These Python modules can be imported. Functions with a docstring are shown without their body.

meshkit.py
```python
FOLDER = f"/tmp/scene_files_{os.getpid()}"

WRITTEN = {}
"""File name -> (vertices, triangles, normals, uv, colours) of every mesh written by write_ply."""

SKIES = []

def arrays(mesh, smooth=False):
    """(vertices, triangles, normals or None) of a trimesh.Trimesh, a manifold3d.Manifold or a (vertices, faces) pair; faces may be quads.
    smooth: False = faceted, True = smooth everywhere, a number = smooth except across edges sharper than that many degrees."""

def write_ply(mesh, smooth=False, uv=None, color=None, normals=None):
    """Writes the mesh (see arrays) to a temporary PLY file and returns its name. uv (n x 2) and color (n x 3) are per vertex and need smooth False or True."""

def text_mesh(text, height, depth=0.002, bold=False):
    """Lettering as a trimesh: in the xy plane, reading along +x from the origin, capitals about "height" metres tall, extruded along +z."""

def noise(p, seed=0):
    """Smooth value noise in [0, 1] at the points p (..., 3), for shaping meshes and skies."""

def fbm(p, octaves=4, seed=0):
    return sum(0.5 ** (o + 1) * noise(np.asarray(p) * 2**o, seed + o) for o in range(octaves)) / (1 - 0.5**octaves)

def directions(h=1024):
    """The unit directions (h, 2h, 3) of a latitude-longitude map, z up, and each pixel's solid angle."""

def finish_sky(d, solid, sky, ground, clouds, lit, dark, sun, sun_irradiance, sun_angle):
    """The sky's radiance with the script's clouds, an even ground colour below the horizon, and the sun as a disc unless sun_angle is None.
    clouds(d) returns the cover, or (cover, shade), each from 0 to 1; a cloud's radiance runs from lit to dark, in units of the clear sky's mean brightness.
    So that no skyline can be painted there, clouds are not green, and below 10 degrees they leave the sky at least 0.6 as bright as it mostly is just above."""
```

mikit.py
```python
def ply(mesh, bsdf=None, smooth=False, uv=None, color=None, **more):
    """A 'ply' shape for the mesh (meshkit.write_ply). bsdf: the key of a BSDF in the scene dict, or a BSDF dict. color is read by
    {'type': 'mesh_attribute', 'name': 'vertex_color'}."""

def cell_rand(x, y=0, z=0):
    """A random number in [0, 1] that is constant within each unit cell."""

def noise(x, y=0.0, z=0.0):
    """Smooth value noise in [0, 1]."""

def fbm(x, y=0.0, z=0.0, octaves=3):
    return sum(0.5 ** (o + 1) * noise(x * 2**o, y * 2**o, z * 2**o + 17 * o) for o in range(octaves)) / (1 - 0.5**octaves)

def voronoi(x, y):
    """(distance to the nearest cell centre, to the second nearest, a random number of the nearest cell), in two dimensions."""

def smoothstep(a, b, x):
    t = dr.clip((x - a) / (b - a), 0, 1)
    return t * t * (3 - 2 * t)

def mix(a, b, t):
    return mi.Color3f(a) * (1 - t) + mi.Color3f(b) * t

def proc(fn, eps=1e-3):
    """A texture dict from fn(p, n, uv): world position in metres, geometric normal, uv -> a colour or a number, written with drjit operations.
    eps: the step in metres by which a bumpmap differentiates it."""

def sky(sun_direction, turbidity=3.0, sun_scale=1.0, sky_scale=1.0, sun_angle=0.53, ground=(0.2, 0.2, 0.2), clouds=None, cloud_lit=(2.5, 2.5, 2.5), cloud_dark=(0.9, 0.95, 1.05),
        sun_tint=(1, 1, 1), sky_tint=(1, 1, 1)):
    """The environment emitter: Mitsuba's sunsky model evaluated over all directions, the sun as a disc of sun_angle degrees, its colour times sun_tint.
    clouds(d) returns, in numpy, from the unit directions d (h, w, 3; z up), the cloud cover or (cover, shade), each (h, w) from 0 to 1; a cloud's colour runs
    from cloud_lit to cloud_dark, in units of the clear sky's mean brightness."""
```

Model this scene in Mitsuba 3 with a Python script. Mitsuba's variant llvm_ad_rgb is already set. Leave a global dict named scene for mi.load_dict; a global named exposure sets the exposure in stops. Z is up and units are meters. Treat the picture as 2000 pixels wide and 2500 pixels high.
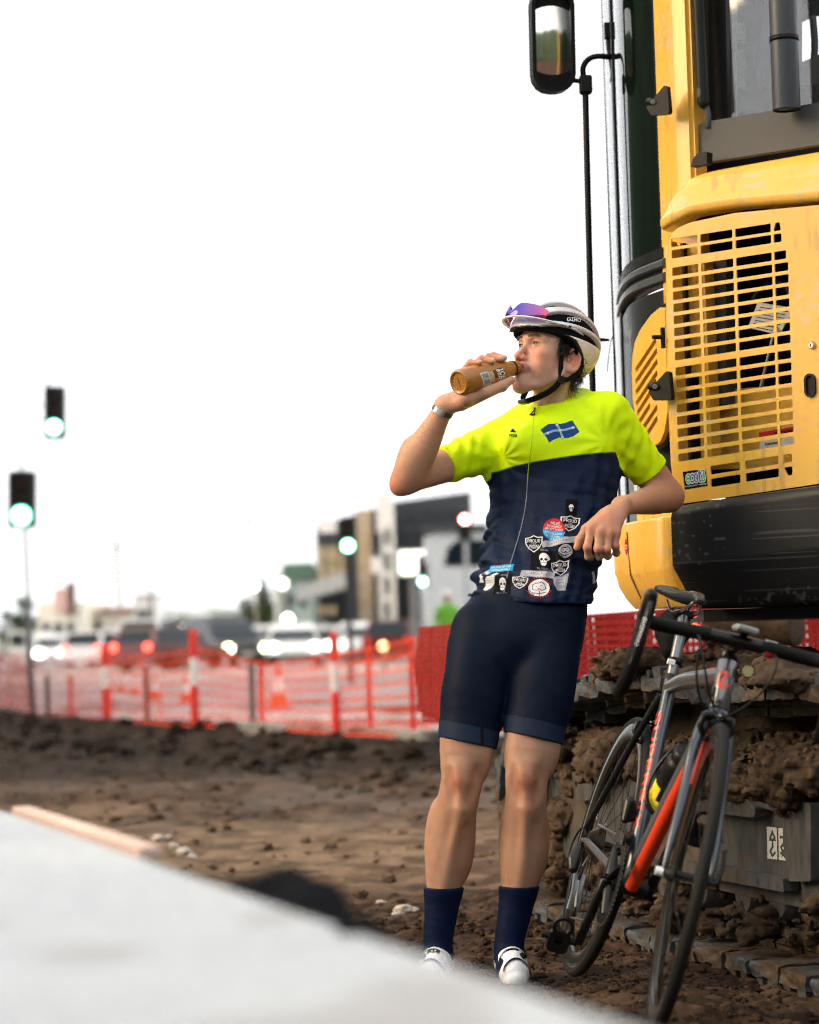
import math, numpy as np, trimesh, manifold3d, shapely, mitsuba as mi, drjit as dr
import shapely.geometry as sg, shapely.affinity as sa, shapely.ops as so
from scipy.interpolate import PchipInterpolator, CubicSpline
import mikit, meshkit
from mikit import ply, proc, noise, fbm, voronoi, cell_rand, smoothstep, mix
T = mi.ScalarTransform4f
scene, labels = {}, {}
rng = np.random.default_rng(7)

# ------------------------------------------------------------------ camera, sky, exposure
EYE = np.array([0.0, 0.0, 0.93])
PITCH, ROLL = math.atan(310 / 5900), math.radians(1.7)
FOC, W0, H0 = 5900.0, 2000, 2500
_f = np.array([0, math.cos(PITCH), math.sin(PITCH)])
_r0, _u0 = np.array([1.0, 0, 0]), np.array([0, -math.sin(PITCH), math.cos(PITCH)])
CR = _r0 * math.cos(ROLL) - _u0 * math.sin(ROLL)
CU = _u0 * math.cos(ROLL) + _r0 * math.sin(ROLL)
CF = _f
scene['camera'] = {'type': 'thinlens', 'fov': math.degrees(2 * math.atan(W0 / 2 / FOC)), 'fov_axis': 'x',
                   'aperture_radius': 0.0145, 'focus_distance': 6.52, 'near_clip': 0.05, 'far_clip': 3000.0,
                   'to_world': T().look_at(origin=EYE.tolist(), target=(EYE + CF).tolist(), up=CU.tolist())}
scene['sky_light'] = mikit.sky((-0.85, -0.12, 0.44), turbidity=4, sun_scale=0.38, sun_angle=32, clouds=lambda d: 1.0,
                               cloud_lit=(2.42, 2.46, 2.5), sun_tint=(1.0, 0.93, 0.82), ground=(0.12, 0.10, 0.085))
exposure = 2.85

def ray(x, y):
    d = CF + CR * ((x - W0 / 2) / FOC) - CU * ((y - H0 / 2) / FOC)
    return d
def at(x, y, Y):                     # a point of the place seen at photo pixel (x, y), Y metres ahead of the camera
    d = ray(x, y)
    return EYE + d * (Y / d[1])
def atz(x, y, z):                    # the same at a given height
    d = ray(x, y)
    return EYE + d * ((z - EYE[2]) / d[2])
def onp(x, y, o, n):                 # the same on a plane
    d = ray(x, y)
    return EYE + d * (np.dot(np.asarray(o) - EYE, n) / np.dot(d, n))
def pix(p):
    v = np.asarray(p, float) - EYE
    z = v @ CF
    return np.stack([W0 / 2 + FOC * (v @ CR) / z, H0 / 2 - FOC * (v @ CU) / z], -1)
def unit(v):
    v = np.asarray(v, float)
    return v / np.linalg.norm(v)
V = lambda *a: np.array(a, float)
# ------------------------------------------------------------------ scene bookkeeping
def key_for(name):
    if name not in scene and name not in labels and not any(k.startswith(name + '__') for k in scene):
        return name
    n = 1
    while True:
        k = f'{name}_{n:03d}'
        if k not in scene and k not in labels and k not in _res: return k
        n += 1
_res, _count = set(), {}
def new(name, label=None, cat=None, group=None, kind=None):
    """reserves the key of a thing or part"""
    if name not in _res and name not in scene: k = name
    else:
        n = _count.get(name, 0) + 1
        while f'{name}_{n:03d}' in _res or f'{name}_{n:03d}' in scene: n += 1
        _count[name] = n
        k = f'{name}_{n:03d}'
    _res.add(k)
    e = {a: b for a, b in (('label', label), ('category', cat), ('group', group), ('kind', kind)) if b}
    if e: labels[k] = e
    return k
def put(name, mesh, bsdf, smooth=False, parent=None, label=None, cat=None, group=None, kind=None, **kw):
    k = new((parent + '__' if parent else '') + name, label, cat, group, kind)
    scene[k] = mesh if isinstance(mesh, dict) else ply(mesh, bsdf, smooth, **kw)
    if isinstance(mesh, dict): scene[k] = dict(mesh, **({'bsdf': {'type': 'ref', 'id': bsdf}} if bsdf else {}))
    return k
def mat(name, **kw):
    scene[name] = {'type': 'twosided', 'b': kw['bsdf']} if 'bsdf' in kw else kw
    return name
def pbr(name, color, rough=0.5, metal=0.0, two=True, bump=None, bscale=0.002, **kw):
    col = color if isinstance(color, dict) else {'type': 'rgb', 'value': list(color)}
    rg = rough if isinstance(rough, dict) else float(rough)
    b = {'type': 'principled', 'base_color': col, 'roughness': rg, 'metallic': float(metal), **kw}
    if bump is not None:
        b = {'type': 'bumpmap', 'arbitrary': proc(bump, 0.0015), 'scale': float(bscale), 'bsdf': b}
    scene[name] = {'type': 'twosided', 'bsdf': b} if two else b
    return name
VC = {'type': 'mesh_attribute', 'name': 'vertex_color'}

# ------------------------------------------------------------------ mesh helpers
lerp = lambda a, b, t: a + (b - a) * t
def sstep(a, b, x):
    t = np.clip((x - a) / (b - a), 0, 1); return t * t * (3 - 2 * t)
cat_ = trimesh.util.concatenate
def TM(v, f): return trimesh.Trimesh(np.asarray(v, float), np.asarray(f, int), process=False)
def quads(v, q):
    q = np.asarray(q, int)
    return TM(v, np.vstack([q[:, [0, 1, 2]], q[:, [0, 2, 3]]]))
def frames(P, up=None):
    P = np.asarray(P, float)
    t = np.gradient(P, axis=0); t /= np.linalg.norm(t, axis=1, keepdims=True) + 1e-12
    u = V(0, 0, 1) if up is None else np.asarray(up, float)
    if abs(t[0] @ u) > 0.95: u = V(1, 0, 0) if abs(t[0] @ V(1, 0, 0)) < 0.9 else V(0, 1, 0)
    a = unit(np.cross(t[0], u)); A = [a]
    for i in range(1, len(P)):
        a = A[-1] - t[i] * (A[-1] @ t[i]); A.append(unit(a))
    A = np.array(A)
    return t, A, np.cross(t, A)
def tube(P, r, n=10, caps=True, flat=1.0, up=None, prof=None):
    """sweep of a circle (or of the 2-D profile prof) along P; flat scales the second axis"""
    P = np.asarray(P, float); m = len(P)
    r = np.broadcast_to(np.asarray(r, float), m)
    t, A, B = frames(P, up)
    if prof is None:
        a = np.arange(n) * 2 * np.pi / n
        prof = np.stack([np.cos(a), np.sin(a) * flat], 1)
    prof = np.asarray(prof, float); n = len(prof)
    v = (P[:, None] + r[:, None, None] * (A[:, None] * prof[None, :, :1] + B[:, None] * prof[None, :, 1:2])).reshape(-1, 3)
    i, j = np.meshgrid(np.arange(m - 1), np.arange(n), indexing='ij')
    q = np.stack([i * n + j, i * n + (j + 1) % n, (i + 1) * n + (j + 1) % n, (i + 1) * n + j], -1).reshape(-1, 4)
    f = [np.vstack([q[:, [0, 1, 2]], q[:, [0, 2, 3]]])]
    if caps:
        v = np.vstack([v, P[:1], P[-1:]]); k = np.arange(n)
        f += [np.stack([(k + 1) % n, k, k * 0 + m * n], 1), np.stack([(m - 1) * n + k, (m - 1) * n + (k + 1) % n, k * 0 + m * n + 1], 1)]
    return TM(v, np.vstack(f))
def curve(P, n=24):
    P = np.asarray(P, float)
    s = np.r_[0, np.cumsum(np.linalg.norm(np.diff(P, axis=0), axis=1))]
    return CubicSpline(s, P)(np.linspace(0, s[-1], n))
def rod(a, b, r, r2=None, n=12): return tube([a, (np.asarray(a, float) + b) / 2, b], [r, (r + (r if r2 is None else r2)) / 2, r if r2 is None else r2], n)
def basis(z, x=None):
    z = unit(z)
    x = V(1, 0, 0) if x is None else np.asarray(x, float)
    if abs(unit(x) @ z) > 0.95: x = V(0, 1, 0)
    x = unit(x - z * (x @ z))
    return np.stack([x, np.cross(z, x), z], 1)
def place(mesh, R=None, o=(0, 0, 0)):
    m = mesh.copy(); v = m.vertices
    if R is not None: v = v @ np.asarray(R).T
    m.vertices = v + np.asarray(o, float)
    return m
def lathe(profile, a, axis, n=24, x=None, part=1.0):
    """profile rows (r, h) turned round the axis through a"""
    pr = np.asarray(profile, float); R = basis(axis, x)
    th = np.linspace(0, 2 * np.pi * part, n + 1)[:n + (part < 1)]
    v = np.stack([pr[:, None, 0] * np.cos(th), pr[:, None, 0] * np.sin(th), np.repeat(pr[:, 1:2], len(th), 1)], -1)
    m, k = v.shape[:2]
    i, j = np.meshgrid(np.arange(m - 1), np.arange(k if part >= 1 else k - 1), indexing='ij')
    q = np.stack([i * k + j, i * k + (j + 1) % k, (i + 1) * k + (j + 1) % k, (i + 1) * k + j], -1).reshape(-1, 4)
    return place(quads(v.reshape(-1, 3), q), R, a)
def box(c, s, R=None, bev=0.0):
    c, s = np.asarray(c, float), np.asarray(s, float) / 2
    if bev <= 0:
        m = trimesh.creation.box(extents=2 * s)
    else:
        bev = min(bev, 0.45 * 2 * s.min())
        pts = []
        for g in np.array(np.meshgrid([-1, 1], [-1, 1], [-1, 1])).T.reshape(-1, 3):
            for k in range(3):
                d = np.full(3, bev); d[k] = 0
                pts.append(g * (s - d))
        m = trimesh.convex.convex_hull(np.array(pts))
    return place(m, R, c)
def bar(a, b, w, h, up=(0, 0, 1), bev=0.0):
    a, b = np.asarray(a, float), np.asarray(b, float)
    z = unit(b - a); x = unit(np.cross(up, z)) if np.linalg.norm(np.cross(up, z)) > 1e-6 else V(1, 0, 0)
    R = np.stack([x, np.cross(z, x), z], 1)
    return box((a + b) / 2, (w, h, np.linalg.norm(b - a)), R, bev)
def prism(poly, o, ex, ey, d, bev=0.0):
    """2-D shapely polygon in the plane o + x ex + y ey, thickened by d along ex x ey"""
    polys = poly if isinstance(poly, (list, tuple)) else getattr(poly, 'geoms', [poly])
    out = []
    for p in polys:
        if p.is_empty or p.area < 1e-9: continue
        m = trimesh.creation.extrude_polygon(p, abs(d), engine='earcut')
        if d < 0: m.vertices[:, 2] -= abs(d)
        out.append(m)
    m = cat_(out)
    R = np.stack([ex, ey, np.cross(ex, ey)], 1)
    if np.linalg.det(R) < 0: m.invert()
    return place(m, R, o)
def rpoly(w, h, r=0.0, c=(0, 0)):
    b = sg.box(c[0] - w / 2, c[1] - h / 2, c[0] + w / 2, c[1] + h / 2)
    return b.buffer(-r).buffer(r, quad_segs=4) if r > 0 else b
def grid_sheet(X, Y, Z):
    n, m = X.shape
    v = np.stack([X, Y, Z], -1).reshape(-1, 3)
    i, j = np.meshgrid(np.arange(n - 1), np.arange(m - 1), indexing='ij')
    q = np.stack([i * m + j, (i + 1) * m + j, (i + 1) * m + j + 1, i * m + j + 1], -1).reshape(-1, 4)
    return quads(v, q)
def hull(*pts): return trimesh.convex.convex_hull(np.vstack([np.asarray(p, float).reshape(-1, 3) for p in pts]))
def ball(c, r, sub=2):
    m = trimesh.creation.icosphere(subdivisions=sub)
    return place(TM(m.vertices * np.broadcast_to(r, 3), m.faces), None, c)
def loft(rings, closed=True, caps=True):
    """rings: (m, n, 3) of points"""
    r = np.asarray(rings, float); m, n = r.shape[:2]
    i, j = np.meshgrid(np.arange(m - 1), np.arange(n if closed else n - 1), indexing='ij')
    q = np.stack([i * n + j, i * n + (j + 1) % n, (i + 1) * n + (j + 1) % n, (i + 1) * n + j], -1).reshape(-1, 4)
    v = r.reshape(-1, 3); f = np.vstack([q[:, [0, 1, 2]], q[:, [0, 2, 3]]])
    if caps and closed:
        v = np.vstack([v, r[0].mean(0), r[-1].mean(0)]); k = np.arange(n)
        f = np.vstack([f, np.stack([(k + 1) % n, k, k * 0 + m * n], 1), np.stack([(m - 1) * n + k, (m - 1) * n + (k + 1) % n, k * 0 + m * n + 1], 1)])
    return TM(v, f)
_glyph = {}
def text2d(s, height, bold=False):
    """lettering as a 2-D shapely shape centred on the origin"""
    k = (s, bold)
    if k not in _glyph:
        m = meshkit.text_mesh(s, 1.0, 0.01, bold)
        f = m.faces[(m.face_normals[:, 2] < -0.9)]
        tris = [sg.Polygon(m.vertices[t][:, :2]) for t in f]
        g = so.unary_union([t.buffer(1e-4) for t in tris if t.area > 1e-9])
        b = g.bounds
        _glyph[k] = sa.translate(g, -(b[0] + b[2]) / 2, -(b[1] + b[3]) / 2)
    return sa.scale(_glyph[k], height, height, origin=(0, 0))

# ------------------------------------------------------------------ sculpting: smooth unions of round shapes, meshed on a sparse grid
class Sculpt:
    def __init__(s): s.ops, s.disp, s.cuts = [], None, []
    def _add(s, fn, c, R, k, op):
        s.ops.append((fn, np.asarray(c, float), float(R), float(k), op)); return s
    def chain(s, P, r, k=0.01, op='+', flat=None, fs=1.0, n=None):
        """tapered round limb through the points P with radii r; flat: axis across which it is fs times as thick"""
        P, r = np.asarray(P, float), np.asarray(r, float)
        if n and len(P) > 2:
            q = np.r_[0, np.cumsum(np.linalg.norm(np.diff(P, axis=0), axis=1))]
            t = np.linspace(0, q[-1], n)
            P, r = PchipInterpolator(q, P)(t), PchipInterpolator(q, r)(t)
        ax = None if flat is None else unit(flat)
        def fn(X):
            best = None
            for i in range(len(P) - 1):
                ba = P[i + 1] - P[i]; pa = X - P[i]
                t = np.clip(pa @ ba / (ba @ ba), 0, 1)
                q = pa - t[..., None] * ba
                rr = r[i] + (r[i + 1] - r[i]) * t
                if ax is not None: q = q + (q @ ax)[..., None] * ax * (1 / fs - 1)
                d = np.sqrt((q * q).sum(-1)) - rr
                best = d if best is None else np.minimum(best, d)
            return best * (min(1, fs) if ax is not None else 1)
        c = (P.min(0) + P.max(0)) / 2
        return s._add(fn, c, np.linalg.norm(P - c, axis=1).max() + r.max() * max(1, fs), k, op)
    def cap(s, a, b, ra, rb=None, **kw): return s.chain([a, b], [ra, ra if rb is None else rb], **kw)
    def ell(s, c, r, R=None, k=0.01, op='+'):
        c, r = np.asarray(c, float), np.broadcast_to(np.asarray(r, float), 3)
        def fn(X):
            q = X - c
            if R is not None: q = q @ R
            a = np.sqrt(((q / r) ** 2).sum(-1)); b = np.sqrt(((q / r**2) ** 2).sum(-1)) + 1e-9
            return a * (a - 1) / b
        return s._add(fn, c, r.max(), k, op)
    def stack(s, C, a, b, side, k=0.01, op='+', p=2.3, n=14):
        """a trunk: elliptical sections with centres C, half widths a along the side axes and half depths b"""
        C = np.asarray(C, float); q = np.r_[0, np.cumsum(np.linalg.norm(np.diff(C, axis=0), axis=1))]
        t = np.linspace(0, q[-1], n)
        side = np.broadcast_to(np.asarray(side, float), C.shape)
        Pc, a_, b_, sd = PchipInterpolator(q, C)(t), PchipInterpolator(q, a)(t), PchipInterpolator(q, b)(t), PchipInterpolator(q, side)(t)
        def fn(X):
            best = None
            for i in range(n - 1):
                ba = Pc[i + 1] - Pc[i]; pa = X - Pc[i]; L = ba @ ba
                u = pa @ ba / L; tt = np.clip(u, 0, 1)
                e3 = ba / math.sqrt(L); e1 = unit(sd[i] - e3 * (sd[i] @ e3)); e2 = np.cross(e3, e1)
                A = a_[i] + (a_[i + 1] - a_[i]) * tt; B = b_[i] + (b_[i + 1] - b_[i]) * tt
                v = pa - tt[..., None] * ba
                m = np.minimum(A, B)
                g = (np.abs(v @ e1 / A) ** p + np.abs(v @ e2 / B) ** p + np.abs(v @ e3 / m) ** p) ** (1 / p)
                d = (g - 1) * m
                best = d if best is None else np.minimum(best, d)
            return best
        c = (C.min(0) + C.max(0)) / 2
        return s._add(fn, c, np.linalg.norm(C - c, axis=1).max() + max(np.max(a), np.max(b)), k, op)
    def fn(s, f, c, R, k=0.01, op='+'): return s._add(f, c, R, k, op)
    def blocks(s, X, margin=0.05):
        """X: (B, n, 3)"""
        X = np.asarray(X, float)
        c = (X.min(1) + X.max(1)) / 2; rad = np.linalg.norm(X[:, 0] - X[:, -1], axis=1) / 2
        d = np.full(X.shape[:2], 1.0)
        for fn, o, R, k, op in s.ops:
            m = np.linalg.norm(c - o, axis=1) < R + k + margin + rad
            if not m.any(): continue
            x = X[m]; e = fn(x.reshape(-1, 3)).reshape(x.shape[:2]); g = d[m]
            if op == '+':
                if k > 1e-6:
                    h = np.clip(0.5 + 0.5 * (g - e) / k, 0, 1); g = g * (1 - h) + e * h - k * h * (1 - h)
                else: g = np.minimum(g, e)
            elif op == '-':
                if k > 1e-6:
                    h = np.clip(0.5 - 0.5 * (g + e) / k, 0, 1); g = g * (1 - h) - e * h + k * h * (1 - h)
                else: g = np.maximum(g, -e)
            else: g = np.maximum(g, e)
            d[m] = g
        if s.disp is not None:
            near = np.abs(d) < 0.03
            if near.any(): d[near] += s.disp(X[near])
        for cut in s.cuts: d = np.maximum(d, cut(X))
        return d
    def __call__(s, P):
        P = np.asarray(P, float)
        out = np.empty(len(P)); o = np.argsort(P[:, 2])
        for i in range(0, len(P), 512):
            k = o[i:i + 512]; out[k] = s.blocks(P[k][None], 0.1)[0]
        return out
    def bounds(s):
        lo = np.min([o - R for f, o, R, k, op in s.ops if op == '+'], 0); hi = np.max([o + R for f, o, R, k, op in s.ops if op == '+'], 0)
        return lo - 0.02, hi + 0.02
    def mesh(s, h, lo=None, hi=None):
        b0, b1 = s.bounds()
        lo = b0 if lo is None else np.maximum(b0, lo); hi = b1 if hi is None else np.minimum(b1, hi)
        S = 8; H = S * h
        N = np.maximum(1, np.ceil((hi - lo) / H).astype(int))
        I = np.stack(np.meshgrid(*[np.arange(k) for k in N], indexing='ij'), -1).reshape(-1, 3)
        cc = lo + (I + 0.5) * H
        dd = np.concatenate([s.blocks(cc[i:i + 4096][:, None], H * 1.8)[:, 0] for i in range(0, len(cc), 4096)])
        I = I[np.abs(dd) < H * 1.45 + 0.012]
        loc = np.stack(np.meshgrid(*[np.arange(S + 1)] * 3, indexing='ij'), -1).reshape(-1, 3)
        G = (N * S + 2).astype(np.int64); gid = lambda q: (q[..., 0] * G[1] + q[..., 1]) * G[2] + q[..., 2]
        cids, cpos, edges = [], [], []
        for i in range(0, len(I), 1500):
            J = I[i:i + 1500]
            D = s.blocks(lo + (J[:, None] * S + loc[None]) * h, 0.03).reshape(-1, S + 1, S + 1, S + 1)
            sg_ = D < 0
            cs = [D[:, a:S + a, b:S + b, c:S + c] for a in (0, 1) for b in (0, 1) for c in (0, 1)]
            neg = sum((c < 0).astype(np.int8) for c in cs)
            act = np.argwhere((neg > 0) & (neg < 8))
            if not len(act): continue
            vals = np.stack([c[tuple(act.T)] for c in cs], 1)
            off = np.array([(a, b, c) for a in (0, 1) for b in (0, 1) for c in (0, 1)], float)
            acc, cnt = np.zeros((len(act), 3)), np.zeros(len(act))
            for p in range(8):
                for q in range(p + 1, 8):
                    if np.abs(off[p] - off[q]).sum() != 1: continue
                    x = (vals[:, p] < 0) != (vals[:, q] < 0)
                    t = vals[:, p] / np.where(x, vals[:, p] - vals[:, q], 1)
                    acc += np.where(x[:, None], off[p] + t[:, None] * (off[q] - off[p]), 0); cnt += x
            ci = J[act[:, 0]] * S + act[:, 1:]
            cids.append(gid(ci)); cpos.append(lo + (ci + acc / cnt[:, None]) * h)
            for ax in range(3):
                sl0 = [slice(None)] + [slice(0, S)] * 3; sl1 = list(sl0); sl1[ax + 1] = slice(1, S + 1)
                e = np.argwhere(sg_[tuple(sl0)] != sg_[tuple(sl1)])
                if len(e):
                    edges.append((ax, J[e[:, 0]] * S + e[:, 1:], sg_[tuple(sl0)][tuple(e.T)]))
        ids = np.concatenate(cids); pos = np.concatenate(cpos)
        ids, first = np.unique(ids, return_index=True); pos = pos[first]
        faces = []
        for ax, g, inside in edges:
            b, c = (ax + 1) % 3, (ax + 2) % 3
            q = []
            for (ob, oc) in ((-1, -1), (0, -1), (0, 0), (-1, 0)):
                h_ = g.copy(); h_[:, b] += ob; h_[:, c] += oc
                k = gid(h_); w = np.clip(np.searchsorted(ids, k), 0, len(ids) - 1)
                q.append(np.where((ids[w] == k) & (h_.min(1) >= 0), w, -1))
            q = np.stack(q, 1); q[~inside] = q[~inside][:, ::-1]
            faces.append(q[(q >= 0).all(1)])
        q = np.concatenate(faces)
        m = TM(pos, np.vstack([q[:, [0, 1, 2]], q[:, [0, 2, 3]]]))
        m.remove_unreferenced_vertices()
        return m
    def hit(s, x, y, Y0, Y1):
        """where the ray of photo pixel (x, y) meets the surface, and its normal there"""
        d = ray(x, y); Ys = np.linspace(Y0, Y1, 160); P = EYE + d * (Ys / d[1])[:, None]
        v = s(P); i = np.argmax(v < 0)
        if v[i] >= 0: i = np.argmin(v); return P[i], s.normal(P[i:i + 1])[0]
        a, b = P[max(i - 1, 0)], P[i]
        for _ in range(12):
            c = (a + b) / 2
            if s(c[None])[0] < 0: b = c
            else: a = c
        return b, s.normal(b[None])[0]
    def normal(s, P, e=0.002):
        g = np.stack([s(P + e * np.eye(3)[k]) - s(P - e * np.eye(3)[k]) for k in range(3)], 1)
        return g / (np.linalg.norm(g, axis=1, keepdims=True) + 1e-12)
    def drop(s, P, n, reach=0.05, off=0.001):
        """moves the points P along -n (or +n) to the surface"""
        n = np.broadcast_to(np.asarray(n, float), np.shape(P)); P = np.asarray(P, float) + reach * n
        t = np.zeros(len(P))
        for _ in range(40):
            v = s(P - t[:, None] * n)
            t += np.clip(v * 0.8, -0.01, 0.01)
        return P - (np.clip(t, 0, 2 * reach) - off)[:, None] * n
def fine(poly, edge):
    """triangles of a 2-D shape with edges no longer than edge"""
    out = []
    for p in getattr(poly, 'geoms', [poly]):
        if p.is_empty or p.area < 1e-10: continue
        v, f = trimesh.creation.triangulate_polygon(p, engine='earcut')
        if len(f): out.append(trimesh.Trimesh(np.c_[v, np.zeros(len(v))], f, process=False))
    m = cat_(out); v, f = trimesh.remesh.subdivide_to_size(m.vertices, m.faces, edge, max_iter=12)
    return v[:, :2], f
def decal(s, poly, o, n, ex, off=0.0012, edge=0.006, reach=0.05):
    """a flat print laid on the sculpted surface round o"""
    n = unit(n); ex = unit(np.asarray(ex) - n * (np.asarray(ex) @ n)); ey = np.cross(n, ex)
    v, f = fine(poly, edge)
    P = o + v[:, :1] * ex + v[:, 1:] * ey
    return TM(s.drop(P, n, reach, off), f)
def knit(base, amp=1.0): return base
from scipy.spatial import cKDTree
from scipy.interpolate import LinearNDInterpolator, NearestNDInterpolator
class Surf:
    """a meshed surface on which prints are laid"""
    def __init__(s, m):
        s.v = np.asarray(m.vertices); f = np.asarray(m.faces); s.n = np.zeros_like(s.v)
        fn = np.cross(s.v[f[:, 1]] - s.v[f[:, 0]], s.v[f[:, 2]] - s.v[f[:, 0]])
        for k in range(3): np.add.at(s.n, f[:, k], fn)
        s.n /= np.linalg.norm(s.n, axis=1, keepdims=True) + 1e-20
        s.front = np.where((s.n * (EYE - s.v)).sum(1) > 0)[0]
        s.px = cKDTree(pix(s.v[s.front])); s.t3 = cKDTree(s.v)
    def hit(s, x, y, *_):
        i = s.front[s.px.query([x, y], 24)[1]]; d = s.v[i] @ CF; i = i[d < d.min() + .02]
        n = unit(s.n[i].mean(0)); c = s.v[i].mean(0)
        return onp(x, y, c, n), n
    def drop(s, P, n, reach=.05, off=.001):
        P = np.asarray(P, float); R = basis(n); c = P.mean(0)
        k = np.array(s.t3.query_ball_point(c, np.linalg.norm(P - c, axis=1).max() + .03)); k = k[s.n[k] @ n > .15]
        q = (s.v[k] - c) @ R; p = (P - c) @ R
        k2 = np.abs(q[:, 2]) < .06; q = q[k2]
        h = LinearNDInterpolator(q[:, :2], q[:, 2])(p[:, :2]); bad = np.isnan(h)
        if bad.any(): h[bad] = NearestNDInterpolator(q[:, :2], q[:, 2])(p[bad, :2])
        return c + np.c_[p[:, :2], h + off] @ R.T
# ------------------------------------------------------------------ shared materials
pbr('skin_mat', VC, 0.52, specular=0.3)
pbr('jersey_mat', VC, 0.6, specular=0.15)
pbr('lycra_mat', VC, 0.62, specular=0.10)
pbr('black_plastic', (0.008, 0.008, 0.009), 0.38, specular=0.25)
pbr('black_strap', (0.007, 0.007, 0.007), 0.8, specular=0.12)
pbr('white_gloss', (0.78, 0.79, 0.8), 0.3)
pbr('hair_mat', (0.022, 0.012, 0.007), 0.45)
pbr('print_white', (0.62, 0.63, 0.66), 0.6, specular=0.12)
pbr('print_grey', (0.30, 0.31, 0.35), 0.6, specular=0.12)
pbr('print_black', (0.004, 0.004, 0.006), 0.8, specular=0.1)
pbr('print_red', (0.5, 0.02, 0.03), 0.6, specular=0.12)
pbr('print_blue', (0.02, 0.33, 0.68), 0.6, specular=0.12)
pbr('print_royal', (0.01, 0.06, 0.22), 0.55, specular=0.12)
pbr('print_navy', (0.01, 0.03, 0.1), 0.6, specular=0.12)


pbr('label_white', (.55, .55, .53), 0.6)
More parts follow.
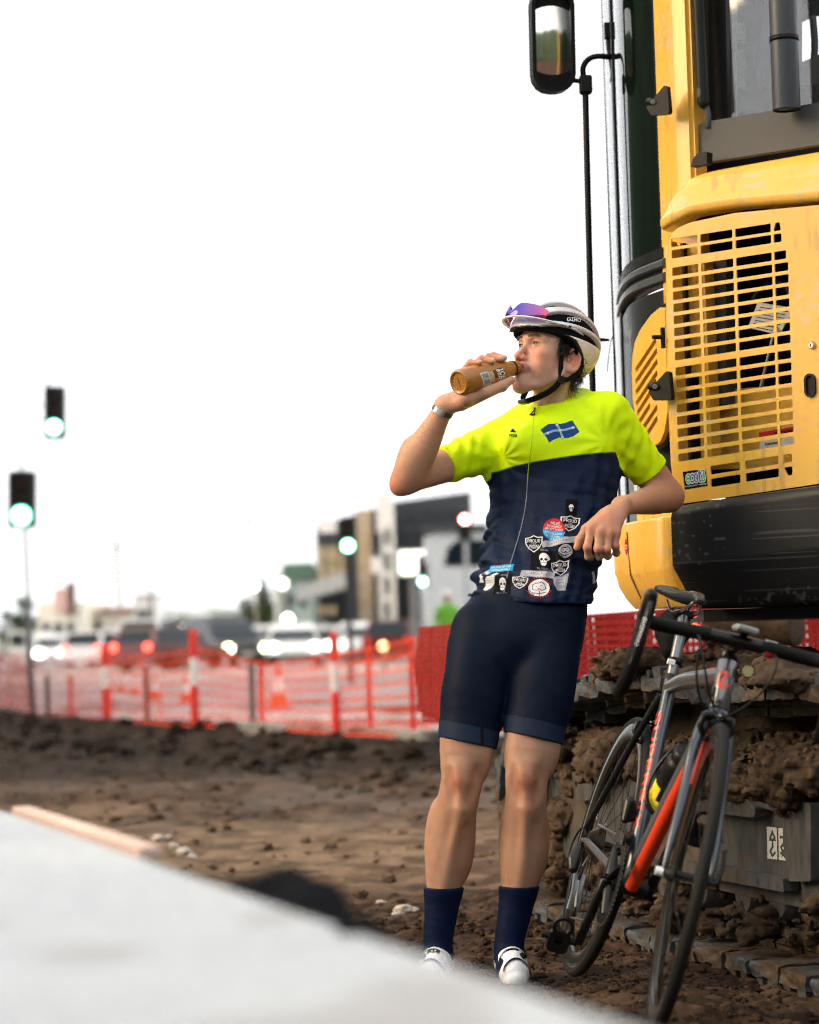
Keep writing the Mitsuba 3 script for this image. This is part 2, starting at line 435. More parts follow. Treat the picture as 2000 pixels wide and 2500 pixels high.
# ================================================================== ground
def gh(X, Y):
    """height of the dirt at (X, Y)"""
    P = np.stack([X, Y, X * 0], -1)
    flat = np.exp(-(((X - .2) / .55) ** 2 + ((Y - 6.45) / .35) ** 2))
    z = (meshkit.fbm(P * 0.7, 3, 1) - .5) * .10 + (meshkit.fbm(P * 4.5, 3, 2) - .5) * .055 + (meshkit.fbm(P * 22, 4, 3) - .5) * .046
    near = sstep(12, 8, Y)
    z = z * (.55 + .45 * near) * (1 - .75 * flat) * sstep(60, 20, Y) - .006
    # mound under the bicycle, and the bank up to the road behind the site
    z = z + .085 * np.exp(-(((X - .53) / .30) ** 2 + ((Y - 5.55) / .75) ** 2)) * sstep(6.75, 6.2, Y)
    e = np.interp(X, [-8, -5.7, -4.6, -3.5, -2.0, -1.0, -.3, 2.5], [35, 33.6, 29.7, 27.8, 25.0, 22.6, 20.0, 17.6]) - .9
    z = z + .13 * sstep(-1.6, 0, Y - e) + (.12 * np.exp(-((Y - e + 1.3) / 1.1) ** 2) * meshkit.fbm(P * 1.4, 3, 6) + .12 * (meshkit.fbm(P * 2.6, 3, 9) - .5) * sstep(-4.5, -2.5, Y - e) * sstep(.4, -.6, Y - e)) * sstep(1.6, -.3, X)
    return z
def dirt_col(p, n, uv):
    a = fbm(p.x * 1.1, p.y * .7, 0, 3); b = fbm(p.x * 9, p.y * 9, p.z * 9, 4); c = noise(p.x * 60, p.y * 60, p.z * 60)
    tan = smoothstep(8.3, 10.2, p.y + (a - .5) * 3.0) * smoothstep(14.5, 12.0, p.y + (a - .5) * 4)
    dark = smoothstep(15.6, 17.2, p.y + .4 * p.x + (a - .5) * 2)
    col = mix((.026, .0155, .0095), (.070, .043, .027), smoothstep(.35, .65, b))
    col = mix(col, mix((.075, .048, .030), (.165, .112, .070), smoothstep(.3, .7, b)), tan * .85)
    col = mix(col, mix((.012, .008, .0055), (.034, .0225, .015), smoothstep(.4, .7, b)), dark)  # dark brown bank soil, deepened in colour to stand in for its shade
    grey = smoothstep(.60, .70, noise(p.x * 2.3, p.y * .8, 7)) * smoothstep(11, 14, p.y) * smoothstep(19, 16, p.y)
    col = mix(col, (.13, .11, .095), grey * .25)
    return col * (.78 + .44 * c)
pbr('dirt', proc(dirt_col), 0.95, specular=0.15)
def sheet(x0, x1, y0, y1, sx, sy):
    X, Y = np.meshgrid(np.arange(x0, x1 + sx / 2, sx), np.arange(y0, y1 + sy / 2, sy), indexing='ij')
    return grid_sheet(X, Y, gh(X, Y))
g = cat_([sheet(-1.3, 2.6, 4.2, 9.0, .011, .011), sheet(-3.8, 5.4, 9.0, 21.5, .045, .04), sheet(-7.5, 2.2, 21.5, 35.5, .09, .07)])
put('dirt_ground', g, 'dirt', True, kind='structure', label='churned brown building site dirt')
fl = grid_sheet(*[q for q in np.meshgrid(np.array([-1200, -300, -60, -20, -8, -3.6, 2.6, 8, 20, 60, 300, 1200.]), np.array([-600, -20, -4, 4.2, 9, 21.5, 60, 200, 600, 2500.]), indexing='ij')], np.full((12, 10), -.16))
put('ground', fl, 'dirt', False, kind='structure')
# loose clods and pale stones
def lumps(n, fn, seed, r0, r1, bs, name, label, sub=2):
    g = np.random.default_rng(seed); out = []
    base = [ball((0, 0, 0), 1, sub) for _ in range(6)]
    for i, b in enumerate(base):
        v = b.vertices; v *= (1 + (meshkit.fbm(v * 1.6 + i * 7, 4, i) - .5) * 2.0)[:, None] * np.array([1.1, .9, .72]); b.vertices = v
    for _ in range(n):
        x, y = fn(g); r = r0 * (r1 / r0) ** (g.uniform() ** 2.4)
        a = g.uniform(0, 6.28); R = np.array([[math.cos(a), -math.sin(a), 0], [math.sin(a), math.cos(a), 0], [0, 0, 1]])
        out.append((r, R, x, y, g.integers(6)))
    xy = np.array([(o[2], o[3]) for o in out]); z = gh(xy[:, 0], xy[:, 1])
    put(name, cat_([place(TM(base[o[4]].vertices * o[0], base[o[4]].faces), o[1], (o[2], o[3], zz + o[0] * .25)) for o, zz in zip(out, z)]), bs, True, kind='stuff', label=label)
lumps(2000, lambda g: (g.uniform(-.9, 1.5), g.uniform(4.8, 8.6)), 1, .005, .021, 'dirt', 'loose_dirt', 'loose clods of brown dirt')
lumps(200, lambda g: (lambda x: (x, float(np.interp(x, [-5.7, -4.6, -3.5, -2.0, -1.0, -.3, 2.5], [33.6, 29.7, 27.8, 25.0, 22.6, 20.0, 17.6])) - g.uniform(1.2, 5.5)))(g.uniform(-5.2, 1.0)), 6, .03, .10, 'dirt', 'bank_clods', 'clods of dark soil on the bank below the fence')
lumps(900, lambda g: (lambda y: (g.uniform(-.2 * y, 2.5), y))(g.uniform(8.6, 22)), 2, .008, .034, 'dirt', 'dirt_clods', 'clods of dirt farther back')
lumps(6500, lambda g: (g.uniform(-.8, 1.45), g.uniform(4.9, 8.2)), 3, .003, .011, 'dirt', 'dirt_crumbs', 'fine crumbs of brown dirt', 1)
pbr('pale_stone', (.42, .37, .32), .9)
k0, k1 = atz(640, 1812, 0), atz(1120, 1846, 0)
put('concrete_kerb', bar(k0 + V(0, 0, .13), k1 + V(0, 0, .13), .5, .16, bev=.02), 'kerb_grey', 30, label='low pale concrete kerb edge in front of the right end of the fence', cat='kerb')
pbr('kerb_grey', proc(lambda p, n, uv: mix((.08, .075, .07), (.24, .23, .22), smoothstep(.35, .6, fbm(p.x * 4, p.y * 4, p.z * 4, 3)))), .9)
# concrete slab in the foreground
E0, E1 = at(0, 1978, 3.8), at(1350, 2500, 1.56)
zs = EYE[2] - .25
E0, E1 = atz(0, 1978, zs), atz(905, 2292, zs)
ed = unit((E1 - E0) * V(1, 1, 0)); en = np.cross(ed, V(0, 0, 1)); en = en if en[0] > 0 else -en
def slab_poly():
    a, b = E0 - ed * 3.0, E1 + ed * 3.2
    return sg.Polygon([(a)[:2], (b)[:2], (b - en * 4.5)[:2], (a - en * 4.5)[:2]])
def concrete_col(p, n, uv):
    a = fbm(p.x * 3, p.y * 3, 0, 3); b = fbm(p.x * 60, p.y * 60, p.z * 60, 3)
    st = smoothstep(.70, .80, noise(p.x * 7.5, p.y * 4.5, 3.3))
    col = mix((.28, .305, .33), (.345, .365, .38), a) * (.86 + .28 * b)
    return mix(col, (.19, .18, .175), st * .55)
pbr('concrete', proc(concrete_col), .85)
put('concrete_slab', prism(slab_poly(), (0, 0, zs - .66), V(1, 0, 0), V(0, 1, 0), .66), 'concrete', False, kind='structure', label='pale concrete slab in the foreground')

pbr('formwork', proc(lambda p, n, uv: mix((.42, .27, .22), (.60, .46, .39), fbm(p.x * 9, p.y * 9, p.z * 9, 3))), .8)
a_, b__ = atz(52, 1984, zs - .03), atz(368, 2086, zs - .045)
put('timber_board', bar(a_, b__, .035, .022, bev=.004), 'formwork', 30, label='reddish timber formwork board along the far edge of the concrete slab', cat='board')
S_ = Sculpt()
for x, y, Y, r in ((580, 2172, 2.75, .018), (612, 2186, 2.66, .020), (690, 2172, 2.56, .030), (722, 2196, 2.46, .032), (768, 2222, 2.36, .028), (815, 2250, 2.26, .024), (870, 2285, 2.10, .020)):
    S_.ell(at(x, y + 18, Y), (r * 1.3, r * 2.0, r * .85), k=.06)
S_.disp = lambda P: (meshkit.fbm(P * 22, 3, 2) - .5) * .02
put('plastic_sheet', S_.mesh(.006), 'sheet_black', True, label='crumpled black plastic sheet beyond the slab edge', cat='plastic sheet')
pbr('sheet_black', (.0045, .005, .0065), .9, specular=.03)
gs = np.random.default_rng(21)
def stone(x, y, wpx, label, grp):
    p = atz(x, y, 0); p[2] = float(gh(p[0:1], p[1:2])[0]); r = wpx / 2 * p[1] / 5900
    m = ball((0, 0, 0), 1, 3); v = np.asarray(m.vertices); v = v * (1 + (meshkit.fbm(v * 1.5 + gs.uniform(0, 50), 3, 1) - .5) * .9)[:, None] * V(1, .8, .62) * r
    put('stone', place(TM(v, m.faces), None, p + V(0, 0, r * .35)), 'pale_stone', True, label=label, cat='stone', group=grp)
for q, lb in (((388, 2052, 34), 'pale stone nearest to the end of the timber board'), ((425, 2066, 26), 'pale stone in the middle of the row beside the timber board'), ((448, 2078, 40), 'largest pale stone of the row beside the timber board'), ((470, 2084, 24), 'pale stone at the right end of the row by the board'), ((412, 2046, 18), 'small pale stone behind the row beside the board')): stone(*q, lb, 'pale stones by the timber board')
for q, lb in (((985, 2222, 46), 'largest pale stone just left of the cyclist\'s leg'), ((1012, 2214, 26), 'pale stone right of the largest one near the cyclist\'s leg'), ((968, 2228, 24), 'pale stone left of the largest one near the cyclist\'s leg')): stone(*q, lb, 'pale stones near the cyclist')
stone(930, 2194, 26, 'small white stone on the tan dirt left of the cyclist', None)
# ================================================================== the cyclist
def vcol(mesh, fn):
    return np.clip(fn(np.asarray(mesh.vertices)), 0, 1)
# ---- head frame: x forward, y to his left, z up; the origin lies between the eyes' level and the ears
HY, HP = math.radians(54), math.radians(14)
hf0 = V(-math.sin(HY), -math.cos(HY), 0)
HF = unit(hf0 * math.cos(HP) + V(0, 0, math.sin(HP)))
HL = unit(np.cross(V(0, 0, 1), hf0)); HUp = np.cross(HF, HL)
HR = np.stack([HF, HL, HUp], 1)
HO = at(1345, 861, 6.74)
def hw(*p): return HO + HR @ np.asarray(p, float)
def hlocal(P): return (np.asarray(P) - HO) @ HR
# ---- joints
TF = V(-0.5, -0.866, 0); TL = V(0.866, -0.5, 0)             # chest: forward and his left
shR, elR, wrR = at(1205, 1092, 6.82), at(990, 1172, 6.68), at(1088, 990, 6.60)
shL, elL, wrL = at(1482, 1018, 6.72), at(1632, 1212, 6.80), at(1518, 1236, 6.57)
neck0 = at(1352, 1008, 6.79)
hipR, knR, clR, skR, anR = at(1184, 1545, 6.62), at(1128, 1907, 6.52), at(1098, 2060, 6.55), at(1083, 2168, 6.55), at(1069, 2312, 6.54)
hipL, knL, clL, skL, anL = at(1340, 1545, 6.62), at(1286, 1905, 6.48), at(1281, 2060, 6.51), at(1267, 2165, 6.51), at(1243, 2314, 6.50)

# ---- bottle frame (he holds it to his mouth)
mouth = hw(0.112, 0, -0.076)
b_end = at(1119, 934, mouth[1] - 0.155)
BW = unit(mouth - b_end); BLEN = np.linalg.norm(mouth - b_end) + 0.004
BN2 = unit(V(0, 1, 0) - BW * BW[1]); BN1 = np.cross(BN2, BW)
if BN1[2] < 0: BN1 = -BN1
BRAD = 0.0365
def bpt(s, th, r):
    a = math.radians(th)
    return b_end + BW * (BLEN * s) + (BN1 * math.cos(a) + BN2 * math.sin(a)) * r

# ---------------------------------------------------------------- bare body
def leg_ops(S, hip, kn, cl, sk, an, side, g=0.0):
    out = V(side, 0, 0)
    S.chain([hip, lerp(hip, kn, .35), lerp(hip, kn, .72), lerp(hip, kn, .93), kn, lerp(kn, cl, .35), cl, lerp(cl, sk, .5), sk, lerp(sk, an, .5), an],
            np.array([.090, .089, .0735, .061, .056, .055, .0565, .053, .046, .038, .034]) + g, k=0.02, n=24)
    return S
def skin_legs():
    S = Sculpt()
    for hip, kn, cl, sk, an, s in ((hipR, knR, clR, skR, anR, -1), (hipL, knL, clL, skL, anL, 1)):
        leg_ops(S, hip, kn, cl, sk, an, s)
        S.ell(kn + V(-.004 * s - .006, -.027, .008), (.036, .032, .044), k=.03)              # kneecap
        S.ell(kn + V(-.003, -.030, -.064), (.016, .018, .028), k=.035)               # shin bump
        S.ell(lerp(hip, kn, .82) + V(-.034 * s, -.018, .0), (.030, .034, .062), k=.025)    # inner thigh muscle
        S.ell(lerp(hip, kn, .74) + V(.034 * s, -.012, .0), (.034, .04, .09), k=.025)
        S.ell(cl + V(-.026 * s, .026, .005), (.036, .042, .098), k=.045)               # calf
        S.ell(cl + V(.022 * s, .026, .012), (.037, .040, .105), k=.045)
        S.chain([kn + V(-.004, -.044, -.075), cl + V(-.004 * s, -.050, -.02), sk + V(0, -.036, 0)], [.010, .009, .010], k=.02)   # shin bone
        for q in (-1, 1):                                                            # dimples beside the kneecap
            S.ell(kn + V(.040 * q, -.046, .006), (.010, .011, .026), k=.028, op='-')
            S.ell(kn + V(.030 * q, -.053, -.034), (.009, .009, .018), k=.022, op='-')
    return S
def arm_ops(S):
    # his right arm, raised to the bottle
    S.chain([shR, lerp(shR, elR, .3), lerp(shR, elR, .7), elR + V(.006, 0, .004)], [.062, .053, .045, .040], k=.02, n=10)
    fa = lerp(elR, wrR, .0)
    S.chain([elR + V(0, 0, 0), lerp(elR, wrR, .18), lerp(elR, wrR, .36), lerp(elR, wrR, .62), lerp(elR, wrR, .85), wrR], [.038, .045, .0455, .037, .0285, .027], k=.02, n=14)
    S.ell(elR + V(-.020, -.004, -.018), (.022, .022, .024), k=.02)
    S.ell(lerp(elR, wrR, .28) + V(-.016, .0, .0), (.03, .035, .055), k=.03)
    # his left arm, resting on the machine
    S.chain([shL, lerp(shL, elL, .3), lerp(shL, elL, .7), elL], [.066, .056, .049, .042], k=.02, n=10)
    S.chain([elL, lerp(elL, wrL, .25), lerp(elL, wrL, .5), lerp(elL, wrL, .8), wrL], [.041, .043, .037, .0285, .0265], k=.02, n=12)
    S.ell(wrL + V(.012, -.012, .012), .014, k=.014)
    return S
def finger(S, P, r, k=.007):
    S.chain(P, r, k=k)
    for q, p in list(enumerate(P))[1:-1]: S.ell(p, np.array([1, 1, 1]) * (np.asarray(r)[q] * 1.07), k=.006)
def hands(S):
    # right hand round the bottle
    R = BRAD
    mcp = {}
    spec = [(.600, .70, .0098), (.495, .63, .0102), (.375, .50, .0098), (.235, .33, .0088)]
    for i, (s0, s1, r) in enumerate(spec):
        rr = R + r * 0.85
        m_ = bpt(s0 - .07, 112, R + .014)
        mcp[i] = m_
        th = [112, 48, -6, -50] if i < 3 else [112, 55, 4, -38]
        P = [m_, bpt(lerp(s0, s1, .30), th[1], rr + .005), bpt(lerp(s0, s1, .75), th[2], rr + .001), bpt(s1, th[3], rr)]
        finger(S, P, [r * 1.2, r * 1.08, r, r * .88])
        S.chain([wrR + BN2 * .008, lerp(wrR + BN2 * .008, m_, .5) + BN2 * .006, m_], [.020, .016, .0125], k=.014)
    th0 = lerp(wrR, bpt(.2, 180, R + .012), .55)
    S.chain([wrR, th0 + V(-.004, .006, -.004), bpt(.30, -165, R + .013), bpt(.54, -152, R + .0125), bpt(.70, -138, R + .0105)], [.024, .0245, .0175, .0145, .0108], k=.012)
    S.ell(bpt(.55, -152, R + .013), .0152, k=.008)
    S.ell(bpt(.10, 160, R + .012), (.022, .022, .022), k=.02)
    # left hand hanging from the ledge
    wr = wrL
    M = [at(1444, 1290, 6.49), at(1464, 1300, 6.485), at(1484, 1305, 6.49), at(1502, 1302, 6.50)]
    Pp = [at(1434, 1336, 6.475), at(1460, 1340, 6.47), at(1482, 1341, 6.475), at(1503, 1334, 6.49)]
    Dd = [at(1437, 1358, 6.495), at(1463, 1358, 6.495), at(1484, 1357, 6.50), at(1505, 1350, 6.51)]
    Tt = [at(1443, 1361, 6.515), at(1467, 1358, 6.52), at(1487, 1356, 6.525), at(1507, 1350, 6.53)]
    for i in range(4):
        r = [.0100, .0103, .0099, .0092][i]
        finger(S, [M[i], Pp[i], Dd[i], Tt[i]], [r * 1.22, r * 1.06, r, r * .9], k=.003)
        S.chain([wr, lerp(wr, M[i], .55) + V(0, -.004, .004), M[i]], [.020, .0165, .0135], k=.014)
    S.ell(lerp(wr, M[0], .55) + V(.012, .012, 0), (.024, .020, .030), k=.02)
    finger(S, [at(1474, 1262, 6.545), at(1432, 1292, 6.54), at(1416, 1318, 6.535), at(1409, 1336, 6.53)], [.020, .0135, .0118, .0100], k=.010)
    return M, Pp
def head_ops(S):
    L = lambda *p: hw(*p)
    S.ell(L(-.010, 0, .020), (.094, .074, .082), HR, k=.02)
    S.ell(L(.030, 0, .022), (.060, .062, .058), HR, k=.03)
    S.ell(L(.040, 0, -.046), (.044, .054, .068), HR, k=.03)
    for y in (-1, 1):
        S.chain([L(-.006, .057 * y, -.045), L(.004, .0555 * y, -.078), L(.045, .037 * y, -.110), L(.080, .012 * y, -.124)], [.015, .0145, .0145, .0135], k=.022)
        S.ell(L(.058, .046 * y, -.027), (.022, .017, .014), HR, k=.025)
        S.ell(L(.046, .039 * y, -.062), (.026, .018, .030), HR, k=.03)
    S.ell(L(.087, 0, -.122), (.0155, .020, .0150), HR, k=.02)
    S.ell(L(.086, 0, -.100), (.0145, .023, .018), HR, k=.022)
    S.ell(L(.068, 0, -.066), (.026, .027, .026), HR, k=.022)
    for y in (-1, 1):
        S.chain([L(.0850, .006 * y, .0150), L(.0845, .026 * y, .0185), L(.0690, .047 * y, .015)], [.0082, .0080, .0074], k=.014)
        S.ell(L(.093, .031 * y, -.001), (.020, .0165, .0115), HR, k=.014, op='-')
    S.chain([L(.083, 0, .010), L(.0905, 0, -.008), L(.103, 0, -.028), L(.1120, 0, -.0425)], [.0070, .0066, .0080, .0102], k=.010)
    for y in (-1, 1):
        S.ell(L(.0985, .0115 * y, -.0475), (.0110, .0065, .0080), HR, k=.008)
        S.ell(L(.106, .0070 * y, -.0560), (.0052, .0032, .0052), HR, k=.003, op='-')
    # lips pursed round the bottle's mouth
    a = np.linspace(0, 2 * np.pi, 15)
    S.chain([L(.0945 - .003 * abs(math.cos(t)), .0215 * math.cos(t), -.0760 + .0125 * math.sin(t)) for t in a], np.full(15, .0060), k=.010)
    for y in (-1, 1):                                                    # folds from nose to mouth
        S.chain([L(.0965, .0215 * y, -.052), L(.0900, .0330 * y, -.068), L(.0800, .0370 * y, -.088)], [.0035, .0042, .0030], k=.010, op='-')
    for y in (-1, 1):                                                    # lids
        S.ell(L(.0725, .0315 * y, -.001), .0142, k=.006)
        S.ell(L(.0868, .0325 * y, -.0016), (.0078, .0112, .0038), HR, k=.002, op='-')
        # ear
        ex = L(-.020, .0745 * y, -.024)
        ER = HR @ np.array([[math.cos(.3), -math.sin(.3) * y, 0], [math.sin(.3) * y, math.cos(.3), 0], [0, 0, 1.0]]).T
        t_ = np.linspace(-2.4, 1.9, 14)
        S.chain([ex + ER @ V(-.0185 * math.sin(t + .0) * (1 if True else 1) - .002, .010 * y - .002 * abs(t) * y, .031 * math.cos(t) - .001) for t in np.linspace(-.9, 3.0, 14)], np.linspace(.0040, .0054, 14), k=.005)
        S.ell(ex + ER @ V(.000, .001 * y, -.004), (.019, .006, .027), ER, k=.006)
        S.ell(ex + ER @ V(.003, .010 * y, -.002), (.0095, .006, .014), ER, k=.004, op='-')
        S.ell(ex + ER @ V(.012, .006 * y, -.004), (.004, .005, .006), ER, k=.004)
        S.ell(ex + ER @ V(.006, .005 * y, -.029), (.008, .005, .008), ER, k=.006)
    S.chain([L(-.022, 0, -.045), lerp(L(-.022, 0, -.045), neck0, .55), neck0], [.055, .054, .060], k=.025)
    for y in (-1, 1):
        S.chain([L(-.028, .056 * y, -.062), neck0 + TL * .025 * y + TF * .050 + V(0, 0, -.015)], [.014, .011], k=.02)
    S.ell(lerp(L(.03, 0, -.115), neck0 + TF * .05, .55), (.014, .016, .018), k=.018)
    return S
HEAD = head_ops(Sculpt())
ARMS = Sculpt(); arm_ops(ARMS); KN_M, KN_P = hands(ARMS)
LEGS = skin_legs()
TRUNK = Sculpt()
TRUNK.stack([neck0 + V(0, .01, .0), at(1352, 1060, 6.79), at(1350, 1150, 6.78), at(1340, 1300, 6.74), at(1306, 1430, 6.67), at(1262, 1560, 6.63), at(1250, 1620, 6.62)],
            [.050, .12, .150, .135, .125, .13, .10], [.05, .075, .085, .075, .07, .075, .06], [TL] * 5 + [V(.96, -.28, 0)] * 2)

def near(P, c, r): return np.exp(-((P - c) ** 2).sum(1) / (r * r))
def skin_col(P, base):
    c = np.tile(np.asarray(base), (len(P), 1))
    n = meshkit.fbm(P * 55, 3, seed=3)[:, None]; m = meshkit.fbm(P * 14, 2, seed=8)[:, None]
    c = c * (1 + (n - .5) * .12) * (1 + (m - .5) * np.array([.08, .20, .24]))
    return c
def redden(c, w, amt=(1.08, .66, .62)): return c * (1 + (np.asarray(amt) - 1) * np.clip(w, 0, 1)[:, None])
def head_col(P):
    q = hlocal(P); c = skin_col(P, (.60, .345, .24))
    w = near(q, V(.112, 0, -.045), .020) + .65 * (near(q, V(.07, .045, -.035), .030) + near(q, V(.07, -.045, -.035), .03)) + 1.0 * (near(q, V(-.022, .08, -.02), .03) + near(q, V(-.022, -.08, -.02), .03)) + .7 * near(q, V(.075, 0, -.125), .03)
    c = redden(c, w)
    lip = sstep(.0205, .016, np.sqrt((q[:, 1] * .62) ** 2 + (q[:, 2] + .0765) ** 2)) * (q[:, 0] > .075)
    c = c * (1 - lip[:, None]) + lip[:, None] * np.array([.30, .125, .11])
    lid = near(q, V(.08, .032, 0.002), .017) + near(q, V(.08, -.032, 0.002), .017)
    c = redden(c, lid * .9, (.86, .66, .62))
    lash = ((np.abs(q[:, 2] - .0032 + 22 * (np.abs(np.abs(q[:, 1]) - .033)) ** 2) < .0013) & (np.abs(np.abs(q[:, 1]) - .033) < .0125) & (q[:, 0] > .076))
    c = np.where(lash[:, None], c * .25, c)
    stub = sstep(-.05, -.075, q[:, 2]) * sstep(.0, .035, q[:, 0]) * (1 - lip)                       # shaved beard
    c = c * (1 - .20 * stub * (.6 + .8 * meshkit.noise(P * 420, seed=2)))[:, None]
    hairline = sstep(-.008, -.022, q[:, 0]) * sstep(-.045, -.03, q[:, 2])
    frk = meshkit.noise(P * 330, seed=11)
    c = np.where(((frk > .88) & (q[:, 0] > .0))[:, None], c * np.array([.82, .7, .62]), c)
    return c
def arm_col(P):
    c = skin_col(P, (.52, .275, .17))
    tan = sstep(.03, .16, np.linalg.norm(P - wrL, axis=1)) * (np.abs(P[:, 0] - elL[0]) < .19)
    c = c * (1 - tan[:, None] * np.array([.20, .25, .27]))
    w = .9 * near(P, elR + V(-.03, -.01, -.01), .035)
    for m in list(KN_M) + list(KN_P): w = w + .55 * near(P, m + V(0, -.008, 0), .013)
    w = w + .45 * near(P, lerp(wrL, KN_M[1], .6), .05)
    for s in (.70, .63, .50, .33): w = w + .7 * near(P, bpt(s, -20, BRAD + .008), .016)
    w = w + .7 * near(P, bpt(.75, -150, BRAD + .01), .02)
    c = redden(c, w)
    for s1, th_ in ((.70, -50), (.63, -50), (.50, -50), (.33, -38)):
        nl = np.clip(near(P, bpt(s1 + .005, th_ - 4, BRAD + .018), .0075) * 1.6, 0, 1)[:, None]; c = c * (1 - nl) + nl * np.array([.66, .42, .34])
    for q in range(4):                                  # creases between the fingers' joints
        for a in (.30, .62):
            p = lerp(KN_M[q], KN_P[q], a); cr = near(P, p + V(0, -.010, 0), .0045)[:, None]; c = c * (1 - .18 * cr)
    return c
def leg_col(P):
    c = skin_col(P, (.36, .197, .125))
    w = .8 * near(P, knR + V(-.01, -.05, 0), .04) + .8 * near(P, knL + V(0, -.05, 0), .04) + .4 * near(P, knL + V(0, -.05, -.06), .03)
    return redden(c, w, (1.02, .68, .66))
cyclist = new('person', 'cyclist in fluorescent yellow and navy jersey leaning on the excavator, drinking from a brown bottle', 'person')
_hm = HEAD.mesh(0.0018)
_am = ARMS.mesh(0.0024); _lm = LEGS.mesh(0.0036, lo=np.array([-9, -9, .02]), hi=np.array([9, 9, 0.80])); _tm = TRUNK.mesh(0.008)
_body = cat_([_hm, _am, _lm, _tm])
_bc = np.vstack([vcol(_hm, head_col), vcol(_am, arm_col), vcol(_lm, leg_col), vcol(_tm, lambda P: skin_col(P, (.5, .3, .2)))])
put('body', _body, 'skin_mat', True, cyclist, color=_bc)
# ---- eyes
for y in (1, -1):
    c = hw(.0725, .0315 * y, -.001); m = ball(c, .0121, 4)
    g = unit(HR @ V(1, .10 if y < 0 else .16, .06)); d = (np.asarray(m.vertices) - c) @ g / .0121
    ang = np.degrees(np.arccos(np.clip(d, -1, 1)))[:, None]
    col = np.where(ang < 13, .006, np.where(ang < 27, np.array([[.055, .085, .115]]), np.where(ang < 31, np.array([[.02, .03, .04]]), np.array([[.46, .41, .38]]))))
    put('eye', m, 'eye_mat', True, cyclist, color=col)
pbr('eye_mat', VC, 0.12)
pbr('lash_mat', (.02, .012, .008), .6)
for y in (1, -1):
    P = [hw(.0725, .0315 * y, -.001) + HR @ (V(math.cos(a_) * math.cos(e_), math.sin(a_) * math.cos(e_) * 1.0, math.sin(e_)) * .0144) for a_, e_ in zip(np.linspace(-.78, .82, 13) , .30 - .34 * np.linspace(-1, 1, 13) ** 2)]
    put('eyelashes', tube(np.array(P), np.r_[.0005, np.full(11, .0011), .0005], 6), 'lash_mat', True, cyclist)
# ---- brows and hair
def strands(roots, dirs, L, r, seg=6, curl=.006, grav=.3, seed=1):
    g = np.random.default_rng(seed); out = []
    for p, d in zip(roots, dirs):
        l = L * g.uniform(.6, 1.2); t = np.linspace(0, 1, seg)[:, None]; ph = g.uniform(0, 6.28); ax = unit(g.normal(size=3)); ay = np.cross(ax, d)
        P = p + d * l * t + V(0, 0, -1) * grav * l * t**2 + (ax * np.sin(ph + t * 7) + ay * np.cos(ph + t * 7)) * curl * t
        out.append(tube(P, r * (1 - .75 * t[:, 0]), 4, caps=False))
    return cat_(out)
_g = np.random.default_rng(4)
rt, dv = [], []
for y in (1, -1):
    for i in range(95):
        u = _g.uniform(0, 1)
        p = hw(*(V(.0895, .011, .0165) * (1 - u) + V(.076, .046, .0175) * u + V(0, 0, .0035 * math.sin(3.1 * u) + _g.normal() * .0021)) * V(1, y, 1))
        rt.append(p - HF * .002); dv.append(unit(HR @ V(.25, .9 * y, .25 - .5 * u)))
rt = np.array(rt); rt = HEAD.drop(rt, HF, .02, .0002)
put('eyebrows', strands(rt, dv, .0085, .0006, 4, .001, 0), 'brow_mat', True, cyclist)
pbr('brow_mat', (.14, .075, .042), 0.6)
rt, dv = [], []
for y in (1, -1):
    for i in range(330):                                   # nape and behind the ear
        q = V(_g.uniform(-.095, -.034), _g.uniform(.030, .076) * y, _g.uniform(-.082, .0))
        n = unit(q / V(.094, .074, .09) ** 2); rt.append(q); dv.append(unit(n * .55 + V(-.35, .1 * y, -.75) + _g.normal(size=3) * .25))
    for i in range(120):                                    # temple locks
        q = V(_g.uniform(-.012, .030), .070 * y, _g.uniform(.006, .030))
        rt.append(q); dv.append(unit(V(.10, .16 * y, -1) + _g.normal(size=3) * .18))
rt = np.array(rt)
P0 = HO + rt @ HR.T; nn = [unit(HR @ (q / V(.094, .074, .085) ** 2)) for q in rt]
P0 = HEAD.drop(P0, np.array(nn), .05, -.001)
put('hair', strands(P0, [HR @ d for d in dv], .034, .0013, 8, .0055, .15, 3), 'hair_mat', True, cyclist)
cap_h = Sculpt(); cap_h.ell(hw(-.012, 0, .020), (.097, .0775, .0845), HR)
cap_h.cuts.append(lambda X: -(-(hlocal(X)[..., 0] * 1.0) + (hlocal(X)[..., 2] * .55) + .004))
cap_h.disp = lambda X: (meshkit.fbm(X * 160, 2, 4) - .5) * .007
put('hair', cap_h.mesh(.003), 'hair_mat', True, cyclist)

# ---------------------------------------------------------------- jersey
def ridge(P, d, f, seed, warp=.02):
    d = unit(d)
    w = (meshkit.fbm(P * 9, 2, seed) - .5) * warp * 2
    s = np.sin((P @ d + w) * f * 2 * np.pi)
    return np.sign(s) * np.abs(s) ** .8
JERSEY = Sculpt()
JC = [neck0 + V(0, 0, .012), at(1350, 1022, 6.79), at(1350, 1070, 6.79), at(1352, 1130, 6.78), at(1347, 1220, 6.76), at(1332, 1310, 6.73), at(1313, 1400, 6.69), at(1299, 1465, 6.66), at(1296, 1480, 6.655)]
JERSEY.stack(JC, [.056, .100, .165, .195, .184, .172, .170, .171, .172], [.060, .075, .108, .124, .118, .108, .112, .120, .121], [TL] * 6 + [V(.9, -.43, 0)] * 3, n=20, k=.02)
JERSEY.chain([lerp(neck0, shR, .35) + V(0, 0, -.01), shR, lerp(shR, elR, .30), lerp(shR, elR, .50), lerp(shR, elR, .56)], [.060, .069, .060, .0535, .0525], k=.035)
